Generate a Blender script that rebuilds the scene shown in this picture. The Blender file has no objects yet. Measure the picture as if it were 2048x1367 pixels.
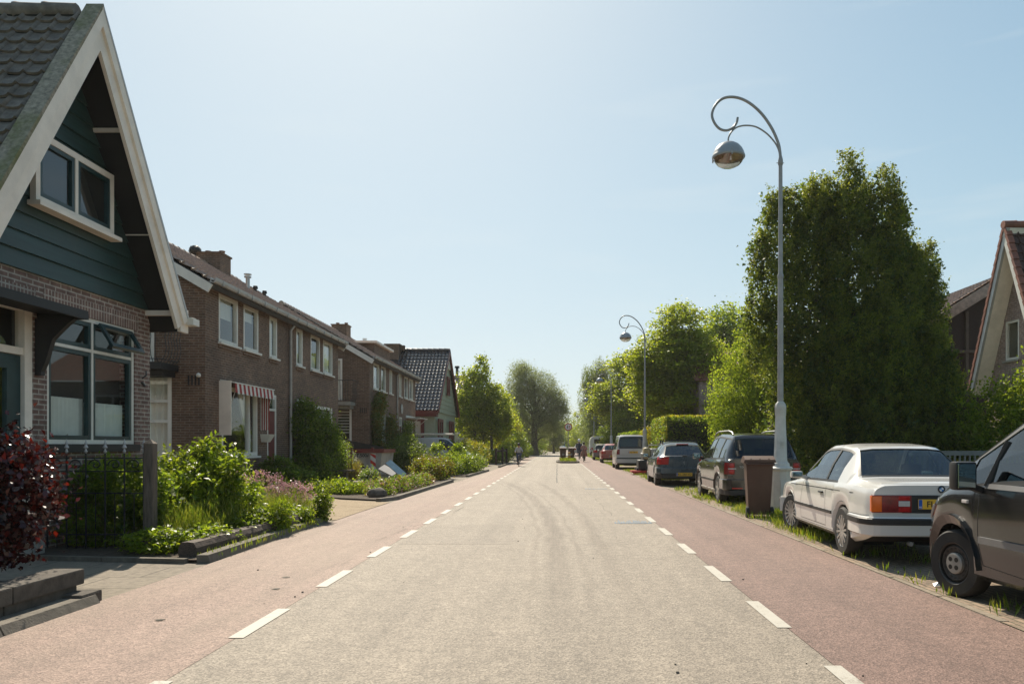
import bpy, bmesh, math, random
import numpy as np
from mathutils import Vector, Matrix
R = math.radians
C = bpy.context.scene.collection
# ---------------------------------------------------------------- camera, sky, sun, exposure
cam = bpy.data.objects.new('camera', bpy.data.cameras.new('camera')); C.objects.link(cam)
cam.location = (0, 0, 1.37); cam.rotation_euler = (R(90), 0, 0)
cam.data.sensor_width = 36; cam.data.lens = 36*1550/2048
cam.data.shift_x = -91/2048; cam.data.shift_y = 205.5/2048
cam.data.clip_start = .05; cam.data.clip_end = 3000
bpy.context.scene.camera = cam
SUN_AZ, SUN_EL = -16, 44          # degrees left of straight ahead, above the horizon
w = bpy.data.worlds.new('World'); bpy.context.scene.world = w; w.use_nodes = True
nt = w.node_tree; bg = nt.nodes['Background']
sky = nt.nodes.new('ShaderNodeTexSky'); sky.sky_type = 'NISHITA'; sky.sun_disc = False
sky.sun_elevation = R(SUN_EL); sky.sun_rotation = R(SUN_AZ); sky.dust_density = .9; sky.air_density = 1.0; sky.ozone_density = 2.0
# a few faint wisps of cloud low over the street, part of the sky itself
tc = nt.nodes.new('ShaderNodeTexCoord'); mp = nt.nodes.new('ShaderNodeMapping'); mp.inputs['Scale'].default_value = (1.2, 1.2, 9)
nz = nt.nodes.new('ShaderNodeTexNoise'); nz.inputs['Scale'].default_value = 2.6; nz.inputs['Detail'].default_value = 6
rp = nt.nodes.new('ShaderNodeValToRGB'); rp.color_ramp.elements[0].position = .55; rp.color_ramp.elements[1].position = .80
rp.color_ramp.elements[1].color = (.22, .22, .22, 1)
mx = nt.nodes.new('ShaderNodeMix'); mx.data_type = 'RGBA'
mx.inputs[7].default_value = (9.0, 9.3, 9.5, 1)
nt.links.new(tc.outputs['Generated'], mp.inputs[0]); nt.links.new(mp.outputs[0], nz.inputs[0]); nt.links.new(nz.outputs[0], rp.inputs[0])
nt.links.new(rp.outputs[0], mx.inputs[0]); nt.links.new(sky.outputs[0], mx.inputs[6]); 
sp_ = nt.nodes.new('ShaderNodeSeparateColor'); cb_ = nt.nodes.new('ShaderNodeCombineColor'); nt.links.new(mx.outputs[2], sp_.inputs[0])
for ch, (gain, k) in enumerate(((1.21, 6.05), (1.34, 6.8), (1.19, 7.4))):      # a milky sky: the glow round the sun levels off
    def mm(op, a, b_):
        n = nt.nodes.new('ShaderNodeMath'); n.operation = op
        for i, v in enumerate((a, b_)):
            if isinstance(v, (int, float)): n.inputs[i].default_value = v
            else: nt.links.new(v, n.inputs[i])
        return n.outputs[0]
    c_ = mm('MULTIPLY', sp_.outputs[ch], gain); q_ = mm('POWER', mm('ADD', mm('POWER', mm('DIVIDE', c_, k), 2), 1), .5); nt.links.new(mm('DIVIDE', c_, q_), cb_.inputs[ch])
nt.links.new(cb_.outputs[0], bg.inputs[0])
bg.inputs[1].default_value = .095
sl = bpy.data.lights.new('sun', 'SUN'); sl.energy = 4.6; sl.angle = R(.55); sl.color = (1, .90, .74)
so = bpy.data.objects.new('sun', sl); C.objects.link(so)
sd = Vector((math.sin(R(SUN_AZ))*math.cos(R(SUN_EL)), math.cos(R(SUN_AZ))*math.cos(R(SUN_EL)), math.sin(R(SUN_EL))))
so.rotation_euler = sd.to_track_quat('Z', 'Y').to_euler(); so.location = sd*60
vs = bpy.context.scene.view_settings; vs.view_transform = 'Standard'; vs.look = 'None'; vs.gamma = 1; vs.exposure = .60

# ---------------------------------------------------------------- helpers
def tag(o, label=None, cat=None, group=None, kind=None):
    if label: o['label'] = label
    if cat: o['category'] = cat
    if group: o['group'] = group
    if kind: o['kind'] = kind
    return o
def empty(name, loc=(0, 0, 0), rz=0, label=None, cat=None, group=None, parent=None):
    o = bpy.data.objects.new(name, None); C.objects.link(o); o.location = loc; o.rotation_euler = (0, 0, rz)
    o.empty_display_size = .2
    if parent: o.parent = parent
    return tag(o, label, cat, group)
def wloc(o):
    v = Vector((0, 0, 0))
    while o: v += o.location; o = o.parent
    return v
def copy_tree(o, parent=None):
    c = o.copy(); C.objects.link(c); c.parent = parent
    for ch in o.children: copy_tree(ch, c)
    return c
class MB:
    def __init__(s): s.v = []; s.f = []; s.m = []
    def add(s, vs_, fs, m=0):
        b = len(s.v); s.v += [tuple(p) for p in vs_]
        for f in fs: s.f.append([b+i for i in f]); s.m.append(m)
        return s
    def quad(s, a, b, c, d, m=0): return s.add([a, b, c, d], [(0, 1, 2, 3)], m)
    def hexa(s, p, m=0):
        return s.add(p, [(0, 3, 2, 1), (4, 5, 6, 7), (0, 1, 5, 4), (1, 2, 6, 5), (2, 3, 7, 6), (3, 0, 4, 7)], m)
    def box(s, x0, x1, y0, y1, z0, z1, m=0):
        return s.hexa([(x0,y0,z0),(x1,y0,z0),(x1,y1,z0),(x0,y1,z0),(x0,y0,z1),(x1,y0,z1),(x1,y1,z1),(x0,y1,z1)], m)
    def rbox(s, x0, x1, y0, y1, z0, z1, r=.02, m=0):      # chamfered box
        bm = bmesh.new(); bmesh.ops.create_cube(bm, size=1)
        for v in bm.verts: v.co = Vector(((x0+x1)/2+v.co.x*(x1-x0), (y0+y1)/2+v.co.y*(y1-y0), (z0+z1)/2+v.co.z*(z1-z0)))
        bmesh.ops.bevel(bm, geom=bm.edges[:], offset=r, segments=2, affect='EDGES', profile=.6)
        bm.verts.index_update(); s.add([v.co[:] for v in bm.verts], [[v.index for v in f.verts] for f in bm.faces], m); bm.free(); return s
    def bar(s, a, b, wd, ht, m=0, up=(0, 0, 1)):           # a beam of given width and height along a-b
        a, b = Vector(a), Vector(b); d = (b-a).normalized(); sd_ = d.cross(Vector(up))
        if sd_.length < 1e-4: sd_ = d.cross(Vector((0, 1, 0)))
        sd_.normalize(); u = sd_.cross(d); sd_ *= wd/2; u *= ht/2
        return s.hexa([a-sd_-u, a+sd_-u, b+sd_-u, b-sd_-u, a-sd_+u, a+sd_+u, b+sd_+u, b-sd_+u], m)
    def tube(s, pts, rad, n=8, m=0, cap=True):
        pts = [Vector(p) for p in pts]; k = len(pts)
        if not hasattr(rad, '__len__'): rad = [rad]*k
        ref = None; rings = []
        for i, p in enumerate(pts):
            t = (pts[min(i+1, k-1)]-pts[max(i-1, 0)]).normalized()
            if ref is None:
                ref = t.cross(Vector((0, 0, 1)))
                if ref.length < .1: ref = t.cross(Vector((1, 0, 0)))
            ref = (ref-t*ref.dot(t)).normalized(); b = t.cross(ref)
            rings.append([p+(ref*math.cos(2*math.pi*j/n)+b*math.sin(2*math.pi*j/n))*rad[i] for j in range(n)])
        vs_ = [q for r_ in rings for q in r_]; fs = []
        for i in range(k-1):
            for j in range(n): fs.append((i*n+j, i*n+(j+1) % n, (i+1)*n+(j+1) % n, (i+1)*n+j))
        if cap: fs += [tuple(range(n))[::-1], tuple((k-1)*n+j for j in range(n))]
        return s.add(vs_, fs, m)
    def lathe(s, prof, c=(0, 0, 0), axis='Z', n=24, m=0, closed=False):   # prof = (radius, height) pairs
        vs_ = []; fs = []; k = len(prof)
        for r_, h in prof:
            for j in range(n):
                a = 2*math.pi*j/n; x, y = r_*math.cos(a), r_*math.sin(a)
                if axis == 'Z': q = (x, y, h)
                elif axis == 'X': q = (h, x, y)
                else: q = (x, h, y)
                vs_.append((q[0]+c[0], q[1]+c[1], q[2]+c[2]))
        for i in range(k-1 if not closed else k):
            i2 = (i+1) % k
            for j in range(n): fs.append((i*n+j, i*n+(j+1) % n, i2*n+(j+1) % n, i2*n+j))
        return s.add(vs_, fs, m)
    def prism(s, poly, d, m=0):                            # poly = 3D points, extruded by vector d
        n = len(poly); d = Vector(d); P = [Vector(p) for p in poly]
        return s.add(P+[p+d for p in P], [tuple(range(n))[::-1], tuple(range(n, 2*n))]+[(i, (i+1) % n, n+(i+1) % n, n+i) for i in range(n)], m)
    def build(s, name, mats, parent=None, world=True, smooth=0):
        v = np.array(s.v, dtype=float).reshape(-1, 3); loc = None
        if parent is not None:
            if world: v = v-np.array(wloc(parent))
        else:
            loc = np.array([(v[:, 0].min()+v[:, 0].max())/2, (v[:, 1].min()+v[:, 1].max())/2, v[:, 2].min()]); v = v-loc
        me = bpy.data.meshes.new(name); me.from_pydata(v.tolist(), [], s.f)
        if not isinstance(mats, (list, tuple)): mats = [mats]
        for m_ in mats: me.materials.append(m_)
        if len(mats) > 1: me.polygons.foreach_set('material_index', s.m)
        bm = bmesh.new(); bm.from_mesh(me); bmesh.ops.recalc_face_normals(bm, faces=bm.faces[:]); bm.to_mesh(me); bm.free()
        if smooth:
            me.polygons.foreach_set('use_smooth', [True]*len(me.polygons)); me.set_sharp_from_angle(angle=R(smooth))
        me.update(); o = bpy.data.objects.new(name, me); C.objects.link(o)
        if parent is not None: o.parent = parent
        else: o.location = loc
        return o
def sheet(name, poly, z, m, kind='structure', parent=None):
    b = MB(); b.add([(x, y, z) for x, y in poly], [tuple(range(len(poly)))]); return tag(b.build(name, m, parent), kind=kind)
def text_mesh(name, body, size, m, parent, mat4, ext=.001, bold=0):
    cu = bpy.data.curves.new('text', 'FONT'); cu.body = body; cu.size = size; cu.extrude = ext; cu.align_x = 'CENTER'; cu.align_y = 'CENTER'; cu.offset = bold
    t = bpy.data.objects.new('text', cu); C.objects.link(t); dg = bpy.context.evaluated_depsgraph_get(); dg.update()
    me = bpy.data.meshes.new_from_object(t.evaluated_get(dg)); bpy.data.objects.remove(t); bpy.data.curves.remove(cu)
    me.transform(mat4); me.materials.clear(); me.materials.append(m)
    o = bpy.data.objects.new(name, me); C.objects.link(o); o.parent = parent; return o
# ---------------------------------------------------------------- materials
MATS = {}
def _nodes(name):
    m = bpy.data.materials.new(name); m.use_nodes = True; MATS[name] = m
    t = m.node_tree; return m, t, t.nodes['Principled BSDF']
def L(t, a, b): t.links.new(a, b)
def coords(t): return t.nodes.new('ShaderNodeTexCoord').outputs['Object']
def noise(t, co, scale, detail=4, rough=.6, sc=None):
    n = t.nodes.new('ShaderNodeTexNoise'); n.inputs['Scale'].default_value = scale; n.inputs['Detail'].default_value = detail; n.inputs['Roughness'].default_value = rough
    if sc:
        mp_ = t.nodes.new('ShaderNodeMapping'); mp_.inputs['Scale'].default_value = sc; L(t, co, mp_.inputs[0]); co = mp_.outputs[0]
    L(t, co, n.inputs['Vector']); return n.outputs[0]
def ramp(t, fac, stops):
    r_ = t.nodes.new('ShaderNodeValToRGB'); e = r_.color_ramp.elements
    while len(e) < len(stops): e.new(.5)
    for q, (p, c) in zip(e, stops):
        q.position = p; q.color = (c, c, c, 1) if not hasattr(c, '__len__') else (*c, 1)
    L(t, fac, r_.inputs[0]); return r_.outputs[0]
def mixc(t, f, a, b, mode='MIX'):
    n = t.nodes.new('ShaderNodeMix'); n.data_type = 'RGBA'; n.blend_type = mode
    for v, i in ((f, 0), (a, 6), (b, 7)):
        if isinstance(v, (int, float)): n.inputs[i].default_value = v if i == 0 else (v, v, v, 1)
        elif isinstance(v, tuple): n.inputs[i].default_value = (*v, 1)
        else: L(t, v, n.inputs[i])
    return n.outputs[2]
def mth(t, op, a, b=None):
    n = t.nodes.new('ShaderNodeMath'); n.operation = op
    for i, v in enumerate((a, b)):
        if v is None: continue
        if isinstance(v, (int, float)): n.inputs[i].default_value = v
        else: L(t, v, n.inputs[i])
    return n.outputs[0]
def bump(t, p, h, strength, dist=.01):
    b = t.nodes.new('ShaderNodeBump'); b.inputs['Strength'].default_value = strength; b.inputs['Distance'].default_value = dist
    L(t, h, b.inputs['Height']); L(t, b.outputs[0], p.inputs['Normal'])
def mk(name, col, rough=.6, metal=0, vary=.15, scale=6, bmp=0, coat=0, spec=.5, bscale=None, sc=None, dirt=None):
    if name in MATS: return MATS[name]
    m, t, p = _nodes(name); co = coords(t)
    n = noise(t, co, scale, sc=sc); a = tuple(c*(1-vary) for c in col); b = tuple(min(1, c*(1+vary)) for c in col)
    c = ramp(t, n, [(.3, a), (.7, b)])
    if dirt: c = mixc(t, ramp(t, noise(t, co, 1.7, 6), [(.48, 0), (.72, dirt[1])]), c, dirt[0])
    L(t, c, p.inputs['Base Color']); p.inputs['Roughness'].default_value = rough; p.inputs['Metallic'].default_value = metal
    p.inputs['Coat Weight'].default_value = coat; p.inputs['Specular IOR Level'].default_value = spec
    if bmp: bump(t, p, noise(t, co, bscale or scale*6, 3), bmp)
    return m
def paint(name, col, rough=.28, metal=0, dust=.25, coat=.7):
    m, t, p = _nodes(name); co = coords(t)
    n = noise(t, co, 3, 6); g = ramp(t, n, [(.42, 0), (.8, dust)])
    L(t, mixc(t, g, col, (.28, .24, .19)), p.inputs['Base Color'])
    L(t, mth(t, 'ADD', mth(t, 'MULTIPLY', g, .9), rough), p.inputs['Roughness'])
    p.inputs['Metallic'].default_value = metal; p.inputs['Coat Weight'].default_value = coat; p.inputs['Coat Roughness'].default_value = .08
    return m
def uvwall(t):     # brick coordinates that run along a wall whichever way it faces (u along, v up)
    tc_ = t.nodes.new('ShaderNodeTexCoord'); s1 = t.nodes.new('ShaderNodeSeparateXYZ'); s2 = t.nodes.new('ShaderNodeSeparateXYZ')
    L(t, tc_.outputs['Object'], s1.inputs[0]); L(t, tc_.outputs['Normal'], s2.inputs[0])
    ax = mth(t, 'GREATER_THAN', mth(t, 'ABSOLUTE', s2.outputs[0]), .7); ay = mth(t, 'SUBTRACT', 1, ax)
    u = mth(t, 'ADD', mth(t, 'MULTIPLY', s1.outputs[1], ax), mth(t, 'MULTIPLY', s1.outputs[0], ay))
    c = t.nodes.new('ShaderNodeCombineXYZ'); L(t, u, c.inputs[0]); L(t, s1.outputs[2], c.inputs[1]); return c.outputs[0], tc_.outputs['Object']
def brick(name, c1, c2, mortar, bw=.22, bh=.065, ms=.011, turn=False):
    m, t, p = _nodes(name); co, ob = uvwall(t)
    b = t.nodes.new('ShaderNodeTexBrick'); b.inputs['Scale'].default_value = 1; b.inputs['Brick Width'].default_value = bw; b.inputs['Row Height'].default_value = bh
    b.inputs['Mortar Size'].default_value = ms; b.inputs['Mortar Smooth'].default_value = .3; b.inputs['Bias'].default_value = -.1
    b.inputs['Color1'].default_value = (*c1, 1); b.inputs['Color2'].default_value = (*c2, 1); b.inputs['Mortar'].default_value = (*mortar, 1)
    if turn: b.offset = 0
    L(t, co, b.inputs['Vector'])
    n = noise(t, co, 9, 3); n2 = noise(t, ob, .9, 6)
    c = mixc(t, 1, b.outputs[0], ramp(t, n, [(.25, .62), (.75, 1.3)]), 'MULTIPLY')
    c = mixc(t, 1, c, ramp(t, n2, [(.28, .62), (.72, 1.25)]), 'MULTIPLY')
    L(t, c, p.inputs['Base Color']); p.inputs['Roughness'].default_value = .85
    h = mth(t, 'ADD', mth(t, 'MULTIPLY', b.outputs[1], -1), mth(t, 'MULTIPLY', noise(t, co, 60, 2), .35)); bump(t, p, h, .6, .008)
    return m
def leafmat(name, cols, trans=.5, tcol=None, rough=.42, spec=.35):
    m, t, p = _nodes(name); g = t.nodes.new('ShaderNodeNewGeometry')
    k = len(cols); c = ramp(t, g.outputs['Random Per Island'], [(i/(k-1), cols[i]) for i in range(k)])
    c = mixc(t, 1, c, ramp(t, noise(t, g.outputs['Position'], 1.3, 3), [(.32, .68), (.66, 1.28)]), 'MULTIPLY')      # broad noise puts paler and darker clumps into the leaf colour
    L(t, c, p.inputs['Base Color']); p.inputs['Roughness'].default_value = rough; p.inputs['Specular IOR Level'].default_value = spec
    tr = t.nodes.new('ShaderNodeBsdfTranslucent'); L(t, mixc(t, 1, c, tcol or (2.2, 2.0, .9), 'MULTIPLY'), tr.inputs[0])
    ms = t.nodes.new('ShaderNodeMixShader'); ms.inputs[0].default_value = trans
    L(t, p.outputs[0], ms.inputs[1]); L(t, tr.outputs[0], ms.inputs[2]); L(t, ms.outputs[0], t.nodes['Material Output'].inputs[0]); return m
def glassmat(name, tint=(.6, .7, .7), refl=.12, dark=.5):
    m = bpy.data.materials.new(name); m.use_nodes = True; MATS[name] = m; t = m.node_tree; t.nodes.remove(t.nodes['Principled BSDF'])
    gl = t.nodes.new('ShaderNodeBsdfGlossy'); gl.inputs['Roughness'].default_value = .02; gl.inputs[0].default_value = (.9, .95, 1, 1)
    tr = t.nodes.new('ShaderNodeBsdfTransparent'); tr.inputs[0].default_value = (*tint, 1)
    g = t.nodes.new('ShaderNodeNewGeometry'); dt = t.nodes.new('ShaderNodeVectorMath'); dt.operation = 'DOT_PRODUCT'; L(t, g.outputs['Incoming'], dt.inputs[0]); L(t, g.outputs['Normal'], dt.inputs[1])
    q = mth(t, 'POWER', mth(t, 'SUBTRACT', 1, mth(t, 'ABSOLUTE', dt.outputs['Value'])), 5)
    f = mth(t, 'MINIMUM', mth(t, 'ADD', mth(t, 'MULTIPLY', q, .9), refl+.05), 1.0)
    ms = t.nodes.new('ShaderNodeMixShader'); L(t, f, ms.inputs[0]); L(t, tr.outputs[0], ms.inputs[1]); L(t, gl.outputs[0], ms.inputs[2])
    L(t, ms.outputs[0], t.nodes['Material Output'].inputs[0]); return m
M = {}
M['brick_a'] = brick('brown purple brick', (.225, .132, .105), (.155, .090, .074), (.42, .365, .31))
M['brick_s'] = brick('soldier course brick', (.225, .132, .105), (.155, .090, .074), (.42, .365, .31), bw=.065, bh=.22, turn=True)
M['brick_b'] = brick('dark brown brick', (.178, .096, .058), (.104, .057, .037), (.24, .18, .13), ms=.010)
M['brick_c'] = brick('pink grey brick', (.34, .225, .185), (.26, .17, .145), (.42, .36, .32))
M['white'] = mk('white painted wood', (.72, .68, .60), .45, vary=.06, bmp=.05, dirt=((.35, .31, .25), .35))
M['cream'] = mk('weathered cream board', (.84, .74, .63), .5, vary=.05, sc=(1, 1, 1), dirt=((.4, .34, .26), .3), bmp=.1)
M['dgreen'] = mk('dark green paint', (.013, .040, .042), .4, vary=.2)
M['siding'] = mk('dark green siding board', (.018, .048, .044), .5, vary=.3, sc=(1, .3, 6), scale=4, bmp=.15, dirt=((.03, .045, .04), .5))
M['black'] = mk('black wood', (.012, .012, .013), .6)
M['tile_g'] = mk('weathered grey roof tile', (.155, .130, .105), .7, vary=.4, scale=9, bmp=.4, bscale=60, dirt=((.10, .085, .06), .5))
M['tile_b'] = mk('brown roof tile', (.34, .225, .155), .36, vary=.35, scale=7, bmp=.15, bscale=60, spec=.8)
M['tile_k'] = mk('glazed black roof tile', (.028, .028, .034), .22, vary=.2, scale=5, spec=.8)
M['tile_r'] = mk('red clay roof tile', (.24, .085, .05), .65, vary=.3, scale=6, bmp=.2, dirt=((.05, .035, .03), .6))
M['tile_d'] = mk('dark sooted red tile', (.06, .03, .024), .7, vary=.4, scale=6, bmp=.2)
M['moss'] = mk('mossy verge', (.29, .25, .19), .9, vary=.4, scale=20, bmp=.5, dirt=((.11, .125, .02), .95))
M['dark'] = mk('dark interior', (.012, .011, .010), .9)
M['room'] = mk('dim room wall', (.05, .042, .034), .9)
M['curtain'] = mk('net curtain', (.78, .78, .74), .9, vary=.06)
M['blind'] = mk('pale blind', (.55, .54, .5), .8, vary=.05)
M['glass'] = glassmat('window glass', (.90, .92, .88), .03)
M['cglass'] = glassmat('car glass', (.40, .48, .47), .06)
M['tglass'] = glassmat('tinted car glass', (.06, .07, .08), .01)
M['zinc'] = mk('zinc gutter', (.42, .41, .39), .45, metal=.3, vary=.12)
M['steel'] = mk('galvanised steel', (.42, .42, .41), .42, metal=.7, vary=.12)
M['lampgrey'] = mk('lamp pole grey', (.30, .29, .28), .42, metal=.2, vary=.15)
M['lampwhite'] = mk('weathered white cast iron', (.56, .55, .51), .5, vary=.1, dirt=((.22, .20, .15), .55), bmp=.12)
M['conc'] = mk('concrete', (.30, .28, .24), .9, vary=.2, scale=8, bmp=.3)
M['kerb'] = mk('dirty concrete kerb', (.16, .135, .105), .9, vary=.3, scale=9, bmp=.5, dirt=((.08, .07, .05), .6))
M['wood'] = mk('grey weathered wood', (.12, .092, .07), .85, vary=.4, scale=7, sc=(6, 6, .7), bmp=.5, bscale=30)
M['sleeper'] = mk('dark split sleeper', (.085, .060, .045), .85, vary=.5, scale=9, sc=(8, .8, 8), bmp=.9, bscale=18)
M['trunk'] = mk('tree bark', (.075, .058, .043), .95, vary=.4, scale=8, sc=(4, 4, 1), bmp=.8, bscale=30)
M['iron'] = mk('black wrought iron', (.012, .013, .014), .35, vary=.2)
M['pewter'] = mk('silver painted finial', (.45, .42, .40), .45, metal=.3)
M['rubber'] = mk('tyre rubber', (.018, .017, .016), .8, vary=.25, dirt=((.07, .06, .045), .6))
M['trim'] = mk('black plastic trim', (.018, .018, .018), .5, vary=.15)
M['alloy'] = mk('alloy wheel', (.45, .43, .40), .38, metal=.6, vary=.15)
M['steelrim'] = mk('dark steel rim', (.045, .042, .038), .5, metal=.3, vary=.3)
M['hubcap'] = mk('grey hub cap', (.30, .28, .25), .45, metal=.2, vary=.2)
M['redlamp'] = mk('red lamp lens', (.42, .012, .012), .15, vary=.25, scale=20)
M['dredlamp'] = mk('dark red lamp lens', (.20, .012, .014), .2, vary=.35, scale=20)
M['orange'] = mk('orange lamp lens', (.75, .13, .008), .15, vary=.1)
M['clear'] = mk('clear lamp lens', (.55, .52, .5), .12, vary=.1)
M['plate'] = mk('yellow plate', (.80, .46, .035), .45, vary=.04)
M['ptext'] = mk('black lettering', (.01, .01, .01), .5)
M['eublue'] = mk('plate blue band', (.01, .09, .42), .45)
M['wtext'] = mk('white lettering', (.8, .8, .8), .5)
M['seat'] = mk('dark seat cloth', (.03, .032, .035), .9)
M['binbrown'] = mk('brown bin plastic', (.070, .028, .014), .5, vary=.12, dirt=((.13, .085, .06), .4))
M['red'] = mk('red paint', (.48, .018, .018), .4, vary=.12)
M['dred'] = mk('oxblood painted wood', (.13, .018, .016), .5, vary=.12)
M['rred'] = mk('red reflective stripe', (.60, .03, .025), .4, vary=.1)
M['rwhite'] = mk('white reflective stripe', (.75, .70, .64), .4, vary=.08)
M['sign'] = mk('white sign face', (.82, .80, .76), .4, vary=.03)
M['skip'] = mk('scuffed grey skip steel', (.40, .36, .32), .6, vary=.15, dirt=((.22, .12, .08), .6), bmp=.1)
M['skipred'] = mk('skip red rim', (.20, .028, .022), .55, vary=.2, dirt=((.3, .16, .12), .4))
M['yellow'] = mk('yellow bollard plastic', (.62, .30, .03), .5, vary=.1)
M['gsiding'] = mk('pale green siding', (.30, .34, .24), .6, vary=.1, sc=(1, 1, 5), dirt=((.2, .22, .15), .3))
M['gsiding2'] = mk('pale green panel', (.34, .38, .27), .6, vary=.1)
M['clay'] = mk('terracotta chimney pot', (.22, .10, .06), .8, vary=.2)
M['stone'] = mk('boulder stone', (.12, .10, .08), .95, vary=.4, bmp=.8, bscale=15)
M['skin'] = mk('skin', (.42, .24, .17), .5, vary=.05)
M['hair'] = mk('dark hair', (.02, .014, .01), .5)
M['shirt'] = mk('pale shirt cloth', (.42, .43, .44), .85, vary=.1)
M['jeans'] = mk('blue trousers cloth', (.05, .065, .12), .85, vary=.15)
M['coat'] = mk('dusty pink coat cloth', (.38, .17, .12), .85, vary=.12)
M['navy'] = mk('navy jacket cloth', (.02, .028, .05), .85, vary=.15)
M['bike'] = mk('dark bicycle paint', (.02, .02, .025), .35)
M['awr'] = mk('awning red', (.33, .03, .025), .8); M['aww'] = mk('awning white', (.70, .66, .6), .8)
M['bluebar'] = mk('blue grey road paint', (.14, .21, .28), .8, vary=.3, scale=25)
M['crossgrey'] = mk('galvanised fence grey', (.15, .155, .155), .5, metal=.3)
M['soil'] = mk('garden soil', (.075, .055, .038), 1, vary=.5, scale=12, bmp=.9, bscale=30)
M['darkwood'] = mk('dark stained shed wood', (.035, .018, .012), .7)
M['housewall'] = mk('pale rendered wall', (.5, .46, .4), .8)
M['lens'] = glassmat('lamp bowl glass', (.75, .68, .58), .15)
# leaves
M['l_lime'] = leafmat('lime garden leaves', [(.07, .12, .010), (.13, .19, .018), (.19, .24, .03)], .52)
M['l_green'] = leafmat('mid green leaves', [(.06, .11, .016), (.10, .155, .024), (.15, .20, .034)], .58)
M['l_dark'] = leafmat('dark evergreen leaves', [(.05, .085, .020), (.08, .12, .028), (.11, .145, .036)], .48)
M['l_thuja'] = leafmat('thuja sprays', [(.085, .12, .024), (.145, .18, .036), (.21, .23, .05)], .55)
M['l_copper'] = leafmat('copper beech leaves', [(.022, .008, .009), (.032, .009, .010), (.05, .012, .012), (.11, .020, .013)], .22, tcol=(2.6, 1.1, .6), rough=.26, spec=.7)
M['l_maple'] = leafmat('maple leaves', [(.11, .16, .020), (.18, .23, .028), (.26, .29, .045)], .62)
M['l_birch'] = leafmat('birch leaves', [(.10, .16, .022), (.16, .22, .03), (.22, .27, .042)], .60)
M['l_willow'] = leafmat('grey green willow leaves', [(.11, .135, .055), (.155, .18, .075), (.21, .23, .11)], .58, tcol=(1.8, 1.8, 1.1))
M['l_yellow'] = leafmat('golden leaves', [(.19, .19, .018), (.30, .27, .024), (.14, .17, .02)], .5)
M['l_brown'] = leafmat('bronze green leaves', [(.11, .07, .018), (.15, .13, .025), (.10, .12, .02)], .45)
M['l_grass'] = leafmat('grass blades', [(.06, .11, .012), (.12, .17, .02), (.20, .21, .05)], .45)
M['l_straw'] = leafmat('straw grass blades', [(.30, .25, .10), (.22, .22, .06), (.16, .10, .04)], .4)
M['f_pink'] = leafmat('pink blossom', [(.42, .22, .25), (.55, .34, .36), (.6, .45, .42)], .35, tcol=(1.2, 1, 1))
M['f_white'] = leafmat('cream blossom', [(.6, .55, .42), (.7, .68, .55), (.4, .42, .2)], .3, tcol=(1.1, 1.1, 1))
# ---------------------------------------------------------------- leaves by the thousand, one island each
def leaf_object(name, c, d, nrm, ln, wd, m, parent, fold=.25):
    """kite-shaped leaves: c centres (N,3), d direction, nrm normal, ln/wd sizes"""
    N = len(c); d = d/np.linalg.norm(d, axis=1)[:, None]
    s = np.cross(d, nrm); s /= (np.linalg.norm(s, axis=1)[:, None]+1e-9); n2 = np.cross(s, d)
    ln = np.asarray(ln)[:, None]*np.ones((N, 1)); wd = np.asarray(wd)[:, None]*np.ones((N, 1))
    v = np.empty((N, 4, 3)); v[:, 0] = c-d*ln*.5; v[:, 1] = c-s*wd*.5+n2*wd*fold; v[:, 2] = c+d*ln*.5; v[:, 3] = c+s*wd*.5+n2*wd*fold
    off = np.array(wloc(parent)) if parent is not None else np.array([c[:, 0].mean(), c[:, 1].mean(), c[:, 2].min()])
    v = (v-off).reshape(-1, 3)
    me = bpy.data.meshes.new(name); me.vertices.add(N*4); me.vertices.foreach_set('co', v.ravel())
    me.loops.add(N*4); me.loops.foreach_set('vertex_index', np.arange(N*4, dtype=np.int32))
    me.polygons.add(N); me.polygons.foreach_set('loop_start', np.arange(0, N*4, 4, dtype=np.int32))
    me.materials.append(m); me.update(calc_edges=True); me.validate()
    o = bpy.data.objects.new(name, me); C.objects.link(o)
    if parent is not None: o.parent = parent
    else: o.location = off
    return o
rng = np.random.default_rng(7)
def rdir(n, r_=None):
    r_ = r_ or rng; v = r_.normal(size=(n, 3)); return v/np.linalg.norm(v, axis=1)[:, None]
def clumps(lobes, n, lo=.55, hi=1.05, r_=None):
    """points towards the outside of a set of ellipsoids, lobes = (x,y,z,rx,ry,rz)"""
    r_ = r_ or rng; lb = np.array(lobes, float); vol = (lb[:, 3]*lb[:, 4]*lb[:, 5])**(2/3); k = r_.choice(len(lb), n, p=vol/vol.sum())
    d = rdir(n, r_); r = lo+(hi-lo)*r_.random(n)**.6; return lb[k, :3]+d*r[:, None]*lb[k, 3:6], d
def spires(lobes, n, r_):
    """points near the surface of pointed columns, lobes = (x,y,z0,rx,ry,height)"""
    lb = np.array(lobes, float); a = lb[:, 3]*lb[:, 5]; k = r_.choice(len(lb), n, p=a/a.sum()); t = r_.random(n)**.9; th = 2*math.pi*r_.random(n)
    pr = np.minimum(1, (t+.35)/.5)*(1-t)**.55*(1+.12*np.sin(t*21+k)); q = (.55+.52*r_.random(n)**.6)*pr
    d = np.stack([np.cos(th), np.sin(th), np.full(n, .25)], 1); c = lb[k, :3].copy(); c[:, 0] += lb[k, 3]*q*d[:, 0]; c[:, 1] += lb[k, 4]*q*d[:, 1]; c[:, 2] += lb[k, 5]*t; return c, d
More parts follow.
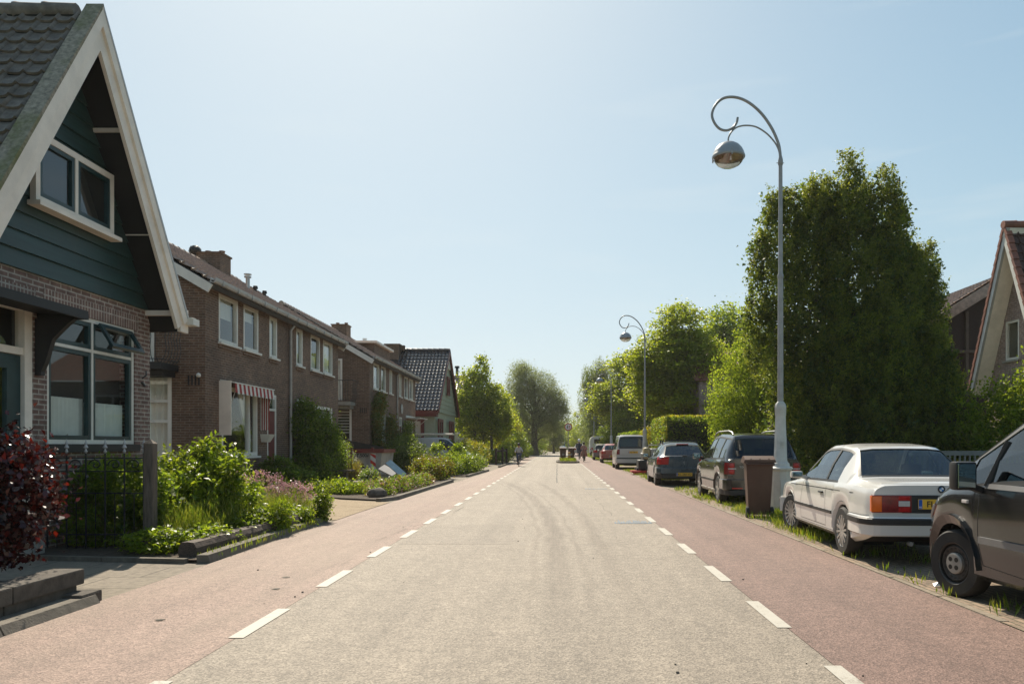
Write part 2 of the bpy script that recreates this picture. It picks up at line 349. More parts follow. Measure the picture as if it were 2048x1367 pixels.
def foliage(name, lobes, nc, per, spread, size, m, parent, style='round', lo=.5, hi=1.05, seed=1, zmin=.03, aspect=.6, nup=.6):
    r_ = np.random.default_rng(seed); cc, dd = spires(lobes, nc, r_) if style == 'spire' else clumps(lobes, nc, lo, hi, r_); style = 'conifer' if style == 'spire' else style
    c = np.repeat(cc, per, 0); out = np.repeat(dd, per, 0); N = len(c)
    sp = spread*(.5+r_.random(nc)); sp = np.repeat(sp, per)[:, None]
    if style == 'round': c = c+r_.normal(size=(N, 3))*sp*.5; d = rdir(N, r_)+out*.5; nr = rdir(N, r_)+np.array([0, 0, nup])
    elif style == 'conifer':                        # upward and outward flames
        ax = out*np.array([.7, .7, .35])+np.array([0, 0, .75]); ax /= np.linalg.norm(ax, axis=1)[:, None]
        t = r_.random(N)[:, None]; c = c+ax*(t-.3)*sp*1.5+r_.normal(size=(N, 3))*sp*.5*(1.1-t)
        d = ax*.7+rdir(N, r_); nr = rdir(N, r_)
    elif style == 'weep':
        t = r_.random(N)[:, None]; c = c-np.array([0, 0, 1.])*t*sp*2.6+r_.normal(size=(N, 3))*sp*.22; d = rdir(N, r_)*.6-np.array([0, 0, .9]); nr = rdir(N, r_)
    elif style == 'layer':                          # flat spreading layers
        c = c+r_.normal(size=(N, 3))*sp*np.array([.75, .75, .22]); d = rdir(N, r_)*np.array([1, 1, .5]); nr = rdir(N, r_)*.6+np.array([0, 0, 1])
    else:                                           # upright stems
        t = r_.random(N)[:, None]; c = c+np.array([0, 0, 1.])*(t-.5)*sp*2+r_.normal(size=(N, 3))*sp*.18; d = rdir(N, r_)*.5+np.array([0, 0, 1]); nr = rdir(N, r_)
    c[:, 2] = np.maximum(c[:, 2], zmin+r_.random(N)*.05)
    sz = size*(.55+.9*r_.random(N)); return leaf_object(name, c, d, nr, sz, sz*aspect, m, parent)
def limbs(base, lobes, r0, seed=1, n=14, fork=None, zf=.35, mat='trunk', parent=None, sub=2, name='trunk'):
    r_ = random.Random(seed); b = MB(); top = max(l[2]+l[5]*.6 for l in lobes)*.80; bx, by, bz = base
    zf_ = bz+(top-bz)*zf; cx = sum(l[0] for l in lobes)/len(lobes); cy = sum(l[1] for l in lobes)/len(lobes)
    pts = []; k = 9
    for i in range(k):
        t = i/(k-1); pts.append((bx+(cx-bx)*t*.5+r_.uniform(-.05, .05)*t*4*r0, by+(cy-by)*t*.5+r_.uniform(-.05, .05)*t*4*r0, bz-.05+(top-bz)*t))
    rad = [r0*1.35]+[r0*(1-.85*(i/(k-1))) for i in range(1, k)]; b.tube(pts, rad, 9)
    def at_(z):
        t = min(max((z-bz)/(top-bz), 0), 1)*(k-1); i = min(int(t), k-2); f = t-i
        return Vector(pts[i])*(1-f)+Vector(pts[i+1])*f
    for q in range(n):
        l = lobes[q % len(lobes)]; a = r_.uniform(0, 6.28); s = r_.uniform(.45, .9)
        e = Vector((l[0]+l[3]*s*math.cos(a), l[1]+l[4]*s*math.sin(a), l[2]+l[5]*r_.uniform(-.5, .6)))
        zs_ = max(zf_*.9, min(e.z-(e.z-bz)*r_.uniform(.25, .45), top*.9)); st = at_(zs_); rr = r0*.42*(1-.6*(zs_-bz)/(top-bz))
        mid = st.lerp(e, .5)+Vector((0, 0, (e-st).length*.1)); b.tube([st, st.lerp(mid, .5)+Vector((r_.uniform(-.1, .1), r_.uniform(-.1, .1), .0)), mid, e], [rr, rr*.75, rr*.5, rr*.16], 6)
        for _ in range(sub):
            e2 = mid.lerp(e, r_.uniform(0, .8)); o = Vector((r_.uniform(-1, 1), r_.uniform(-1, 1), r_.uniform(-.2, 1)))*min(l[3], l[5])*.4
            b.tube([e2, e2+o*.5+Vector((0, 0, .04)), e2+o], [rr*.35, rr*.22, rr*.08], 5)
    return b.build(name, M[mat], parent, smooth=60)
def blades(name, poly_fn, n, h, wd, m, parent, seed=3, lean=.5):
    """grass blades: poly_fn(r_,n) -> (n,3) bases"""
    r_ = np.random.default_rng(seed); p = poly_fn(r_, n); N = len(p); d = r_.normal(size=(N, 3))*lean*.5; d[:, 2] = 1; hh = h*(.35+.9*r_.random(N))
    d /= np.linalg.norm(d, axis=1)[:, None]; c = p+d*hh[:, None]*.5; return leaf_object(name, c, d, rdir(N, r_), hh, np.full(N, wd), m, parent, fold=0)
# ---------------------------------------------------------------- the ground, the road and its markings
def ground_mat(name, c1, c2, c3, sc=.6):
    m, t, p = _nodes(name); co = coords(t)
    c = ramp(t, noise(t, co, sc, 8, .7), [(.3, c1), (.5, c2), (.7, c3)]); c = mixc(t, 1, c, ramp(t, noise(t, co, 30, 4), [(.3, .6), (.7, 1.35)]), 'MULTIPLY')
    L(t, c, p.inputs['Base Color']); p.inputs['Roughness'].default_value = 1; bump(t, p, noise(t, co, 22, 5), .8, .03); return m
def coords(t): return t.nodes.new('ShaderNodeNewGeometry').outputs['Position']
M['earth'] = ground_mat('grassy earth', (.045, .06, .018), (.07, .085, .025), (.12, .10, .06))
M['sand'] = ground_mat('sandy drive', (.30, .23, .15), (.38, .29, .19), (.22, .16, .10), 1.3)
def asphalt(name, ca, cb, skid=False, red=False):
    m, t, p = _nodes(name); co = coords(t)
    big = noise(t, co, .35, 6, .6, (1, .25, 1)); fine = noise(t, co, 95, 2, .8); mid = noise(t, co, 9, 5, .75)
    c = ramp(t, big, [(.3, ca), (.7, cb)])
    c = mixc(t, 1, c, ramp(t, mid, [(.25, .74), (.75, 1.24)]), 'MULTIPLY')
    vor = t.nodes.new('ShaderNodeTexVoronoi'); vor.inputs['Scale'].default_value = 80; L(t, co, vor.inputs['Vector'])
    g = ramp(t, vor.outputs['Color'], [(.15, .42), (.5, 1.0), (.9, 1.7)]); c = mixc(t, .58, c, mixc(t, 1, c, g, 'MULTIPLY'))
    c = mixc(t, 1, c, ramp(t, fine, [(.3, .75), (.7, 1.25)]), 'MULTIPLY')
    c = mixc(t, 1, c, ramp(t, noise(t, co, 1.15, 8, .8), [(.30, .84), (.55, 1.0), (.72, 1.10)]), 'MULTIPLY')
    oil = ramp(t, noise(t, co, 2.3, 3, .5), [(.70, 0), (.80, .30)]); c = mixc(t, oil, c, (.11, .09, .07))
    # long streaks worn in by traffic
    st = noise(t, co, 1.0, 4, .6, (2.6, .05, 1)); c = mixc(t, 1, c, ramp(t, st, [(.32, .90), (.62, 1.10)]), 'MULTIPLY')
    s = t.nodes.new('ShaderNodeSeparateXYZ'); L(t, co, s.inputs[0]); X, Y = s.outputs[0], s.outputs[1]
    if skid:      # curved dirty tyre tracks where cars pull out of the drive on the left
        yy = mth(t, 'MAXIMUM', mth(t, 'SUBTRACT', Y, 8), 0); q = mth(t, 'MULTIPLY', mth(t, 'MULTIPLY', yy, yy), .0046)
        wob = mth(t, 'MULTIPLY', mth(t, 'SUBTRACT', noise(t, co, .7, 2), .5), .25)
        for off, wd, amt in ((.02, .18, .55), (.62, .15, .42), (-.26, .06, .34), (.30, .05, .28)):
            k = 1.0 if off < .5 else .72
            d = mth(t, 'ABSOLUTE', mth(t, 'SUBTRACT', mth(t, 'ADD', mth(t, 'ADD', X, mth(t, 'MULTIPLY', q, k)), wob), off))
            band = ramp(t, mth(t, 'DIVIDE', d, wd), [(.35, 1), (1, 0)])
            fade = ramp(t, mth(t, 'DIVIDE', Y, 32), [(.16, 0), (.36, 1), (.82, 1), (.95, 0)])
            br = ramp(t, noise(t, co, 2, 5, .7, (9, .5, 1)), [(.3, .35), (.65, 1)])
            f = mth(t, 'MULTIPLY', mth(t, 'MULTIPLY', mth(t, 'MULTIPLY', band, fade), br), amt)
            c = mixc(t, f, c, (.085, .06, .042))
    if red:       # sandy dust carried off the drives
        f = mth(t, 'MULTIPLY', ramp(t, noise(t, co, .8, 7, .75, (1, .22, 1)), [(.42, 0), (.75, .62)]), ramp(t, mth(t, 'DIVIDE', Y, 40), [(.0, .5), (.45, 1)])); c = mixc(t, f, c, (.30, .235, .17))
        f2 = ramp(t, noise(t, co, 1.4, 5, .7, (2.4, .35, 1)), [(.62, 0), (.74, .5)]); c = mixc(t, f2, c, (.09, .06, .045))
    L(t, c, p.inputs['Base Color']); p.inputs['Roughness'].default_value = .78; p.inputs['Specular IOR Level'].default_value = .45
    bump(t, p, mth(t, 'ADD', vor.outputs['Distance'], mth(t, 'MULTIPLY', fine, .5)), .55, .006); return m
M['road'] = asphalt('pale worn asphalt', (.235, .194, .150), (.278, .232, .182), skid=True)
M['redl'] = asphalt('worn red asphalt', (.236, .158, .124), (.275, .190, .152), red=True)
M['redr'] = asphalt('red asphalt', (.180, .112, .090), (.208, .134, .108))
M['patch'] = asphalt('asphalt repair patch', (.215, .178, .138), (.255, .212, .166))
def pavers(name, bw, bh, c1, c2, mo, ms=.012, rot=0):
    m, t, p = _nodes(name); co = coords(t); mp_ = t.nodes.new('ShaderNodeMapping'); mp_.inputs['Rotation'].default_value = (0, 0, rot); L(t, co, mp_.inputs[0])
    b = t.nodes.new('ShaderNodeTexBrick'); b.inputs['Scale'].default_value = 1; b.inputs['Brick Width'].default_value = bw; b.inputs['Row Height'].default_value = bh; b.inputs['Mortar Size'].default_value = ms
    b.inputs['Color1'].default_value = (*c1, 1); b.inputs['Color2'].default_value = (*c2, 1); b.inputs['Mortar'].default_value = (*mo, 1); b.inputs['Mortar Smooth'].default_value = .4
    L(t, mp_.outputs[0], b.inputs['Vector']); c = mixc(t, 1, b.outputs[0], ramp(t, noise(t, co, 14, 5), [(.25, .6), (.75, 1.35)]), 'MULTIPLY')
    c = mixc(t, ramp(t, noise(t, co, 1.1, 6, .7), [(.45, 0), (.75, .65)]), c, (.24, .20, .14))
    L(t, c, p.inputs['Base Color']); p.inputs['Roughness'].default_value = .9
    bump(t, p, mth(t, 'ADD', mth(t, 'MULTIPLY', b.outputs[1], -1), mth(t, 'MULTIPLY', noise(t, co, 40, 4), .8)), .7, .01); return m
M['clinker'] = pavers('clinker paving', .21, .07, (.33, .235, .165), (.24, .17, .125), (.15, .125, .08), rot=R(90))
M['slab'] = pavers('grey paving slabs', .62, .62, (.235, .195, .148), (.20, .165, .125), (.095, .08, .058), .010)
def worn_paint():
    m, t, p = _nodes('worn white road paint'); co = coords(t); wear = mth(t, 'ADD', mth(t, 'MULTIPLY', noise(t, co, 38, 5, .8), .6), mth(t, 'MULTIPLY', noise(t, co, 3, 4), .4))
    L(t, mixc(t, ramp(t, wear, [(.36, 1), (.46, 0)]), mixc(t, noise(t, co, 12, 5), (.40, .37, .31), (.52, .48, .41)), (.25, .215, .17)), p.inputs['Base Color']); p.inputs['Roughness'].default_value = .7; bump(t, p, wear, .4, .004); return m
M['marking'] = worn_paint()
Y0, Y1 = -6, 420
sheet('ground', [(-900, -60), (900, -60), (900, 1800), (-900, 1800)], -.03, M['earth'])
sheet('road', [(-2.28, Y0), (1.72, Y0), (1.72, Y1), (-2.28, Y1)], 0, M['road'])
sheet('bike_path', [(-4.02, Y0), (-2.284, Y0), (-2.284, Y1), (-3.3, Y1), (-3.3, 60), (-3.42, 45), (-3.75, 27), (-4.02, 16)], 0, M['redl'])
sheet('bike_path', [(1.724, Y0), (3.42, Y0), (3.42, Y1), (1.724, Y1)], 0, M['redr'])
# dusty slab surface left of the bike path: drives and pavement
sheet('pavement', [(-9.5, 1.0), (-4.025, 1.0), (-4.025, 16), (-3.755, 27), (-3.425, 45), (-3.305, 60), (-3.305, Y1), (-9.5, Y1)], -.004, M['slab'])
sheet('parking_strip', [(3.425, Y0), (5.9, Y0), (5.9, 150), (3.425, 150)], .004, M['clinker'])
b = MB()
for i in range(130):
    for x, ph in ((-2.28, .55), (1.70, .86)):
        y = -1+ph+i*1.98
        if y > 200 or (x > 0 and 56 < y < 68): continue
        b.add([(x-.055, y, .005), (x+.055, y, .005), (x+.055, y+.98, .005), (x-.055, y+.98, .005)], [(0, 1, 2, 3)])
tag(b.build('road_marking', M['marking']), kind='structure')
b = MB()
for (x0, x1, y, d) in ((1.0, 1.66, 13.45, .62), (.86, 1.55, 23.9, .6)):
    n = 17
    for i in range(n):
        xx = x0+(x1-x0)*i/n; k = random.Random(i+int(y)).uniform(.3, 1); b.add([(xx, y+.1*(1-k), .0055), (xx+.022, y+.1*(1-k), .0055), (xx+.03, y+d*k, .0055), (xx+.012, y+d*k, .0055)], [(0, 1, 2, 3)])
    b.add([(x0, y+.03, .0055), (x1, y+.03, .0055), (x1, y+.06, .0055), (x0, y+.06, .0055)], [(0, 1, 2, 3)])
tag(b.build('road_marking', M['bluebar']), kind='structure')
pt = sheet('road_patch', [(-2.2, 10.7), (-.62, 10.7), (-.74, 13.3), (-2.2, 13.3)], .0016, M['patch'])
M['seal'] = mk('pale joint sealing', (.37, .33, .27), .8, vary=.2, scale=30)
M['dseal'] = mk('dark joint sealing', (.07, .065, .055), .8, vary=.3, scale=20)
b = MB(); r_ = random.Random(5); y = 28
while y < 56:
    b.add([(-.05+r_.uniform(-.02, .02), y, .0045), (-.01+r_.uniform(-.02, .02), y, .0045), (-.01+r_.uniform(-.02, .02), y+.9, .0045), (-.05+r_.uniform(-.02, .02), y+.9, .0045)], [(0, 1, 2, 3)]); y += .95
tag(b.build('road_seam', M['dseal']), kind='structure')
M['edge'] = mk('worn pale edging', (.27, .22, .165), .9, vary=.25, scale=10, bmp=.5, dirt=((.16, .14, .08), .8))
# long irregular cracks and a lengthwise joint in the worn surfaces
M['crack'] = mk('road crack', (.085, .07, .055), .95, vary=.3, scale=30)
b = MB(); r_ = random.Random(23)
for (x, y, dx, dy, n) in ((1.05, 15, -.01, .35, 30), (-2.6, 11, .03, .3, 22), (-.9, 24, .05, .3, 16), (-3.2, 20, .02, .4, 20), (.3, 30, .3, .03, 5), (-1.9, 16.4, .28, .02, 7)):
    for i in range(n):
        x2, y2 = x+dx+r_.uniform(-.035, .035), y+dy*r_.uniform(.6, 1.2); wd = r_.uniform(.0015, .0045)
        if r_.random() < .8: s_ = Vector((y2-y, x-x2)).normalized()*wd; b.add([(x-s_.x, y-s_.y, .0046), (x+s_.x, y+s_.y, .0046), (x2+s_.x, y2+s_.y, .0046), (x2-s_.x, y2-s_.y, .0046)], [(0, 1, 2, 3)])
        x, y = x2, y2
tag(b.build('road_crack', M['crack']), kind='structure')
# small stones and crumbs on the road
b = MB(); r_ = random.Random(11)
for i in range(34):
    x = r_.uniform(-3.9, 3.3); y = 4+r_.random()**1.6*26; s = r_.uniform(.005, .013)
    b.lathe([(0, -.002), (s, 0), (s*.7, s*.6), (0, s*.7)], (x, y, .003), n=5)
tag(b.build('gravel_crumbs', M['stone']), 'dark crumbs of gravel scattered over the pale asphalt', 'gravel', kind='stuff')
# kerbs on the left
def kerb(pts, w_=.14, h=.10, name='kerb'):
    b = MB()
    for (x0, y0), (x1, y1) in zip(pts, pts[1:]):
        d = Vector((x1-x0, y1-y0)); n_ = max(1, int(d.length/1.0)); d /= n_
        for i in range(n_):
            a = Vector((x0, y0))+d*i; c = a+d*.985; s = Vector((-d.y, d.x)).normalized()*w_
            if s.x > 0: s = -s
            j = random.Random(i*7+int(y0*3)).uniform(-.008, .008)
            b.hexa([(a.x, a.y, -.02), (c.x, c.y, -.02), (c.x+s.x, c.y+s.y, -.02), (a.x+s.x, a.y+s.y, -.02), (a.x+s.x*.18, a.y+s.y*.18, h+j), (c.x+s.x*.18, c.y+s.y*.18, h+j), (c.x+s.x, c.y+s.y, h+j), (a.x+s.x, a.y+s.y, h+j)])
    return tag(b.build(name, M['kerb']), kind='structure')
kerb([(-3.93, 2.0), (-3.96, 6.75)], .28, .07)
kerb([(-4.03, 9.0), (-4.10, 13.9)], .16, .09)
kerb([(-4.22, 18.6), (-3.95, 19.4), (-3.9, 24), (-3.80, 28.5)], .16, .09)
kerb([(-3.75, 33), (-3.55, 40.5)], .16, .09)
kerb([(-3.45, 47), (-3.40, 56)], .16, .09)
kerb([(-3.35, 62), (-3.3, 90)], .16, .09)
kerb([(-4.3, 9.05), (-6.4, 9.35)], .10, .05)
b = MB()                                     # flush concrete edging between bike path and parking strip
y = -4
while y < 120:
    if random.Random(int(y)+9).random() > .35: b.box(3.425, 3.48+random.Random(int(y)).uniform(-.02, .025), y, y+.96, -.02, .0085)
    y += 1
tag(b.build('edging', M['edge']), kind='structure')
# garden beds
def bed(poly, z, name='garden_soil', m='soil'): return sheet(name, poly, z, M[m])
bed([(-6.6, 9.35), (-4.2, 9.0), (-4.27, 13.9), (-4.6, 15.2), (-8.7, 18.6), (-8.7, 12.6), (-6.6, 12.6)], .035)
bed([(-8.7, 24.5), (-5.6, 19.6), (-4.4, 18.9), (-4.1, 19.5), (-4.0, 28.6), (-4.4, 30), (-6.5, 30), (-7.2, 26), (-8.7, 27)], .035)
bed([(-3.95, 33), (-3.7, 40.5), (-6.5, 44), (-8.6, 47), (-8.6, 36), (-6.8, 36), (-6.6, 33)], .035)
sheet('driveway', [(-8.7, 15.5), (-4.7, 14.2), (-4.03, 14.1), (-4.03, 16), (-4.0, 18.5), (-5.4, 19.3), (-8.7, 24)], .004, M['sand'])
sheet('front_path', [(-8.6, 8), (-14, 8), (-14, 60), (-8.8, 60), (-8.8, 20)], .0, M['slab'])
# verge with grass on the right
def strip(x0, x1, y0, y1, z=.01):
    def f(r_, n):
        p = np.empty((n, 3)); p[:, 0] = x0+(x1-x0)*r_.random(n); p[:, 1] = y0+(y1-y0)*r_.random(n); p[:, 2] = z; return p
    return f
def tufts(boxes, k, rad):
    def f(r_, n):
        cx = []; 
        for (x0, x1, y0, y1, wt) in boxes:
            q = np.empty((int(k*wt), 2)); q[:, 0] = x0+(x1-x0)*r_.random(len(q)); q[:, 1] = y0+(y1-y0)*r_.random(len(q)); cx.append(q)
        cx = np.vstack(cx); i = r_.integers(0, len(cx), n); p = np.zeros((n, 3)); p[:, :2] = cx[i]+r_.normal(size=(n, 2))*rad; p[:, 0] = np.maximum(p[:, 0], 3.5); p[:, 2] = .005; return p
    return f
tag(blades('verge_grass', tufts([(3.6, 5.1, 12.3, 16.6, .8), (3.62, 4.6, 10.6, 12.4, .2), (3.8, 4.9, 8.4, 10.6, .03), (4.3, 5.2, 13.5, 16.3, .5)], 240, .10), 11000, .15, .010, M['l_grass'], None, 4), 'long green grass round the foot of the nearest lamp and the white car', 'grass', kind='stuff')
tag(blades('verge_grass', tufts([(3.5, 3.8, 6.2, 9.5, .03), (3.55, 5.2, 17, 24, .5), (3.6, 5.3, 29, 42, 1.1), (3.5, 5, 50, 60, 1.2), (3.5, 5, 66, 110, 1.2)], 260, .12), 24000, .11, .016, M['l_grass'], None, 5), 'low patchy grass between the parked cars', 'grass', kind='stuff')
tag(blades('verge_grass', strip(-4.3, -4.03, 9.2, 13.7, .03), 700, .10, .012, M['l_grass'], None, 6), 'weedy grass along the kerb by the garden sleeper', 'grass', kind='stuff')
tag(blades('lawn', strip(5.9, 30, 5, 90, -.02), 26000, .16, .03, M['l_grass'], None, 8), 'rough lawn behind the parking strip', 'grass', kind='stuff')

def coords(t): return t.nodes.new('ShaderNodeTexCoord').outputs['Object']
# ---------------------------------------------------------------- house helpers
class Fr:                       # a wall frame: P + u*U + z*Z + n*N (N points outward)
    def __init__(s, P, U, N): s.P = Vector(P); s.U = Vector(U).normalized(); s.N = Vector(N).normalized()
    def p(s, u, z, n=0): return s.P+s.U*u+Vector((0, 0, z))+s.N*n
    def box(s, b, u0, u1, z0, z1, n0, n1, m=0):
        return b.hexa([s.p(u0, z0, n0), s.p(u1, z0, n0), s.p(u1, z0, n1), s.p(u0, z0, n1), s.p(u0, z1, n0), s.p(u1, z1, n0), s.p(u1, z1, n1), s.p(u0, z1, n1)], m)
def wall_holes(b, fr, u0, u1, z0, z1, holes, depth=.12, m=0):
    us = sorted({u0, u1, *[h[0] for h in holes], *[h[1] for h in holes]}); zs = sorted({z0, z1, *[h[2] for h in holes], *[h[3] for h in holes]})
    for a, c in zip(us, us[1:]):
        for d, e in zip(zs, zs[1:]):
            mu, mz = (a+c)/2, (d+e)/2
            if any(h[0] < mu < h[1] and h[2] < mz < h[3] for h in holes): continue
            b.quad(fr.p(a, d), fr.p(c, d), fr.p(c, e), fr.p(a, e), m)
    for (a, c, d, e) in holes:
        b.quad(fr.p(a, d), fr.p(a, e), fr.p(a, e, -depth), fr.p(a, d, -depth), m); b.quad(fr.p(c, d), fr.p(c, e), fr.p(c, e, -depth), fr.p(c, d, -depth), m)
        b.quad(fr.p(a, e), fr.p(c, e), fr.p(c, e, -depth), fr.p(a, e, -depth), m); b.quad(fr.p(a, d), fr.p(c, d), fr.p(c, d, -depth), fr.p(a, d, -depth), m)
def window(par, fr, u0, u1, z0, z1, cols=(), rows=(), bw=.07, n0=-.09, n1=-.01, frame='white', sash=None, curtain=None, sill=True, glass='glass', panes=1, back=.5, name='window'):
    """frame with uprights at cols and crossbars at rows; casements inside when sash is a material"""
    b = MB(); e = .002
    fr.box(b, u0+e, u0+bw, z0+e, z1-e, n0, n1); fr.box(b, u1-bw, u1-e, z0+e, z1-e, n0, n1)
    fr.box(b, u0+bw, u1-bw, z1-bw, z1-e, n0, n1-.002); fr.box(b, u0+bw, u1-bw, z0+e, z0+bw, n0, n1-.002)
    ce = [u0+bw]+[c for c in cols]+[u1-bw]
    for c in cols: fr.box(b, c-bw*.38, c+bw*.38, z0+bw, z1-bw, n0, n1-.004)
    for r_ in rows: fr.box(b, u0+bw, u1-bw, r_-bw*.36, r_+bw*.36, n0, n1-.006)
    w_ = b.build(name, M[frame], par)
    if sill:
        s = MB(); fr.box(s, u0-.05, u1+.05, z0-.06, z0-.003, n0, n1+.09); s.build('sill', M['white' if sill is True else sill], w_)
    ue = [u0+bw]+list(cols)+[u1-bw]; ze = [z0+bw]+sorted(rows)+[z1-bw]
    if sash:
        s = MB(); q = .055
        for a, c in zip(ue, ue[1:]):
            for d, g in zip(ze, ze[1:]):
                if c-a < .2 or g-d < .15: continue
                i = bw*.4; a2, c2, d2, g2 = a+i*(a != ue[0]), c-i*(c != ue[-1]), d+i*(d != ze[0]), g-i*(g != ze[-1])
                a2 += .003; c2 -= .003; d2 += .003; g2 -= .003
                fr.box(s, a2, a2+q, d2, g2, n0+.01, n1-.012); fr.box(s, c2-q, c2, d2, g2, n0+.01, n1-.012)
                fr.box(s, a2+q, c2-q, g2-q, g2, n0+.01, n1-.014); fr.box(s, a2+q, c2-q, d2, d2+q, n0+.01, n1-.014)
        s.build('casement', M[sash], w_)
    p = MB(); nn = (n0+n1)/2-.01; p.quad(fr.p(u0+bw*.5, z0+bw*.5, nn), fr.p(u1-bw*.5, z0+bw*.5, nn), fr.p(u1-bw*.5, z1-bw*.5, nn), fr.p(u0+bw*.5, z1-bw*.5, nn)); p.build('pane', M[glass], w_)
    if curtain: curtain(w_, fr, u0+bw*.6, u1-bw*.6, z0+bw*.6, z1-bw*.6, nn-.12)
    return w_
def wavy(b, fr, u0, u1, zt, zb, n, amp=.03, per=.12, top_u=None, k=40):
    """a hanging curtain; zb and the lower edge may vary along u"""
    for i in range(k):
        a, c = i/k, (i+1)/k
        def P(t, z, lo): 
            u = u0+(u1-u0)*t; 
            if lo and top_u: u = top_u[0]+(top_u[1]-top_u[0])*t
            return fr.p(u, z, n+amp*math.sin(6.28*(u0+(u1-u0)*t)/per))
        z2 = zb(a) if callable(zb) else zb; z3 = zb(c) if callable(zb) else zb
        b.quad(P(a, z2, 1), P(c, z3, 1), P(c, zt, 0), P(a, zt, 0))
def cur_net(w_, fr, u0, u1, z0, z1, n, h=.45):
    b = MB(); wavy(b, fr, u0, u1, z0+(z1-z0)*h, z0, n); b.build('curtain', M['curtain'], w_, smooth=80)
def cur_full(w_, fr, u0, u1, z0, z1, n):
    b = MB(); wavy(b, fr, u0, u1, z1, z0, n, .04, .16, k=60); b.build('curtain', M['curtain'], w_, smooth=80)
def cur_swag(w_, fr, u0, u1, z0, z1, n):
    b = MB(); W = u1-u0; zm = z0+(z1-z0)*.25
    for s in (0, 1):
        a, c = (u0, u0+W*.42) if s == 0 else (u1, u1-W*.42)
        wavy(b, fr, a, c, z1, zm, n, .03, .1, top_u=(a, a+(c-a)*.35), k=24); wavy(b, fr, a, a+(c-a)*.35, zm, z0, n, .03, .08, k=12)
    b.build('curtain', M['curtain'], w_, smooth=80)
def cur_blind(frac=.5, m='blind'):
    def f(w_, fr, u0, u1, z0, z1, n):
        b = MB(); fr.box(b, u0, u1, z1-(z1-z0)*frac, z1, n, n+.01); b.build('blind', M[m], w_)
    return f
def cur_slat(w_, fr, u0, u1, z0, z1, n):
    b = MB(); k = 9
    for i in range(k):
        z = z1-(z1-z0)*.5*i/k; fr.box(b, u0, u1, z-.055, z, n, n+.012)
    b.build('blind', M['blind'], w_)
def tiles(par, A, U, V, N, lu, lv, tw, tl, mat, name='roof', h=.028, lift=.03, ridge=True, clip=None, eave=0):
    """a tiled slope: every tile's roll and every course's step is in the mesh"""
    A, U, V, N = Vector(A), Vector(U).normalized(), Vector(V).normalized(), Vector(N).normalized(); b = MB(); nu = round(lu/tw); nv = round(lv/tl); tw = lu/nu; tl = lv/nv; r_ = random.Random(3)
    prof = [(0, .0), (.12, -.10), (.35, -.25), (.6, -.12), (.76, .35), (.86, 1), (.94, .75), (1, 0)]
    for j in range(nv):
        rows = []
        for f in range(3):
            row = []; v = j*tl+(0, tl*.98, tl*1.0)[f]; up = (0, lift, lift*.1)[f]
            for i in range(nu):
                jit = random.Random(i*91+j*7).uniform(-.006, .006)
                for (s, g) in prof[:-1]: row.append(A+U*((i+s)*tw)+V*(v+jit*2)+N*(g*h+up+jit*(f > 0)))
            row.append(A+U*lu+V*v+N*up); rows.append(row)
        k = len(rows[0]); bs = len(b.v); b.v += [tuple(q) for r2 in rows for q in r2]
        for f in range(2):
            for i in range(k-1): b.f.append([bs+f*k+i, bs+f*k+i+1, bs+(f+1)*k+i+1, bs+(f+1)*k+i]); b.m.append(0)
    o = b.build(name, M[mat], par, smooth=50)
    return o
def ridge_tiles(b, a, c, rad=.11, m=0, step=.38):
    a, c = Vector(a), Vector(c); d = c-a; n = max(1, int(d.length/step)); d /= n
    for i in range(n): b.tube([a+d*i-d*.04, a+d*(i+.12), a+d*(i+1)], [rad*1.12, rad*1.02, rad*.92], 10, m)
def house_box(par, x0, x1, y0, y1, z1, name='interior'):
    b = MB(); b.box(x0, x1, y0, y1, -.02, z1); return b.build(name, M['room'], par)

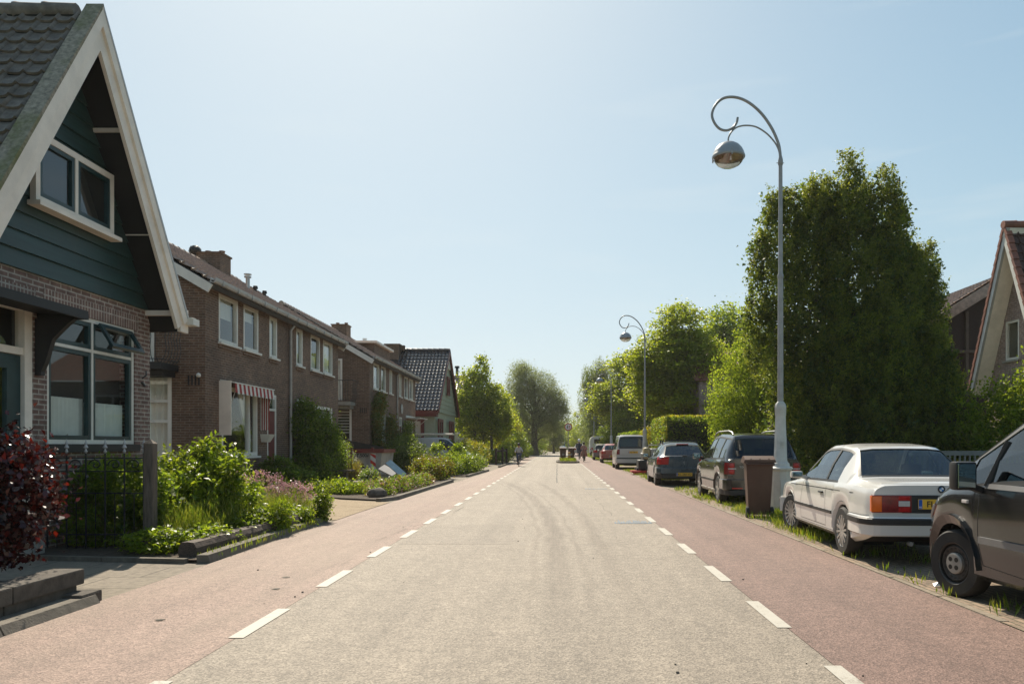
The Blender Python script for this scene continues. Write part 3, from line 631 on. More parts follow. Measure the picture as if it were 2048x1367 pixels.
# ---------------------------------------------------------------- the green A-frame house on the left
def green_house():
    XF, XB = -6.6, -6.1; ya, za = 10.33, 7.11; SL = 1.61; zb = 3.54
    h = empty('gabled_house', (-9.5, 10.3, 0), 0, 'steep gabled house with dark green boards over brown brick, nearest on the left', 'house')
    f = Fr((XF, 8.1, 0), (0, 1, 0), (1, 0, 0)); o = lambda y: y-8.1
    b = MB(); wall_holes(b, f, 0, 4.45, -.02, zb, [(o(10.02), o(12.1), 1.38, 3.16), (o(8.35), o(9.74), .25, 3.12)], .14)
    f2 = Fr((-13.5, 12.55, 0), (1, 0, 0), (0, 1, 0)); wall_holes(b, f2, 0, 6.9, -.02, 3.5, []); f3 = Fr((-13.5, 8.1, 0), (1, 0, 0), (0, -1, 0)); wall_holes(b, f3, 0, 6.9, -.02, 3.5, [])
    b.build('wall', M['brick_a'], h)
    for q in ((9.95, 12.2, 3.16, 3.38), (8.25, 9.80, 3.12, 3.34)): b = MB(); f.box(b, o(q[0]), o(q[1]), q[2], q[3], -.01, .004); b.build('lintel', M['brick_s'], h)
    # weatherboarded gable, each board tilted a little
    b = MB(); z = zb-.02; bh = .235; k = 0
    while z < za-.35:
        z2 = min(z+bh, za-.3); w0 = (za-.13-z)/SL; w1 = max((za-.13-z2)/SL, .02); j = .004*math.sin(k*2.3)
        b.hexa([(XF+.0, ya-w0, z), (XF+.045+j, ya-w0, z), (XF+.045+j, ya+w0, z), (XF+.0, ya+w0, z), (XF, ya-w1, z2), (XF+.014, ya-w1, z2), (XF+.014, ya+w1, z2), (XF, ya+w1, z2)])
        z += bh-.001; k += 1
    b.build('gable_boarding', M['siding'], h)
    # back of the gable
    b = MB(); b.add([(-13.5, ya-2.3, 3.5), (-13.5, ya+2.3, 3.5), (-13.5, ya, za-.1)], [(0, 1, 2)]); b.box(-13.2, XF-.35, 8.3, 12.3, -.02, 3.4); b.build('interior', M['room'], h)
    # roof: near slope with tiles, far slope, soffit
    dn = Vector((0, -1, -SL)).normalized(); nn = Vector((0, -SL, 1)).normalized(); df = Vector((0, 1, -SL)).normalized(); nf = Vector((0, SL, 1)).normalized()
    ll = math.hypot(2.36, 2.36*SL)
    tiles(h, (-13.9, ya-.02, za), (1, 0, 0), dn, nn, 7.58, ll+.1, .235, .225, 'tile_g', h=.035, lift=.035)
    tiles(h, (-13.9, ya+.02, za), (1, 0, 0), df, nf, 7.58, ll+.1, .235, .225, 'tile_g', h=.035, lift=.035)
    b = MB()
    for d, n_ in ((dn, nn), (df, nf)):
        A = Vector((-13.9, ya, za))-n_*.05; B = Vector((XB+.005, ya, za))-n_*.05
        b.hexa([A, B, B+d*(ll+.05), A+d*(ll+.05), A-n_*.06, B-n_*.06, B+d*(ll+.05)-n_*.06, A+d*(ll+.05)-n_*.06])
    b.build('soffit', M['black'], h)
    b = MB(); ridge_tiles(b, (-13.9, ya, za+.02), (XB-.3, ya, za+.02), .12); b.build('ridge', M['tile_g'], h, smooth=50)
    # bargeboards (two stepped boards each side), mossy verge cap on the near one
    for d, n_, sgn in ((dn, nn, -1), (df, nf, 1)):
        b = MB(); A = Vector((0, ya, za+.10)); E = A+d*(ll+.02)
        for (x0, x1, t0, t1) in ((XB-.04, XB+.01, 0, .31), (XB+.01, XB+.045, .0, .14)):
            p0, p1 = A-n_*t0, E-n_*t0; q0, q1 = A-n_*t1, E-n_*t1; cut = Vector((0, ya, 0))
            q0 = Vector((0, ya, A.z-t1*math.hypot(1, SL))); p0 = Vector((0, ya, A.z-t0*math.hypot(1, SL)))
            poly = [p0, p1, q1, q0]; b.prism([(x0, p.y, p.z) for p in poly], (x1-x0, 0, 0))
        if sgn > 0:    # boxed foot of the bargeboard
            b.box(XB-.04, XB+.012, 12.52, 12.78, 3.20, 3.58)
        b.build('bargeboard', M['cream'], h)
        b = MB(); p0 = A+n_*.02; p1 = E+n_*.02
        cx = XB-.18 if sgn < 0 else XB-.05
        b.hexa([(cx, p0.y, A.z-.05), (XB+.05, p0.y, A.z-.05), (XB+.05, p1.y, p1.z-.03), (cx, p1.y, p1.z-.03), (cx, ya, A.z+.035), (XB+.05, ya, A.z+.035), (XB+.05, p1.y+n_.y*.03, p1.z+.03), (cx, p1.y+n_.y*.03, p1.z+.03)])
        b.build('verge_cap', M['moss' if sgn < 0 else 'zinc'], h)
    b = MB(); b.box(-13.9, XB+.10, 12.72, 12.86, 3.36, 3.46); b.box(XB-.02, XB+.14, 12.68, 12.90, 3.33, 3.44); b.build('gutter', M['white'], h)
    for q in ((XF-.02, XB-.04, 12.40, 12.68, 3.44, 3.52), (XF, XB-.045, 10.98, 11.04, 5.80, 5.86), (XF, XB-.045, 11.78, 11.84, 4.55, 4.61)): b = MB(); b.box(*q); b.build('purlin_end', M['cream'], h)
    # upper window: a deep frame standing proud of the boards
    def dim(w_, fr, u0, u1, z0, z1, n): pass
    w1 = window(h, f, o(9.62), o(11.32), 4.40, 5.30, cols=(o(10.45),), bw=.085, n0=.05, n1=.125, frame='cream', sash='dgreen', sill='cream')
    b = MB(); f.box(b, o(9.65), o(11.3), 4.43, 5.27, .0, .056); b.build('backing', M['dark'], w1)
    # ground floor window with two lights below and two above, the right upper one pushed open
    w2 = window(h, f, o(10.02), o(12.1), 1.38, 3.16, cols=(o(11.03),), rows=(2.70,), bw=.06, n0=-.10, n1=-.015, sash='dgreen', sill=False, curtain=None)
    for q in ((10.1, 11.0, 2.02), (11.06, 12.05, 1.98)): b = MB(); wavy(b, f, o(q[0]), o(q[1]), q[2], 1.45, -.16, .02, .09); b.build('curtain', M['curtain'], w2, smooth=80)
    b = MB(); A = f.p(o(11.12), 3.09, .0); B = f.p(o(11.98), 3.09, .0); dd = Vector((.20, 0, -.33))
    for (s0, s1, e0, e1) in ((0, 1, 0, .16), (0, 1, .84, 1), (0, .09, .16, .84), (.91, 1, .16, .84)):
        q = [A.lerp(B, s0)+dd*e0, A.lerp(B, s1)+dd*e0, A.lerp(B, s1)+dd*e1, A.lerp(B, s0)+dd*e1]; b.prism(q, (.028, 0, .028))
    cz = b.build('open_casement', M['dgreen'], w2); b = MB(); q = [A.lerp(B, .07)+dd*.14, A.lerp(B, .93)+dd*.14, A.lerp(B, .93)+dd*.86, A.lerp(B, .07)+dd*.86]; b.quad(*[p+Vector((.014, 0, .014)) for p in q]); b.build('pane', M['glass'], cz)
    b = MB(); f.box(b, o(9.98), o(12.14), 1.27, 1.375, -.02, .07); b.build('sill', M['black'], w2)
    # door, fanlight, canopy with bracket
    d = MB(); f.box(d, o(8.352), o(8.44), .25, 3.118, -.12, -.02); f.box(d, o(9.60), o(9.738), .25, 3.118, -.12, .0); f.box(d, o(8.44), o(9.60), 2.48, 2.57, -.12, -.022); f.box(d, o(8.44), o(9.60), 3.03, 3.118, -.12, -.022)
    df_ = d.build('door_frame', M['cream'], h)
    d = MB(); f.box(d, o(8.445), o(9.595), .27, 1.30, -.11, -.05); f.box(d, o(8.445), o(8.72), 1.30, 2.47, -.11, -.05); f.box(d, o(9.36), o(9.595), 1.30, 2.47, -.11, -.05); f.box(d, o(8.72), o(9.36), 2.3, 2.47, -.11, -.05); f.box(d, o(8.6), o(9.45), 1.25, 1.32, -.05, .0)
    f.box(d, o(8.75), o(9.32), .5, 1.12, -.05, -.035); dr = d.build('door', M['dgreen'], h)
    d = MB(); d.quad(f.p(o(8.72), 1.32, -.08), f.p(o(9.36), 1.32, -.08), f.p(o(9.36), 2.3, -.08), f.p(o(8.72), 2.3, -.08)); d.quad(f.p(o(8.44), 2.57, -.08), f.p(o(9.6), 2.57, -.08), f.p(o(9.6), 3.03, -.08), f.p(o(8.44), 3.03, -.08)); d.build('pane', M['glass'], dr)
    d = MB(); wavy(d, f, o(8.72), o(9.36), 2.3, 1.32, -.14, .012, .07); d.build('curtain', M['curtain'], dr, smooth=80)
    d = MB(); f.box(d, o(9.40), o(9.43), 1.40, 1.52, -.05, -.02); d.build('handle', M['steel'], dr)
    d = MB(); f.box(d, o(8.3), o(9.88), 3.03, 3.07, .005, .62); f.box(d, o(8.3), o(9.88), 2.96, 3.03, .58, .625); f.box(d, o(9.82), o(9.88), 2.96, 3.03, .005, .58)
    f.box(d, o(9.78), o(9.86), 2.25, 2.96, .005, .08); d.prism([f.p(o(9.78), 2.90, .42), f.p(o(9.78), 2.96, .50), f.p(o(9.78), 2.96, .08), f.p(o(9.78), 2.30, .08), f.p(o(9.78), 2.40, .13), f.p(o(9.78), 2.70, .22)], f.U*.08); d.build('canopy', M['black'], h)
    d = MB(); f.box(d, o(8.4), o(9.6), .0, .2, .0, .25); d.build('doorstep', M['conc'], h)
    d = MB(); d.tube([f.p(o(12.28), 2.42, .02), f.p(o(12.33), 2.48, .06), f.p(o(12.38), 2.55, .03)], .012, 6); d.tube([f.p(o(12.25), 2.36, .03), f.p(o(12.30), 2.30, .05)], .02, 6); d.build('wall_anchor', M['iron'], h)
green_house()

# ---------------------------------------------------------------- brick terrace block, used twice
def balcony(par, fr, u0, u1, z, dep=.85):
    b = MB(); fr.box(b, u0-.05, u1+.10, z-.16, z, .0, dep); fr.box(b, u0-.05, u1+.02, z-.30, z-.16, .0, dep*.7); bl = b.build('balcony', M['black' if fr.P.y < 25 else 'conc'], par)
    b = MB(); H = .95
    def bal(P0, dirn):
        pts = [P0+dirn*s+Vector((0, 0, q)) for s, q in ((0, 0), (.10, .15), (.14, .35), (.10, .6), (.14, .8), (.20, H))]; b.tube(pts, .009, 5)
    k = 11
    for i in range(k): bal(fr.p(u0+(u1-u0)*i/(k-1), z, dep-.06), fr.N*1)
    for i in range(6): bal(fr.p(u1+.06, z, .08+(dep-.14)*i/5), fr.U*1)
    b.tube([fr.p(u0, z+H, dep+.14), fr.p(u1+.26, z+H, dep+.14), fr.p(u1+.26, z+H, 0)], .018, 6); b.tube([fr.p(u0, z+.08, dep), fr.p(u1+.08, z+.08, dep), fr.p(u1+.08, z+.08, 0)], .010, 5)
    b.build('railing', M['iron'], bl)
def terrace(y0, label, first):
    XF = -8.69; LN = 11.6; H = 5.38; h = empty('brick_terrace', (-12.7, y0+5.8, 0), 0, label, 'house', 'dark brick terrace blocks')
    f = Fr((XF, y0, 0), (0, 1, 0), (1, 0, 0)); s = Fr((-16.7, y0, 0), (1, 0, 0), (0, -1, 0)); W = 8.01
    up = [(.78, 1.98), (2.35, 3.42), (4.28, 4.92)]; wins = up+[(LN-b_, LN-a) for a, b_ in up]
    holes = [(a, c, 4.02, 5.26) for a, c in wins]+[(.95, 3.35, 1.06, 2.9), (4.1, 4.85, .1, 2.9), (LN-4.85, LN-4.1, .1, 2.9), (LN-2.9, LN-.8, 1.0, 2.78)]
    b = MB(); wall_holes(b, f, 0, LN, -.02, H, holes, .11)
    sh = [(W-1.9, W-.82, .55, 3.12), (W-2.0, W-1.25, 3.42, 5.35)]; wall_holes(b, s, 0, W, -.02, H, sh, .11)
    s2 = Fr((-16.7, y0+LN, 0), (1, 0, 0), (0, 1, 0)); wall_holes(b, s2, 0, W, -.02, H, []); s3 = Fr((-16.7, y0, 0), (0, 1, 0), (-1, 0, 0)); wall_holes(b, s3, 0, LN, -.02, H, [])
    for q in (s, s2): b.add([q.p(0, H), q.p(W, H), q.p(W/2, H+W/2*.585)], [(0, 1, 2)])
    b.build('wall', M['brick_b'], h)
    b = MB()
    for (a, c, d, e) in holes[:6]+[holes[6], holes[9]]: b = MB(); f.box(b, a-.05, c+.05, d-.16, d-.06, -.01, .035); b.build('brick_sill', M['brick_b'], h)
    for q in ((.9, 3.4, 2.9, 3.1), (LN-2.95, LN-.75, 2.78, 2.98)): b = MB(); f.box(b, *q, -.01, .004); b.build('lintel', M['brick_b'], h)
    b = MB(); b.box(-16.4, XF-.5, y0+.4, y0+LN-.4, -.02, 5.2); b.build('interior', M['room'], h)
    for i, (a, c) in enumerate(wins):
        window(h, f, a, c, 4.02, 5.26, bw=.085, n0=-.10, n1=.0, curtain=(cur_blind(.45), cur_blind(.3), cur_full, cur_full, cur_net, cur_full)[i], frame='white')
    if first:
        window(h, f, .95, 3.35, 1.06, 2.9, cols=(2.75,), bw=.10, n0=-.10, n1=.0, curtain=cur_swag)
    else: window(h, f, .95, 3.35, 1.06, 2.9, cols=(2.75,), bw=.10, n0=-.10, n1=.0, curtain=cur_net)
    window(h, f, LN-2.9, LN-.8, 1.0, 2.78, cols=(LN-1.75,), rows=(2.1,), bw=.10, n0=-.10, n1=.0, curtain=cur_slat)
    for (a, c) in ((4.1, 4.85), (LN-4.85, LN-4.1)):
        b = MB(); f.box(b, a+.003, a+.08, .1, 2.897, -.10, .0); f.box(b, c-.08, c-.003, .1, 2.897, -.10, .0); f.box(b, a+.08, c-.08, 2.4, 2.47, -.10, -.004); f.box(b, a+.08, c-.08, 2.82, 2.897, -.10, -.004); b.build('door_frame', M['white'], h)
        b = MB(); f.box(b, a+.083, c-.083, .1, 2.397, -.08, -.03); f.box(b, a+.15, c-.15, .3, 1.0, -.03, -.02); d = b.build('door', M['dred'], h); b = MB(); f.box(b, a+.083, c-.083, 2.47, 2.82, -.06, -.05); b.build('pane', M['glass'], d); b = MB(); f.box(b, a+.11, a+.135, 1.05, 1.2, -.03, .0); b.build('handle', M['steel'], d)
    # side: french window under the balcony and the balcony door
    wn = window(h, s, *sh[0], cols=(), rows=(2.45, 1.95) if first else (), bw=.10, n0=-.08, n1=.0, curtain=cur_full if first else cur_slat)
    window(h, s, *sh[1], bw=.09, n0=-.08, n1=.0, curtain=cur_full, sill=False, name='balcony_door')
    balcony(h, s, W-1.9, W-.75, 3.32)
    b = MB()
    for i in range(4): s.box(b, W-.42+i*.085, W-.38+i*.085, 2.84, 3.08, .001, .014)
    b.build('wall_vent', M['black'], h)
    if first:
        b = MB(); b.lathe([(0, .0), (.05, .02), (.06, .06), (.04, .1), (0, .12)], s.p(W-.12, 3.02, .08)[:], n=10); s.box(b, W-.13, W-.11, 3.04, 3.06, 0, .08); b.build('wall_lamp', M['white'], h, smooth=60)
    # roof
    k = .585; dn = Vector((1, 0, -k)).normalized(); nn = Vector((k, 0, 1)).normalized(); dl = Vector((-1, 0, -k)).normalized(); nl = Vector((-k, 0, 1)).normalized()
    zr = H+.12+4.0*k; xr = XF-4.0; ll = math.hypot(4.3, 4.3*k)
    rf = tiles(h, (xr, y0-.18, zr), (0, 1, 0), dn, nn, LN+.36, ll, .24, .33, 'tile_b', h=.06, lift=.055)
    tiles(h, (xr, y0-.18, zr), (0, 1, 0), dl, nl, LN+.36, ll, .24, .33, 'tile_b', h=.045, lift=.04)
    b = MB()
    for d, n_ in ((dn, nn), (dl, nl)):
        A = Vector((xr, y0-.15, zr))-n_*.03; B = A+Vector((0, LN+.3, 0)); b.hexa([A, B, B+d*ll, A+d*ll, A-n_*.12, B-n_*.12, B+d*ll-n_*.12, A+d*ll-n_*.12])
    b.build('roof_deck', M['black'], h)
    b = MB(); ridge_tiles(b, (xr, y0-.2, zr+.03), (xr, y0+LN+.2, zr+.03), .11); b.build('ridge', M['tile_b'], h, smooth=50)
    for yy in (y0-.21, y0+LN+.16):
        for d, n_ in ((dn, nn), (dl, nl)):
            b = MB(); A = Vector((xr, yy, zr))-n_*.05; b.hexa([A, A+Vector((0, .05, 0)), A+Vector((0, .05, 0))+d*ll, A+d*ll, A-n_*.22, A+Vector((0, .05, 0))-n_*.22, A+Vector((0, .05, 0))+d*ll-n_*.22, A+d*ll-n_*.22]); b.build('bargeboard', M['white'], h)
    b = MB(); gx = XF+.30; gz = H-.02
    b.box(XF+.0, gx-.08, y0-.15, y0+LN+.15, gz-.02, gz+.015)
    prof = [(gx-.08, gz+.09), (gx-.08, gz-.03), (gx+.03, gz-.03), (gx+.06, gz+.02), (gx+.07, gz+.09), (gx+.05, gz+.09), (gx+.045, gz+.03), (gx+.02, gz-.01), (gx-.06, gz-.01), (gx-.06, gz+.09)]
    b.prism([(x, y0-.2, z) for x, z in prof], (0, LN+.4, 0))
    for i in range(13): b.box(gx-.085, gx+.078, y0+.2+i*.93, y0+.225+i*.93, gz-.04, gz+.095)
    b.build('gutter', M['zinc'], h)
    b = MB(); b.tube([(XF+.24, y0+LN/2+.15, gz-.03), (XF+.20, y0+LN/2+.15, gz-.12), (XF+.07, y0+LN/2+.15, gz-.3), (XF+.07, y0+LN/2+.15, .05)], .045, 10); b.build('downpipe', M['zinc'], h, smooth=60)
    b = MB(); cx, cy = xr+.1, y0+9.1; b.box(cx-.42, cx+.45, cy-.3, cy+.6, zr-.6, zr+.42); b.box(cx-.46, cx+.49, cy-.34, cy+.64, zr+.42, zr+.48); ch = b.build('chimney', M['brick_b'], h)
    for q in (-.2, .3): b = MB(); b.lathe([(.10, 0), (.09, .10), (.11, .12), (.11, .14), (0, .14)], (cx+q, cy+.2, zr+.48), n=12); b.build('chimney_pot', M['clay'], ch, smooth=50)
    if first:
        b = MB(); b.tube([(cx-.5, cy-.2, zr-.3), (cx-.5, cy-.2, zr+.38)], .09, 10); b.lathe([(0, -.16), (.1, -.13), (.19, -.05), (.21, .03), (.18, .12), (.1, .19), (0, .21)], (cx-.5, cy-.2, zr+.52), n=14)
        for i in range(7): b.tube([Vector((cx-.5, cy-.2, zr+.52))+Vector((math.cos(i*.9+a_)*.22*math.cos(a_*.5-.8), math.sin(i*.9+a_)*.22*math.cos(a_*.5-.8), .2*math.sin(a_*.5-.8)*1.1)) for a_ in (0, .8, 1.6, 2.4, 3.2)], .012, 4)
        b.build('cowl', M['iron'], h)
    b = MB(); px_, py_ = XF-2.3, y0+8.4; z_ = H+.12+2.3*k
    b.tube([(px_, py_, z_-.2), (px_, py_, z_+.45)], .07, 10); b.tube([(px_, py_, z_+.45), (px_, py_, z_+.5)], .12, 10); b.tube([(px_, py_, z_+.55), (px_, py_, z_+.58)], .13, 10); b.build('flue', M['steel'], h, smooth=40)
    b = MB()
    for q in (9.6, 10.5): b = MB(); b.tube([(px_-.2, y0+q, z_-.1), (px_-.2, y0+q, z_+.32)], .06, 8); b.lathe([(.10, 0), (.08, .1), (0, .12)], (px_-.2, y0+q, z_+.3), n=8); b.build('roof_vent', M['black'], h)
    return h, f
tb, fb = terrace(19.1, 'dark brown brick terrace with striped awning and white upper windows, beside the green house', True)
# awning over the ground floor window: thing of its own parts on the facade
aw = empty('awning', (-8.6, 21.3, 2.9), 0, 'red and white striped window awning with white side board on the brick terrace', 'awning')
b = MB(); b.box(-8.685, -8.38, 19.88, 19.92, 1.62, 3.02); b.build('side_board', M['cream'], aw)
b = MB(); b.hexa([(-8.685, 19.95, 3.03), (-8.30, 19.95, 2.96), (-8.30, 22.75, 2.96), (-8.685, 22.75, 3.03), (-8.685, 19.95, 3.06), (-8.30, 19.95, 2.99), (-8.30, 22.75, 2.99), (-8.685, 22.75, 3.06)]); b.build('cassette', M['white'], aw)
b = MB(); n = 20; y = 19.97
for i in range(n):
    y2 = y+2.75/n; m_ = i % 2; dz = .10*abs(math.sin(i*.9)); b.quad((-8.32, y, 2.96), (-8.32, y2, 2.96), (-8.29, y2, 2.72-.03*m_), (-8.29, y, 2.72-.03*m_), m_); y = y2
b.build('striped_valance', [M['awr'], M['aww']], aw); b = MB()
for i in range(8): b.box(-8.66+i*.032, -8.632+i*.032, 22.60, 22.62, 1.80, 2.85, 1-i % 2)
b.build('striped_cloth', [M['awr'], M['aww']], aw); b = MB()
for i in range(5): b.box(-8.66, -8.60+.01*(i % 2), 19.97, 20.0, 1.95+i*.14, 2.09+i*.14, i % 2)
b.build('striped_cloth', [M['awr'], M['aww']], aw)
b = MB(); b.tube([(-8.66, 22.66, 1.78), (-8.32, 22.66, 2.9)], .012, 6); b.tube([(-8.66, 20.1, 1.75), (-8.32, 20.1, 2.9)], .012, 6); b.build('arm', M['steel'], aw)
wp = MB(); wp.hexa([(-8.68, 22.70, 1.45), (-8.52, 22.72, 1.45), (-8.52, 22.98, 1.45), (-8.68, 23.0, 1.45), (-8.68, 22.62, 1.68), (-8.40, 22.62, 1.68), (-8.40, 23.08, 1.68), (-8.68, 23.08, 1.68)]); tag(wp.build('wall_planter', M['white']), 'small white tapered box on the brick wall below the right end of the striped awning', 'planter')
tb2, fb2 = terrace(35.8, 'second dark brick terrace block behind the grey and red skip, with glass door canopy', False)
b = MB(); f = fb2; f.box(b, 8.6, 11.3, 2.9, 2.94, 0, .8); b.tube([f.p(8.7, 2.9, .75), f.p(8.7, 2.3, .02)], .02, 6); b.tube([f.p(11.2, 2.9, .75), f.p(11.2, 2.3, .02)], .02, 6); f.box(b, 8.6, 11.3, 2.94, 3.06, 0, .03); b.build('porch_canopy', M['white'], tb2)
b = MB()
for i in range(5):
    a = i*2*math.pi/5+.3; b.lathe([(0, 0), (.11, .0), (.14, .02), (.11, .04), (0, .04)], (f.p(7.3+.16*math.cos(a), 3.35+.16*math.sin(a), .02))[:], axis='X', n=10)
b.build('wall_ornament', M['zinc'], tb2)
b = MB(); b.box(-13.0, -10.0, 42.2, 46.2, 6.2, 6.9); wl = b.build('dormer', M['brick_b'], tb2); b = MB(); b.box(-13.2, -9.8, 42.0, 46.4, 6.9, 7.02); b.build('dormer_roof', M['cream'], wl)

# ---------------------------------------------------------------- the house with the glossy tiled roof and green gable
def siding_house(XG, y0, y1, ze, za, x1, label, roof, gm, wallm, dets=True, name='gabled_house', tw=.24, tl=.36, ridge_m=None):
    ya = (y0+y1)/2; hw = (y1-y0)/2; sl = (za-ze)/hw; h = empty(name, ((XG+x1)/2, ya, 0), 0, label, 'house')
    s_ = 1 if x1 < XG else -1                     # gable outward direction along x
    dn = Vector((0, -1, -sl)).normalized(); nn = Vector((0, -sl, 1)).normalized(); df = Vector((0, 1, -sl)).normalized(); nf = Vector((0, sl, 1)).normalized(); ll = math.hypot(hw, za-ze)
    xa, xb = min(XG, x1), max(XG, x1)
    tiles(h, (xa, ya, za), (1, 0, 0), dn, nn, xb-xa, ll, tw, tl, roof, h=.05, lift=.035); tiles(h, (xa, ya, za), (1, 0, 0), df, nf, xb-xa, ll, tw, tl, roof, h=.05, lift=.035)
    b = MB(); ridge_tiles(b, (xa, ya, za+.03), (xb, ya, za+.03), .12); b.build('ridge', M[ridge_m or roof], h, smooth=50)
    xo = XG-.25*s_; ins = .4
    b = MB(); g = [(xo, y0+ins, ze+.0), (xo, y1-ins, ze+.0), (xo, ya, za-.15-ins*0)]; g[0] = (xo, y0+ins, ze+ins*sl-.15); g[1] = (xo, y1-ins, ze+ins*sl-.15)
    zl = ze-.05; k = 0; z = zl
    while z < za-.5:                              # horizontal boards
        z2 = min(z+.3, za-.4); w0 = min(hw-ins, (za-.2-z)/sl); w1 = min(hw-ins, (za-.2-z2)/sl); b.hexa([(xo, ya-w0, z), (xo+.04*s_, ya-w0, z), (xo+.04*s_, ya+w0, z), (xo, ya+w0, z), (xo, ya-w1, z2), (xo+.012*s_, ya-w1, z2), (xo+.012*s_, ya+w1, z2), (xo, ya+w1, z2)]); z += .299
    b.build('gable_boarding', M[gm], h)
    b = MB()
    for d, n_ in ((dn, nn), (df, nf)):
        A = Vector((xa+.02, ya, za))-n_*.05; B = Vector((xb-.02, ya, za))-n_*.05; b.hexa([A, B, B+d*ll, A+d*ll, A-n_*.08, B-n_*.08, B+d*ll-n_*.08, A+d*ll-n_*.08])
    b.build('soffit', M['black'], h)
    b = MB(); xw0, xw1 = sorted((xo-.05*s_, x1+.3*s_)); b.box(xw0, xw1, y0+ins, y1-ins, -.02, ze+.1); b.build('wall', M[wallm], h)
    return h, xo, ya, sl, dn, nn, df, nf, ll
h3, xo, ya, sl, dn, nn, df, nf, ll = siding_house(-7.5, 48.8, 59.4, 3.55, 7.95, -17, 'house with glossy black tiled roof and pale green boarded gable', 'tile_k', 'gsiding', 'gsiding2')
for d, n_, q in ((dn, nn, -1), (df, nf, 1)):
    b = MB(); A = Vector((-7.55, ya, 8.0)); b.hexa([A, A+Vector((.08, 0, 0)), A+Vector((.08, 0, 0))+d*ll, A+d*ll, A-n_*.26, A+Vector((.08, 0, 0))-n_*.26, A+Vector((.08, 0, 0))+d*ll-n_*.26, A+d*ll-n_*.26]); b.build('bargeboard', M['dred'], h3)
b = MB(); b.box(-17, -7.5, 48.62, 48.86, 3.28, 3.52); b.box(-17, -7.6, 48.7, 49.4, 3.16, 3.28); b.build('fascia', M['dred'], h3)
fs = Fr((-17, 49.2, 0), (1, 0, 0), (0, -1, 0)); window(h3, fs, 6.4, 8.55, .9, 3.1, bw=.22, n0=.002, n1=.12, frame='dred', curtain=lambda w_, fr, a, c, d, e, n: None, sill=False)
b = MB(); wavy(b, fs, 6.6, 8.4, 2.95, 1.9, .03, .01, .1); b.build('curtain', M['curtain'], h3, smooth=80)
fs = Fr((-7.7, 49.2, 0), (0, 1, 0), (1, 0, 0))
for a, c in ((.3, 2.2), (5.4, 7.4)): window(h3, fs, a, c, .5, 3.05, cols=((a+c)/2,), bw=.2, n0=.052, n1=.14, frame='dred', sill=False)
window(h3, fs, 4.3, 5.5, 4.8, 6.1, bw=.14, n0=.05, n1=.14, frame='dred', sill=False, cols=(4.9,))
b = MB(); b.rbox(-7.95, -7.60, 54.2, 55.1, 6.65, 7.25, .03); ac = b.build('ventilation_box', M['white'], h3); b = MB()
for i in range(5): b.box(-7.60, -7.585, 54.3, 55.0, 6.72+i*.1, 6.76+i*.1)
b.build('louvre', M['zinc'], ac)
b = MB(); b.box(-11.8, -10.9, 53.2, 54.4, 6.9, 8.2); b.box(-11.9, -10.8, 53.1, 54.5, 8.2, 8.3); b.box(-10.75, -10.6, 53.6, 54.0, 7.9, 8.25); b.build('chimney', M['brick_b'], h3)
# more roofs and walls further along, seen between the trees
h4, *_ = siding_house(-8.2, 66, 76, 4.0, 7.6, -18, 'house with pale sunlit roof beyond the green gabled house', 'tile_b', 'housewall', 'housewall')
b = MB()
for q in (-10.5, -9.2): b.tube([(q, 71, 7.4), (q, 71, 8.5)], .13, 8); b.lathe([(.24, 0), (.2, .18), (0, .22)], (q, 71, 8.4), n=8)
b.build('chimney_pot', M['iron'], h4)
fs = Fr((-8.7, 66, 0), (0, 1, 0), (1, 0, 0))
for a in (1.6, 5.6): window(h4, fs, a, a+2, .8, 2.9, bw=.12, n0=.08, n1=.2, frame='white')
h5, *_ = siding_house(-8.6, 84, 93, 4.0, 7.8, -18, 'brick house with red tiled roof hidden behind the garden trees on the left', 'tile_r', 'housewall', 'brick_c')
fs = Fr((-9.05, 84, 0), (0, 1, 0), (1, 0, 0)); window(h5, fs, 2, 4, .8, 2.9, bw=.12, n0=.06, n1=.18, frame='white')

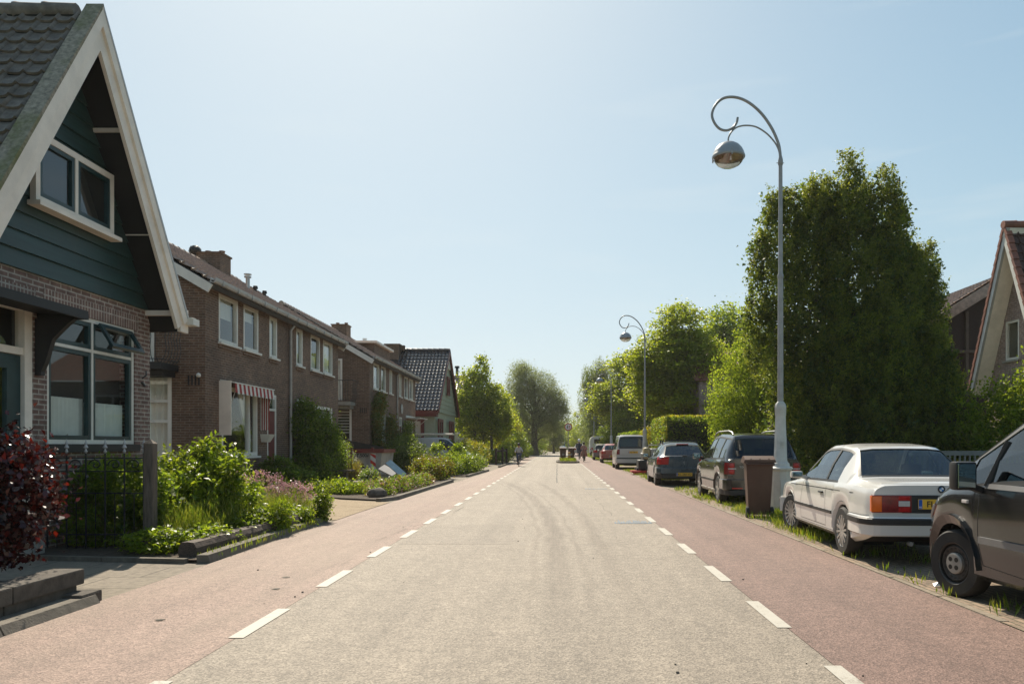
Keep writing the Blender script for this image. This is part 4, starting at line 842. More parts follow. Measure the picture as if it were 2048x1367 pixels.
# ---------------------------------------------------------------- the tall brick gable on the right
def right_house():
    ang = R(4); U = Vector((-math.sin(ang), math.cos(ang), 0)); N = Vector((-math.cos(ang), -math.sin(ang), 0)); Ya = 24.0; P = Vector((.577*Ya, Ya, 0))
    h = empty('gabled_house', (P.x+3, P.y, 0), 0, 'tall narrow pinkish brick gable house with red verge tiles at the right edge', 'house')
    za, HW, ze = 8.1, 1.80, 3.2; sl = (za-ze)/HW; OV = .55; f = Fr(P-N*OV, U, N); e = .0
    top = za-.25
    def half(z): return (top-z)/sl
    b = MB(); wz = 7.85
    # wall in strips so the two windows are real openings
    holes = [(-.75, -.12, 4.1, 5.35), (-1.0, -.98, 5, 5.01)]; holes = [(.12, .78, 4.05, 5.30), (-.95, -.30, 4.25, 5.35), (-.25, .13, 6.35, 7.2)]
    N_ = 60; zs = sorted({-.02, ze}|{ze+(top-ze)*i/N_ for i in range(N_+1)}|{q for h_ in holes for q in h_[2:]})
    for z0, z1 in zip(zs, zs[1:]):
        zm = (z0+z1)/2; a0, a1 = half(max(z0, ze)), half(max(z1, ze)); cuts = [(c[0], c[1]) for c in holes if c[2] < zm < c[3]]; segs = []; cur = None; left = (-a0, -a1)
        if z0 < ze: a0 = a1 = half(ze); left = (-a0, -a1)
        for c in sorted(cuts):
            b.quad(f.p(left[0], z0), f.p(c[0], z0), f.p(c[0], z1), f.p(left[1], z1)); left = (c[1], c[1])
        b.quad(f.p(left[0], z0), f.p(a0, z0), f.p(a1, z1), f.p(left[1], z1))
    for (a, c, d, g) in holes:
        b.quad(f.p(a, d), f.p(a, g), f.p(a, g, -.12), f.p(a, d, -.12)); b.quad(f.p(c, d), f.p(c, g), f.p(c, g, -.12), f.p(c, d, -.12)); b.quad(f.p(a, d), f.p(c, d), f.p(c, d, -.12), f.p(a, d, -.12)); b.quad(f.p(a, g), f.p(c, g), f.p(c, g, -.12), f.p(a, g, -.12))
    hw = half(ze); b.quad(f.p(-hw, -.02), f.p(-hw, ze), f.p(-hw, ze, -7), f.p(-hw, -.02, -7)); b.quad(f.p(hw, -.02), f.p(hw, ze), f.p(hw, ze, -7), f.p(hw, -.02, -7))
    for v in range(len(b.v)): pass
    b.build('wall', M['brick_c'], h)
    b = MB(); f.box(b, -hw+.3, hw-.3, -.02, 3.2, -6.5, -.4); f.box(b, -.6, .6, 3.2, 6.6, -3, -.4); b.build('interior', M['dark'], h)
    for hh in holes: window(h, f, *hh, bw=.075, n0=-.09, n1=-.01, frame='white', sill='conc')
    b = MB()
    for hh in holes[:2]: b = MB(); f.box(b, hh[0]-.06, hh[1]+.06, hh[3], hh[3]+.2, -.01, .01); b.build('lintel', M['brick_c'], h)
    g = Fr(P, U, N)
    for s in (-1, 1):
        d = (U*s*1.0+Vector((0, 0, -sl))).normalized(); n_ = (U*s*sl+Vector((0, 0, 1))).normalized(); ll = math.hypot(HW, za-ze)
        A = P+Vector((0, 0, za)); tiles(h, A-N*7, N, d, n_, 6.9, ll, .23, .30, 'tile_d', h=.04, lift=.035)
        b = MB(); k = 18
        for i in range(k):
            q = A+d*(ll*i/k); q2 = A+d*(ll*(i+1)/k+.03); o1 = n_*.06; o2 = n_*.095; w_ = .20
            b.hexa([q-N*.14-n_*.03, q+N*.05-n_*.03, q2+N*.05-n_*.0, q2-N*.14-n_*.0, q-N*.14+o1, q+N*.05+o1, q2+N*.05+o2, q2-N*.14+o2])
        b.build('verge_tiles', M['tile_r'], h)
        b = MB(); q0, q1 = A-n_*.03, A+d*ll-n_*.03; b.hexa([q0-N*.06, q0+N*.02, q1+N*.02, q1-N*.06, q0-n_*.15-N*.06, q0-n_*.15+N*.02, q1-n_*.15+N*.02, q1-n_*.15-N*.06]); b.build('bargeboard', M['zinc' if s > 0 else 'white'], h)
        b = MB(); q0, q1 = A-n_*.13, A+d*(ll+.15)-n_*.13; b.hexa([q0-N*7, q0+N*.0, q1+N*.0, q1-N*7, q0-n_*.04-N*7, q0-n_*.04, q1-n_*.04, q1-n_*.04-N*7]); b.build('soffit', M['cream'], h)
    b = MB(); ridge_tiles(b, P+Vector((0, 0, za+.08))-N*7, P+Vector((0, 0, za+.08))+N*.06, .13); b.build('ridge', M['tile_r'], h, smooth=50)
right_house()
# lower roof with open dark gable behind it, and the house with pale windows beyond the hedge
def shed():
    h = empty('outbuilding', (17.5, 33, 0), 0, 'outbuilding with pink tiled roof and dark timber gable beside the huge conifer', 'outbuilding')
    A = Vector((15.5, 33.8, 7.15)); b = MB()
    d = Vector((-1.0, 0, -.62)).normalized(); n_ = Vector((-.62, 0, 1)).normalized()
    tiles(h, (17.6, 31.0, 8.1), (0, 1, 0), d, n_, 8, 4.6, .25, .33, 'tile_b', h=.05, lift=.04)
    d2 = Vector((1, 0, -.62)).normalized(); n2 = Vector((.62, 0, 1)).normalized(); tiles(h, (17.6, 31.0, 8.1), (0, 1, 0), d2, n2, 8, 4.6, .25, .33, 'tile_b', h=.05, lift=.04)
    b = MB()
    for q, nq in ((d, n_), (d2, n2)):
        a = Vector((17.6, 30.95, 8.05)); b.hexa([a, a+Vector((0, .06, 0)), a+Vector((0, .06, 0))+q*4.6, a+q*4.6, a-nq*.4, a+Vector((0, .06, 0))-nq*.4, a+Vector((0, .06, 0))+q*4.6-nq*.4, a+q*4.6-nq*.4])
    b.build('bargeboard', M['tile_b'], h)
    b = MB(); b.prism([(13.9, 31.6, -.02), (21.3, 31.6, -.02), (21.3, 31.6, 5.6), (17.6, 31.6, 7.9), (13.9, 31.6, 5.6)], (0, 7, 0)); b.build('wall', M['darkwood'], h)
    b = MB()
    for x in (14.6, 15.6, 16.6): b.box(x, x+.12, 31.5, 31.6, 2, 6.8)
    b.box(13.9, 21, 31.48, 31.58, 5.1, 5.22); b.build('timber_frame', M['wood'], h)
shed()
def hidden_house():
    h = empty('brick_house', (13, 52, 0), 0, 'brick house with white window frames glimpsed above the big clipped hedge', 'house')
    f = Fr((8.6, 47, 0), (1, 0, 0), (0, -1, 0)); holes = [(1.0, 3.2, 3.0, 4.4), (3.9, 6.2, 3.0, 4.4)]; b = MB(); wall_holes(b, f, 0, 10, -.02, 5.2, holes, .12); f2 = Fr((8.6, 47, 0), (0, 1, 0), (-1, 0, 0)); wall_holes(b, f2, 0, 9, -.02, 5.2, []); b.build('wall', M['brick_c'], h)
    b = MB(); b.box(9.2, 18, 47.5, 55.5, 0, 5.1); b.build('interior', M['room'], h)
    for hh in holes: window(h, f, *hh, cols=((hh[0]+hh[1])/2,), bw=.12, n0=-.1, n1=.02, curtain=cur_net)
    tiles(h, (8.3, 51.5, 7.6), (1, 0, 0), Vector((0, -1, -.5)), Vector((0, -.5, 1)), 10.5, 5.3, .25, .33, 'tile_r', h=.05); tiles(h, (8.3, 51.5, 7.6), (1, 0, 0), Vector((0, 1, -.5)), Vector((0, .5, 1)), 10.5, 5.3, .25, .33, 'tile_r', h=.05)
hidden_house()
def small_house():
    h = empty('brick_house', (11, 28, 0), 0, 'brown brick wall with a white window behind the black people carrier', 'house')
    f = Fr((7.2, 24.6, 0), (1, 0, 0), (0, -1, 0)); holes = [(.25, 1.0, 1.25, 2.4)]; b = MB(); wall_holes(b, f, 0, 5, -.02, 2.7, holes, .1); f2 = Fr((7.2, 24.6, 0), (0, 1, 0), (-1, 0, 0)); wall_holes(b, f2, 0, 2.0, -.02, 2.7, []); b.build('wall', M['brick_b'], h)
    b = MB(); b.box(7.3, 12, 24.8, 26.4, -.02, 2.6); b.build('interior', M['room'], h); window(h, f, *holes[0], bw=.09, n0=-.08, n1=.02)
    b = MB(); b.box(7.22, 12.4, 24.5, 27, 2.7, 2.78); b.build('roof', M['zinc'], h)
small_house()
# ---------------------------------------------------------------- vehicles: a lofted body, rear at y=0, nose towards +y, wheels on z=0
def sm(tab, r_=.06):
    ys = [p[0] for p in tab]; vs_ = [p[1] for p in tab]
    return lambda y: float(np.mean([np.interp(y+d, ys, vs_) for d in np.linspace(-r_, r_, 7)]))
class Car:
    def __init__(s, L_, w, zb, zs, zt, we, ze, wheels, rw=.30, arch=.345, side=(), screens=(), step=.06, tuck=0):
        s.L = L_; s.w = sm(w); s.zb0 = sm(zb, .1); s.zs = sm(zs, .1); s.zt = sm(zt, .05); s.we = sm(we, .08); s.ze = sm(ze, .05); s.wh = wheels; s.rw = rw; s.arch = arch; s.side = side; s.screens = screens; s.tuck = tuck
        ys = set(np.round(np.arange(0, L_+.001, step), 3)) | {0, .02, L_-.02, L_}
        for a in wheels:
            for k in range(13): ys.add(round(a-arch*math.cos(math.pi*k/12), 4))
        for a, b in list(side)+[q[:2] for q in screens]: ys |= {a, b}
        ys = sorted(y for y in ys if 0 <= y <= L_); o = [ys[0]]
        keep = {a for a, b in side}|{b for a, b in side}|{v for q in screens for v in q[:2]}
        for y in ys[1:]:
            if y-o[-1] > .012 or y in keep: o.append(y)
        s.ys = o
    def zb(s, y):
        z = s.zb0(y)
        for a in s.wh:
            if abs(y-a) < s.arch: z = max(z, s.rw+math.sqrt(s.arch**2-(y-a)**2))
        return z
    def sec(s, y):
        w, zb, zs, zt, we, ze = s.w(y), s.zb(y), s.zs(y), s.zt(y), s.we(y), s.ze(y)
        zs = min(zs, zt-.02); ze = max(min(ze, zt-.012), zs+.004); wb = w-.045; we = min(we, wb-.01); dz = zs-zb; t = s.tuck*(1 if zb-s.zb0(y) < .02 else 0)
        g = lambda f: (wb+(we-wb)*f+.02*math.sin(math.pi*f)*(1 if ze-zs > .15 else 0), zs+(ze-zs)*f)
        return [(0, zb), (w*.75, zb), (w-.07-t, zb+.005), (w-.018-t, zb+.05*min(1, dz*3)), (w-.002, zb+dz*.42), (w, zb+dz*.62), (w-.008, zb+dz*.80), (w-.022, zb+dz*.93), (wb, zs), g(.07), g(.5), g(.93), g(1.0),
                (we-.045, ze+(zt-ze)*.62), (we*.62, ze+(zt-ze)*.93), (0, zt)]
    def x_at(s, y, z):
        q = s.sec(y)[2:13]; zz = [p[1] for p in q]; xx = [p[0] for p in q]; return float(np.interp(z, zz, xx))
    def body(s, root, m, trim='trim', smooth=32, trim_side=True, seatmat=True):
        S = [s.sec(y) for y in s.ys]; n = len(S[0]); b = MB(); G = {}; gl = MB(); sg = MB()
        for y, q in zip(s.ys, S):
            for x, z in q: b.v.append((x, y, z))
            for x, z in q: b.v.append((-x, y, z))
        K = 2*n
        def cut(i, j):
            ym = (s.ys[i]+s.ys[i+1])/2
            if j in (9, 10) and S[i][12][1]-S[i][8][1] > .10 and S[i+1][12][1]-S[i+1][8][1] > .10 and any(a < ym < c for a, c in s.side): return 's'
            if j in (13, 14) and any(a < ym < c for a, c, *_ in s.screens): return 'r' if ym < s.L/2 else 'f'
        pan = {'s': MB(), 'r': MB(), 'f': MB()}
        for i in range(len(S)-1):
            for j in range(n-1):
                for side in (0, 1):
                    A = i*K+side*n+j; q = [A, A+1, A+K+1, A+K]; c = cut(i, j)
                    if c:
                        ins = .008; P = [Vector(b.v[k]) for k in q]; nn = (P[1]-P[0]).cross(P[3]-P[0]); 
                        if nn.length > 0: nn.normalize()
                        cen = Vector((0, s.ys[i], .9)); 
                        if nn.dot(P[0]-cen) < 0: nn = -nn
                        pan[c].quad(*[p-nn*ins for p in P]); continue
                    ym = (s.ys[i]+s.ys[i+1])/2; dark = (j in (8, 11) or (j == 12 and 0)) and trim_side and any(a-.03 < ym < c_+.03 for a, c_ in s.side) and S[i][12][1]-S[i][8][1] > .06
                    gask = any((j == 12 and a < ym < c_ and a < 1.3) or (j in (13, 14) and (a-.03 < ym < a or c_ < ym < c_+.03)) for a, c_, *_ in s.screens); pil = gask or j in (9, 10) and trim_side and s.side and min(a for a, c_ in s.side) < ym < max(c_ for a, c_ in s.side) and not c
                    b.f.append(q); b.m.append(1 if dark or pil else (2 if j < 2 else 0))
        for i in (0, len(S)-1):
            for j in range(n-1): A = i*K+j; b.f.append([A, A+1, A+n+1, A+n]); b.m.append(0)
        bo = b.build('body', [m, M[trim], M['dark']], root, world=False, smooth=smooth)
        # inner tub so that nothing shows through below the windows
        t = MB(); yy = [y for y in s.ys if .25 < y < s.L-.3][::3]
        for y0, y1 in zip(yy, yy[1:]):
            w0, w1 = s.w(y0)-.12, s.w(y1)-.12; z0, z1 = min(s.zs(y0), s.zt(y0)-.06)-.12, min(s.zs(y1), s.zt(y1)-.06)-.12; t.quad((-w0, y0, z0), (w0, y0, z0), (w1, y1, z1), (-w1, y1, z1))
        for a, c in zip(s.wh[:-1], s.wh[1:]): t.box(-s.w(2)+.1, s.w(2)-.1, a+s.arch, c-s.arch, s.zb0(2)+.02, s.zb0(2)+.1)
        for a in s.wh:
            for k in range(10):
                a0, a1 = math.pi*k/10, math.pi*(k+1)/10; r_ = s.arch-.004; t.quad((-.7, a-r_*math.cos(a0), s.rw+r_*math.sin(a0)), (.7, a-r_*math.cos(a0), s.rw+r_*math.sin(a0)), (.7, a-r_*math.cos(a1), s.rw+r_*math.sin(a1)), (-.7, a-r_*math.cos(a1), s.rw+r_*math.sin(a1)))
            t.box(-.45, .45, a-s.arch, a+s.arch, .22, .55)
        t.build('cabin_floor', M['dark'], root, world=False)
        s.pan = pan; s.root = root; return bo
    def glass(s, side='cglass', rear='cglass', front='cglass'):
        for k, nm, m_ in (('s', 'side_window', side), ('r', 'rear_window', rear), ('f', 'windscreen', front)):
            if s.pan[k].v:
                if k == 's':
                    for sg_, pick in ((-1, lambda x: x < 0), (1, lambda x: x > 0)):
                        q = MB()
                        for f in s.pan[k].f:
                            P = [s.pan[k].v[i] for i in f]
                            if pick(sum(p[0] for p in P)): q.quad(*P)
                        if q.v: q.build(nm, M[m_], s.root, world=False, smooth=40)
                else: s.pan[k].build(nm, M[m_], s.root, world=False, smooth=40)
    def wheel(s, style='alloy', wd=.19, steer=0, tr=None):
        proto = None
        for a in s.wh:
            for sd_ in (-1, 1):
                x = sd_*(s.w(a)-wd/2-.015 if a < s.L/2 else s.w(a)-wd/2-.02); R_ = s.rw; o = sd_*wd/2; ri = R_*(.66 if not tr else tr)
                b = MB(); b.lathe([(ri, -wd/2), (R_*.92, -wd/2), (R_*.985, -wd*.36), (R_, -wd*.15), (R_, wd*.15), (R_*.985, wd*.36), (R_*.92, wd/2), (R_*.80, wd*.52), (ri, wd/2)], axis='X', n=36, closed=True)
                w_ = b.build('wheel', M['rubber'], s.root, world=False, smooth=40); w_.location = (x, a, R_)
                if a > s.L/2: w_.rotation_euler = (0, 0, R(steer))
                r2 = MB(); r2.lathe([(ri*1.01, o), (ri*1.0, o*.97), (ri*.93, o*.90), (ri*.9, o*.2)], axis='X', n=36)
                r2.lathe([(ri*.92, o*.18), (0, o*.14)], axis='X', n=30)
                if style == 'steel':
                    r2.lathe([(ri*.93, o*.55), (ri*.80, o*.82), (ri*.60, o*.70), (ri*.5, o*.62), (0, o*.6)], axis='X', n=36)
                    rm = r2.build('rim', M['steelrim'], w_, world=False, smooth=40)
                    hc = MB(); hc.lathe([(ri*.50, o*.62), (ri*.50, o*.92), (ri*.44, o*1.0), (0, o*1.04)], axis='X', n=30); hc.build('hub_cap', M['hubcap'], w_, world=False, smooth=30)
                    hl = MB()
                    for k in range(4):
                        an = R(45+90*k); h1 = MB(); h1.lathe([(.022, o*.98), (.022, o*1.045), (0, o*1.045)], (0, ri*.26*math.cos(an), ri*.26*math.sin(an)), axis='X', n=10); h1.build('wheel_bolt', M['ptext'], w_, world=False)
                    for k in range(16):
                        an = 2*math.pi*k/16; c = (0, ri*.74*math.cos(an), ri*.74*math.sin(an)); hl.lathe([(.016, o*.70), (.016, o*.795), (0, o*.795)], c, axis='X', n=8)
                    hl.build('rim_slots', M['ptext'], w_, world=False)
                else:
                    ns = {'alloy': 7, 'multi': 14, 'five': 5, 'cover': 9}[style]; wdt = {'alloy': .05, 'multi': .026, 'five': .075, 'cover': .05}[style]
                    for k in range(ns):
                        an = 2*math.pi*k/ns+.3; e = Vector((0, math.cos(an), math.sin(an))); r2.bar(Vector((o*.78, 0, 0))+e*ri*.12, Vector((o*.88, 0, 0))+e*ri*.96, wdt, .03, up=(1, 0, 0))
                    r2.lathe([(ri*.26, o*.6), (ri*.26, o*.86), (ri*.1, o*.92), (0, o*.92)], axis='X', n=20)
                    r2.build('rim', M['alloy'], w_, world=False, smooth=30)
    def strip(s, name, m, y0, y1, z0, z1, off=.008, sides=(-1, 1), root=None, zf=None, par=None, smooth=0):
        for sd_ in sides:
            b = MB(); n = max(2, int(abs(y1-y0)/.07)+1); dz = zf or (lambda y: 0); ring = []
            for i in range(n):
                y = y0+(y1-y0)*i/(n-1); a, c = z0+dz(y), z1+dz(y); xa, xc = s.x_at(y, a), s.x_at(y, c)
                ring.append([(sd_*(xa-.01), y, a), (sd_*(xa+off), y, a), (sd_*(xc+off), y, c), (sd_*(xc-.01), y, c)])
            for i in range(n-1):
                b.hexa([ring[i][0], ring[i][1], ring[i+1][1], ring[i+1][0], ring[i][3], ring[i][2], ring[i+1][2], ring[i+1][3]])
            b.build(name, m if not isinstance(m, str) else M[m], par or s.root, world=False)
    def seam(s, b, y0, z0, y1, z1, wd=.006, off=.0015, n=8):       # thin shut line between two side points
        for sd_ in (-1, 1):
            d = Vector((y1-y0, z1-z0)).normalized(); q = Vector((-d.y, d.x))*wd/2
            for i in range(n):
                t0, t1 = i/n, (i+1)/n; P = []
                for t, g in ((t0, -1), (t0, 1), (t1, 1), (t1, -1)):
                    y = y0+(y1-y0)*t+q.x*g; z = z0+(z1-z0)*t+q.y*g; P.append((sd_*(s.x_at(y, z)+off), y, z))
                b.quad(*P)
    def arch_lip(s, m, wd=.04, off=.012, name='wheel_arch'):
        for a in s.wh:
            for sd_ in (-1, 1):
                b = MB(); prev = None
                for k in range(15):
                    an = math.pi*k/14; P = []
                    for rr in (s.arch-.006, s.arch+wd):
                        y = a-rr*math.cos(an); z = max(s.rw+rr*math.sin(an), s.zb0(a)+.02); yy = min(max(y, 0), s.L); x = s.x_at(yy, max(z, s.zb(yy)+.02)); P.append((sd_*(x+off), y, z)); P.append((sd_*(x-.05), y, z))
                    if prev: b.quad(prev[0], P[0], P[2], prev[2]); b.quad(prev[0], P[0], P[1], prev[1]); b.quad(prev[2], P[2], P[3], prev[3])
                    prev = P
                b.build(name, m, s.root, world=False, smooth=40)
    def bumper(s, name, m, z0, z1, ys, off=.04, front=False, inset=0, steps=12):
        """wraps round the rear (or front) from side to side"""
        b = MB(); path = []; ye = s.L if front else 0; sg = 1 if front else -1
        w0 = s.w(ye)
        for i in range(steps): t = i/(steps-1); y = ye-sg*ys*(1-t)**1.4 if 1 else 0; path.append((s.x_at(min(max(y, 0), s.L), (z0+z1)/2)+off*min(1, .4+t), y))
        xc = path[-1][0]; path[-1] = (xc-.01, ye+sg*off*.2); path += [(xc-.05, ye+sg*off*.8), (xc-.12, ye+sg*off), (xc*.5, ye+sg*(off+.015)), (0, ye+sg*(off+.02))]
        full = path+[(-x, y) for x, y in path[::-1][1:]]; prev = None
        for i, (x, y) in enumerate(full):
            px, py = full[max(i-1, 0)]; nx, ny = full[min(i+1, len(full)-1)]; t = Vector((nx-px, ny-py)).normalized(); inw = Vector((-t.y, t.x)) if 1 else 0
            if inw.dot(Vector((-x, (s.L/2)-y))) < 0: inw = -inw
            a = Vector((x, y)); c = a+inw*.06; e = a+inw*.012
            P = [(e.x, e.y, z0), (a.x, a.y, z0+.012), (a.x, a.y, z1-.012), (e.x, e.y, z1), (c.x, c.y, z1), (c.x, c.y, z0)]
            if prev:
                for k in range(6): b.quad(prev[k], P[k], P[(k+1) % 6], prev[(k+1) % 6])
            prev = P
        return b.build(name, m if not isinstance(m, str) else M[m], s.root, world=False, smooth=35)
    def wrap(s, name, m, z0, z1, ys, xe, off=.012, front=False, sides=(-1, 1), nz=3, taper=0):
        for sd_ in sides:
            b = MB(); ye = s.L if front else 0; sg = 1 if front else -1; rows = []
            for k in range(nz+1):
                z = z0+(z1-z0)*k/nz; row = []; ysz = ys*(1-taper*(1-k/nz)); xez = xe+(s.w(ye)-xe)*taper*(1-k/nz)*.3
                for i in range(5): y = ye-sg*ysz*(1-i/4); row.append((s.x_at(min(max(y, 0), s.L), z)+off, y))
                xc = row[-1][0]; row.append((xc-.02, ye+sg*off)); row += [(xc-(xc-xez)*.5, ye+sg*off), (xez, ye+sg*off)]; rows.append([(sd_*x, y, z) for x, y in row])
            for k in range(nz):
                for i in range(7): b.quad(rows[k][i], rows[k][i+1], rows[k+1][i+1], rows[k+1][i])
            for k in (0, nz):
                for i in range(7): p, q = rows[k][i], rows[k][i+1]; b.quad(p, q, (q[0]*.96, q[1]-sg*.03, q[2]), (p[0]*.96, p[1]-sg*.03, p[2]))
            for i in (0, 7):
                for k in range(nz): p, q = rows[k][i], rows[k+1][i]; b.quad(p, q, (q[0]*.96, q[1]-sg*.03, q[2]), (p[0]*.96, p[1]-sg*.03, p[2]))
            b.build(name, M[m] if isinstance(m, str) else m, s.root, world=False, smooth=40)
    def mirror(s, y, z, m, sides=(-1, 1), wd=.20, ht=.13, hull=None, glassface=True):
        for sd_ in sides:
            x = s.x_at(y, z); b = MB(); x0, x1 = sd_*(x+.07), sd_*(x+.07+wd); a, c = min(x0, x1), max(x0, x1)
            b.rbox(a, c, y-.03, y+.085, z, z+ht, .028); b.bar((sd_*(x-.02), y+.05, z-.01), (sd_*(x+.10), y+.03, z+.03), .07, .05); mo = b.build('door_mirror', m, s.root, world=False, smooth=50)
            g = MB(); g.rbox(a+.018, c-.018, y-.036, y-.026, z+.016, z+ht-.016, .008); g.build('mirror_glass', M['mirror'], mo, world=False)
    def handles(s, pts, m='trim'):
        for y, z in pts:
            for sd_ in (-1, 1):
                x = s.x_at(y, z); b = MB(); b.rbox(*sorted((sd_*(x-.005), sd_*(x+.028))), y-.085, y+.085, z-.012, z+.014, .009); b.build('door_handle', M[m] if isinstance(m, str) else m, s.root, world=False)
    def plate(s, text, z, y=-.02, w_=.52, h_=.11, tilt=0, cx=0):
        b = MB(); b.rbox(cx-w_/2, cx+w_/2, y-.012, y, z-h_/2, z+h_/2, .004); p = b.build('number_plate', M['plate'], s.root, world=False)
        b = MB(); b.box(cx-w_/2+.004, cx-w_/2+.042, y-.0135, y-.0121, z-h_/2+.004, z+h_/2-.004); e = b.build('plate_band', M['eublue'], p, world=False)
        mt = lambda x_, z_: Matrix.Translation((x_, y-.0130, z_)) @ Matrix.Rotation(R(90), 4, 'X')
        text_mesh('plate_text', text, h_*.86, M['ptext'], p, mt(cx+.014, z-.002), bold=.0014)
        text_mesh('plate_text', 'NL', .028, M['wtext'], p, Matrix.Translation((cx-w_/2+.023, y-.0145, z-h_*.3)) @ Matrix.Rotation(R(90), 4, 'X'))
    def seats(s, ys_, z=.95, xs=(-.36, .36), head=True):
        for y in ys_:
            for x in xs:
                b = MB(); b.rbox(x-.23, x+.23, y-.06, y+.08, z-.55, z+.06, .05); b.rbox(x-.13, x+.13, y-.05, y+.05, z+.10, z+.29, .045); b.tube([(x-.05, y, z+.03), (x-.05, y, z+.13)], .008, 5); b.tube([(x+.05, y, z+.03), (x+.05, y, z+.13)], .008, 5)
                b.build('seat', M['seat'], s.root, world=False, smooth=50)
    def steering(s, y, z, x=-.36):
        b = MB(); c = Vector((x, y, z)); ax1 = Vector((1, 0, 0)); ax2 = Vector((0, -.45, .9)).normalized(); b.tube([c+(ax1*math.cos(a*.3142)+ax2*math.sin(a*.3142))*.18 for a in range(21)], .014, 6); b.tube([c, c+Vector((0, .25, -.15))], .03, 6); b.bar(c-ax1*.17, c+ax1*.17, .02, .05); b.build('steering_wheel', M['trim'], s.root, world=False, smooth=50)
        b = MB(); b.rbox(-.62, .62, y+.16, y+.55, z-.25, z+.06, .06); b.build('dashboard', M['seat'], s.root, world=False, smooth=50)
M['mirror'] = mk('mirror glass', (.35, .42, .42), .04, metal=1, vary=.02)
P_white = paint('off white car paint', (.66, .635, .59), .20, dust=.08)
P_black = paint('dusty black paint', (.010, .0095, .009), .2, dust=.08)
P_black2 = paint('dusty black van paint', (.008, .008, .0085), .24, dust=.04, coat=.8)
P_blue = paint('grey blue paint', (.055, .085, .11), .25, metal=.5, dust=.15)
P_silver = paint('silver white paint', (.52, .50, .48), .3, dust=.1)
P_red = paint('red car paint', (.33, .022, .02), .3, dust=.2)
P_grey = paint('grey car paint', (.12, .11, .11), .3, metal=.4, dust=.2)
P_vanw = paint('white van paint', (.55, .54, .53), .35, dust=.15)
P_fblue = paint('pale blue paint', (.10, .22, .34), .35, dust=.2)
def place(root, xw, yw, yaw, z=.0): root.location = (xw, yw, z); root.rotation_euler = (0, 0, R(yaw))

# white two-door saloon in front of the conifer
r_ = empty('parked_car', (4.27, 8.62, .01), R(-3), 'off white older two-door saloon parked on the grass between the dark van and the lamp', 'car', 'cars parked along the road')
c = Car(4.32, [(0, .745), (.10, .79), (.45, .815), (3.7, .82), (4.1, .78), (4.32, .68)], [(0, .36), (.25, .27), (.6, .20), (3.9, .20), (4.32, .32)], [(0, .86), (.7, .885), (2.9, .86), (4.1, .74), (4.32, .62)],
        [(0, .90), (.06, .945), (.66, .965), (.72, .97), (1.18, 1.315), (1.32, 1.35), (1.75, 1.382), (2.2, 1.37), (2.36, 1.335), (2.98, .95), (3.05, .93), (4.15, .80), (4.32, .66)],
        [(0, .66), (.6, .69), (.75, .67), (1.2, .535), (2.3, .545), (2.95, .69), (4.32, .62)], [(0, .885), (.62, .935), (.72, .94), (1.18, 1.25), (1.34, 1.295), (1.75, 1.325), (2.2, 1.31), (2.36, 1.28), (2.98, .925), (4.32, .62)],
        (.95, 3.52), rw=.298, arch=.335, side=((1.22, 1.68), (1.74, 2.80)), screens=((.76, 1.18), (2.40, 2.96)), step=.05)
c.body(r_, P_white); c.glass(); c.wheel('multi', .19, steer=14)
b = MB()
for (y0, z0, y1, z1) in ((1.60, .88, 1.60, .32), (2.72, .87, 2.84, .45), (2.84, .45, 2.84, .30), (1.60, .30, 2.84, .30), (.02, .55, .62, .55), (.04, .80, 3.9, .765)): c.seam(b, y0, z0, y1, z1, .007 if z0 != .80 else .010)
b.box(-.655, .655, -.0025, -.0015, .925, .929); b.build('shut_line', M['ptext'], r_, world=False)
c.strip('rub_strip', 'trim', .06, .60, .50, .56, .018); c.strip('rub_strip', 'trim', 1.32, 3.14, .475, .515, .014); c.strip('sill', 'trim', 1.30, 3.17, .20, .27, .004)
c.bumper('bumper', P_white, .345, .56, .62, .07); c.bumper('bumper_strip', 'trim', .47, .545, .62, .085); c.bumper('bumper', P_white, .30, .52, .5, .06, front=True); c.bumper('bumper_strip', 'trim', .43, .50, .5, .075, front=True)
b = MB(); b.rbox(-.43, .43, -.012, .01, .60, .80, .006); b.build('rear_panel', M['trim'], r_, world=False)
for s_ in (-1, 1):
    b = MB(); b.rbox(*sorted((s_*.33, s_*.765)), -.022, .01, .605, .80, .01); tl = b.build('tail_light', M['dredlamp'], r_, world=False)
    b = MB(); b.rbox(*sorted((s_*.655, s_*.772)), -.026, .03, .612, .793, .01); b.build('indicator', M['orange'], tl, world=False)
    b = MB(); b.rbox(*sorted((s_*.35, s_*.475)), -.026, -.01, .675, .735, .006); b.build('reversing_light', M['clear'], tl, world=False)
    b = MB(); b.rbox(*sorted((s_*.35, s_*.475)), -.0245, -.01, .742, .79, .006); b.rbox(*sorted((s_*.35, s_*.475)), -.0245, -.01, .615, .67, .006); b.build('lens', M['redlamp'], tl, world=False)
    b = MB()
    for k in range(7): b.box(*sorted((s_*.35, s_*.65)), -.0240, -.0225, .63+k*.024, .634+k*.024)
    b.build('lens_rib', M['dredlamp'], tl, world=False)
    b = MB(); b.lathe([(.09, 0), (.09, .02), (0, .03)], (s_*.56, 4.31, .60), axis='Y', n=16); b.build('headlight', M['clear'], r_, world=False)
    b = MB(); b.rbox(s_*.56-.14, s_*.56+.14, .9, .96, .62, 1.0, .03); b.build('rear_bench', M['seat'], r_, world=False)
c.plate('FL-VX-26', .70, -.013)
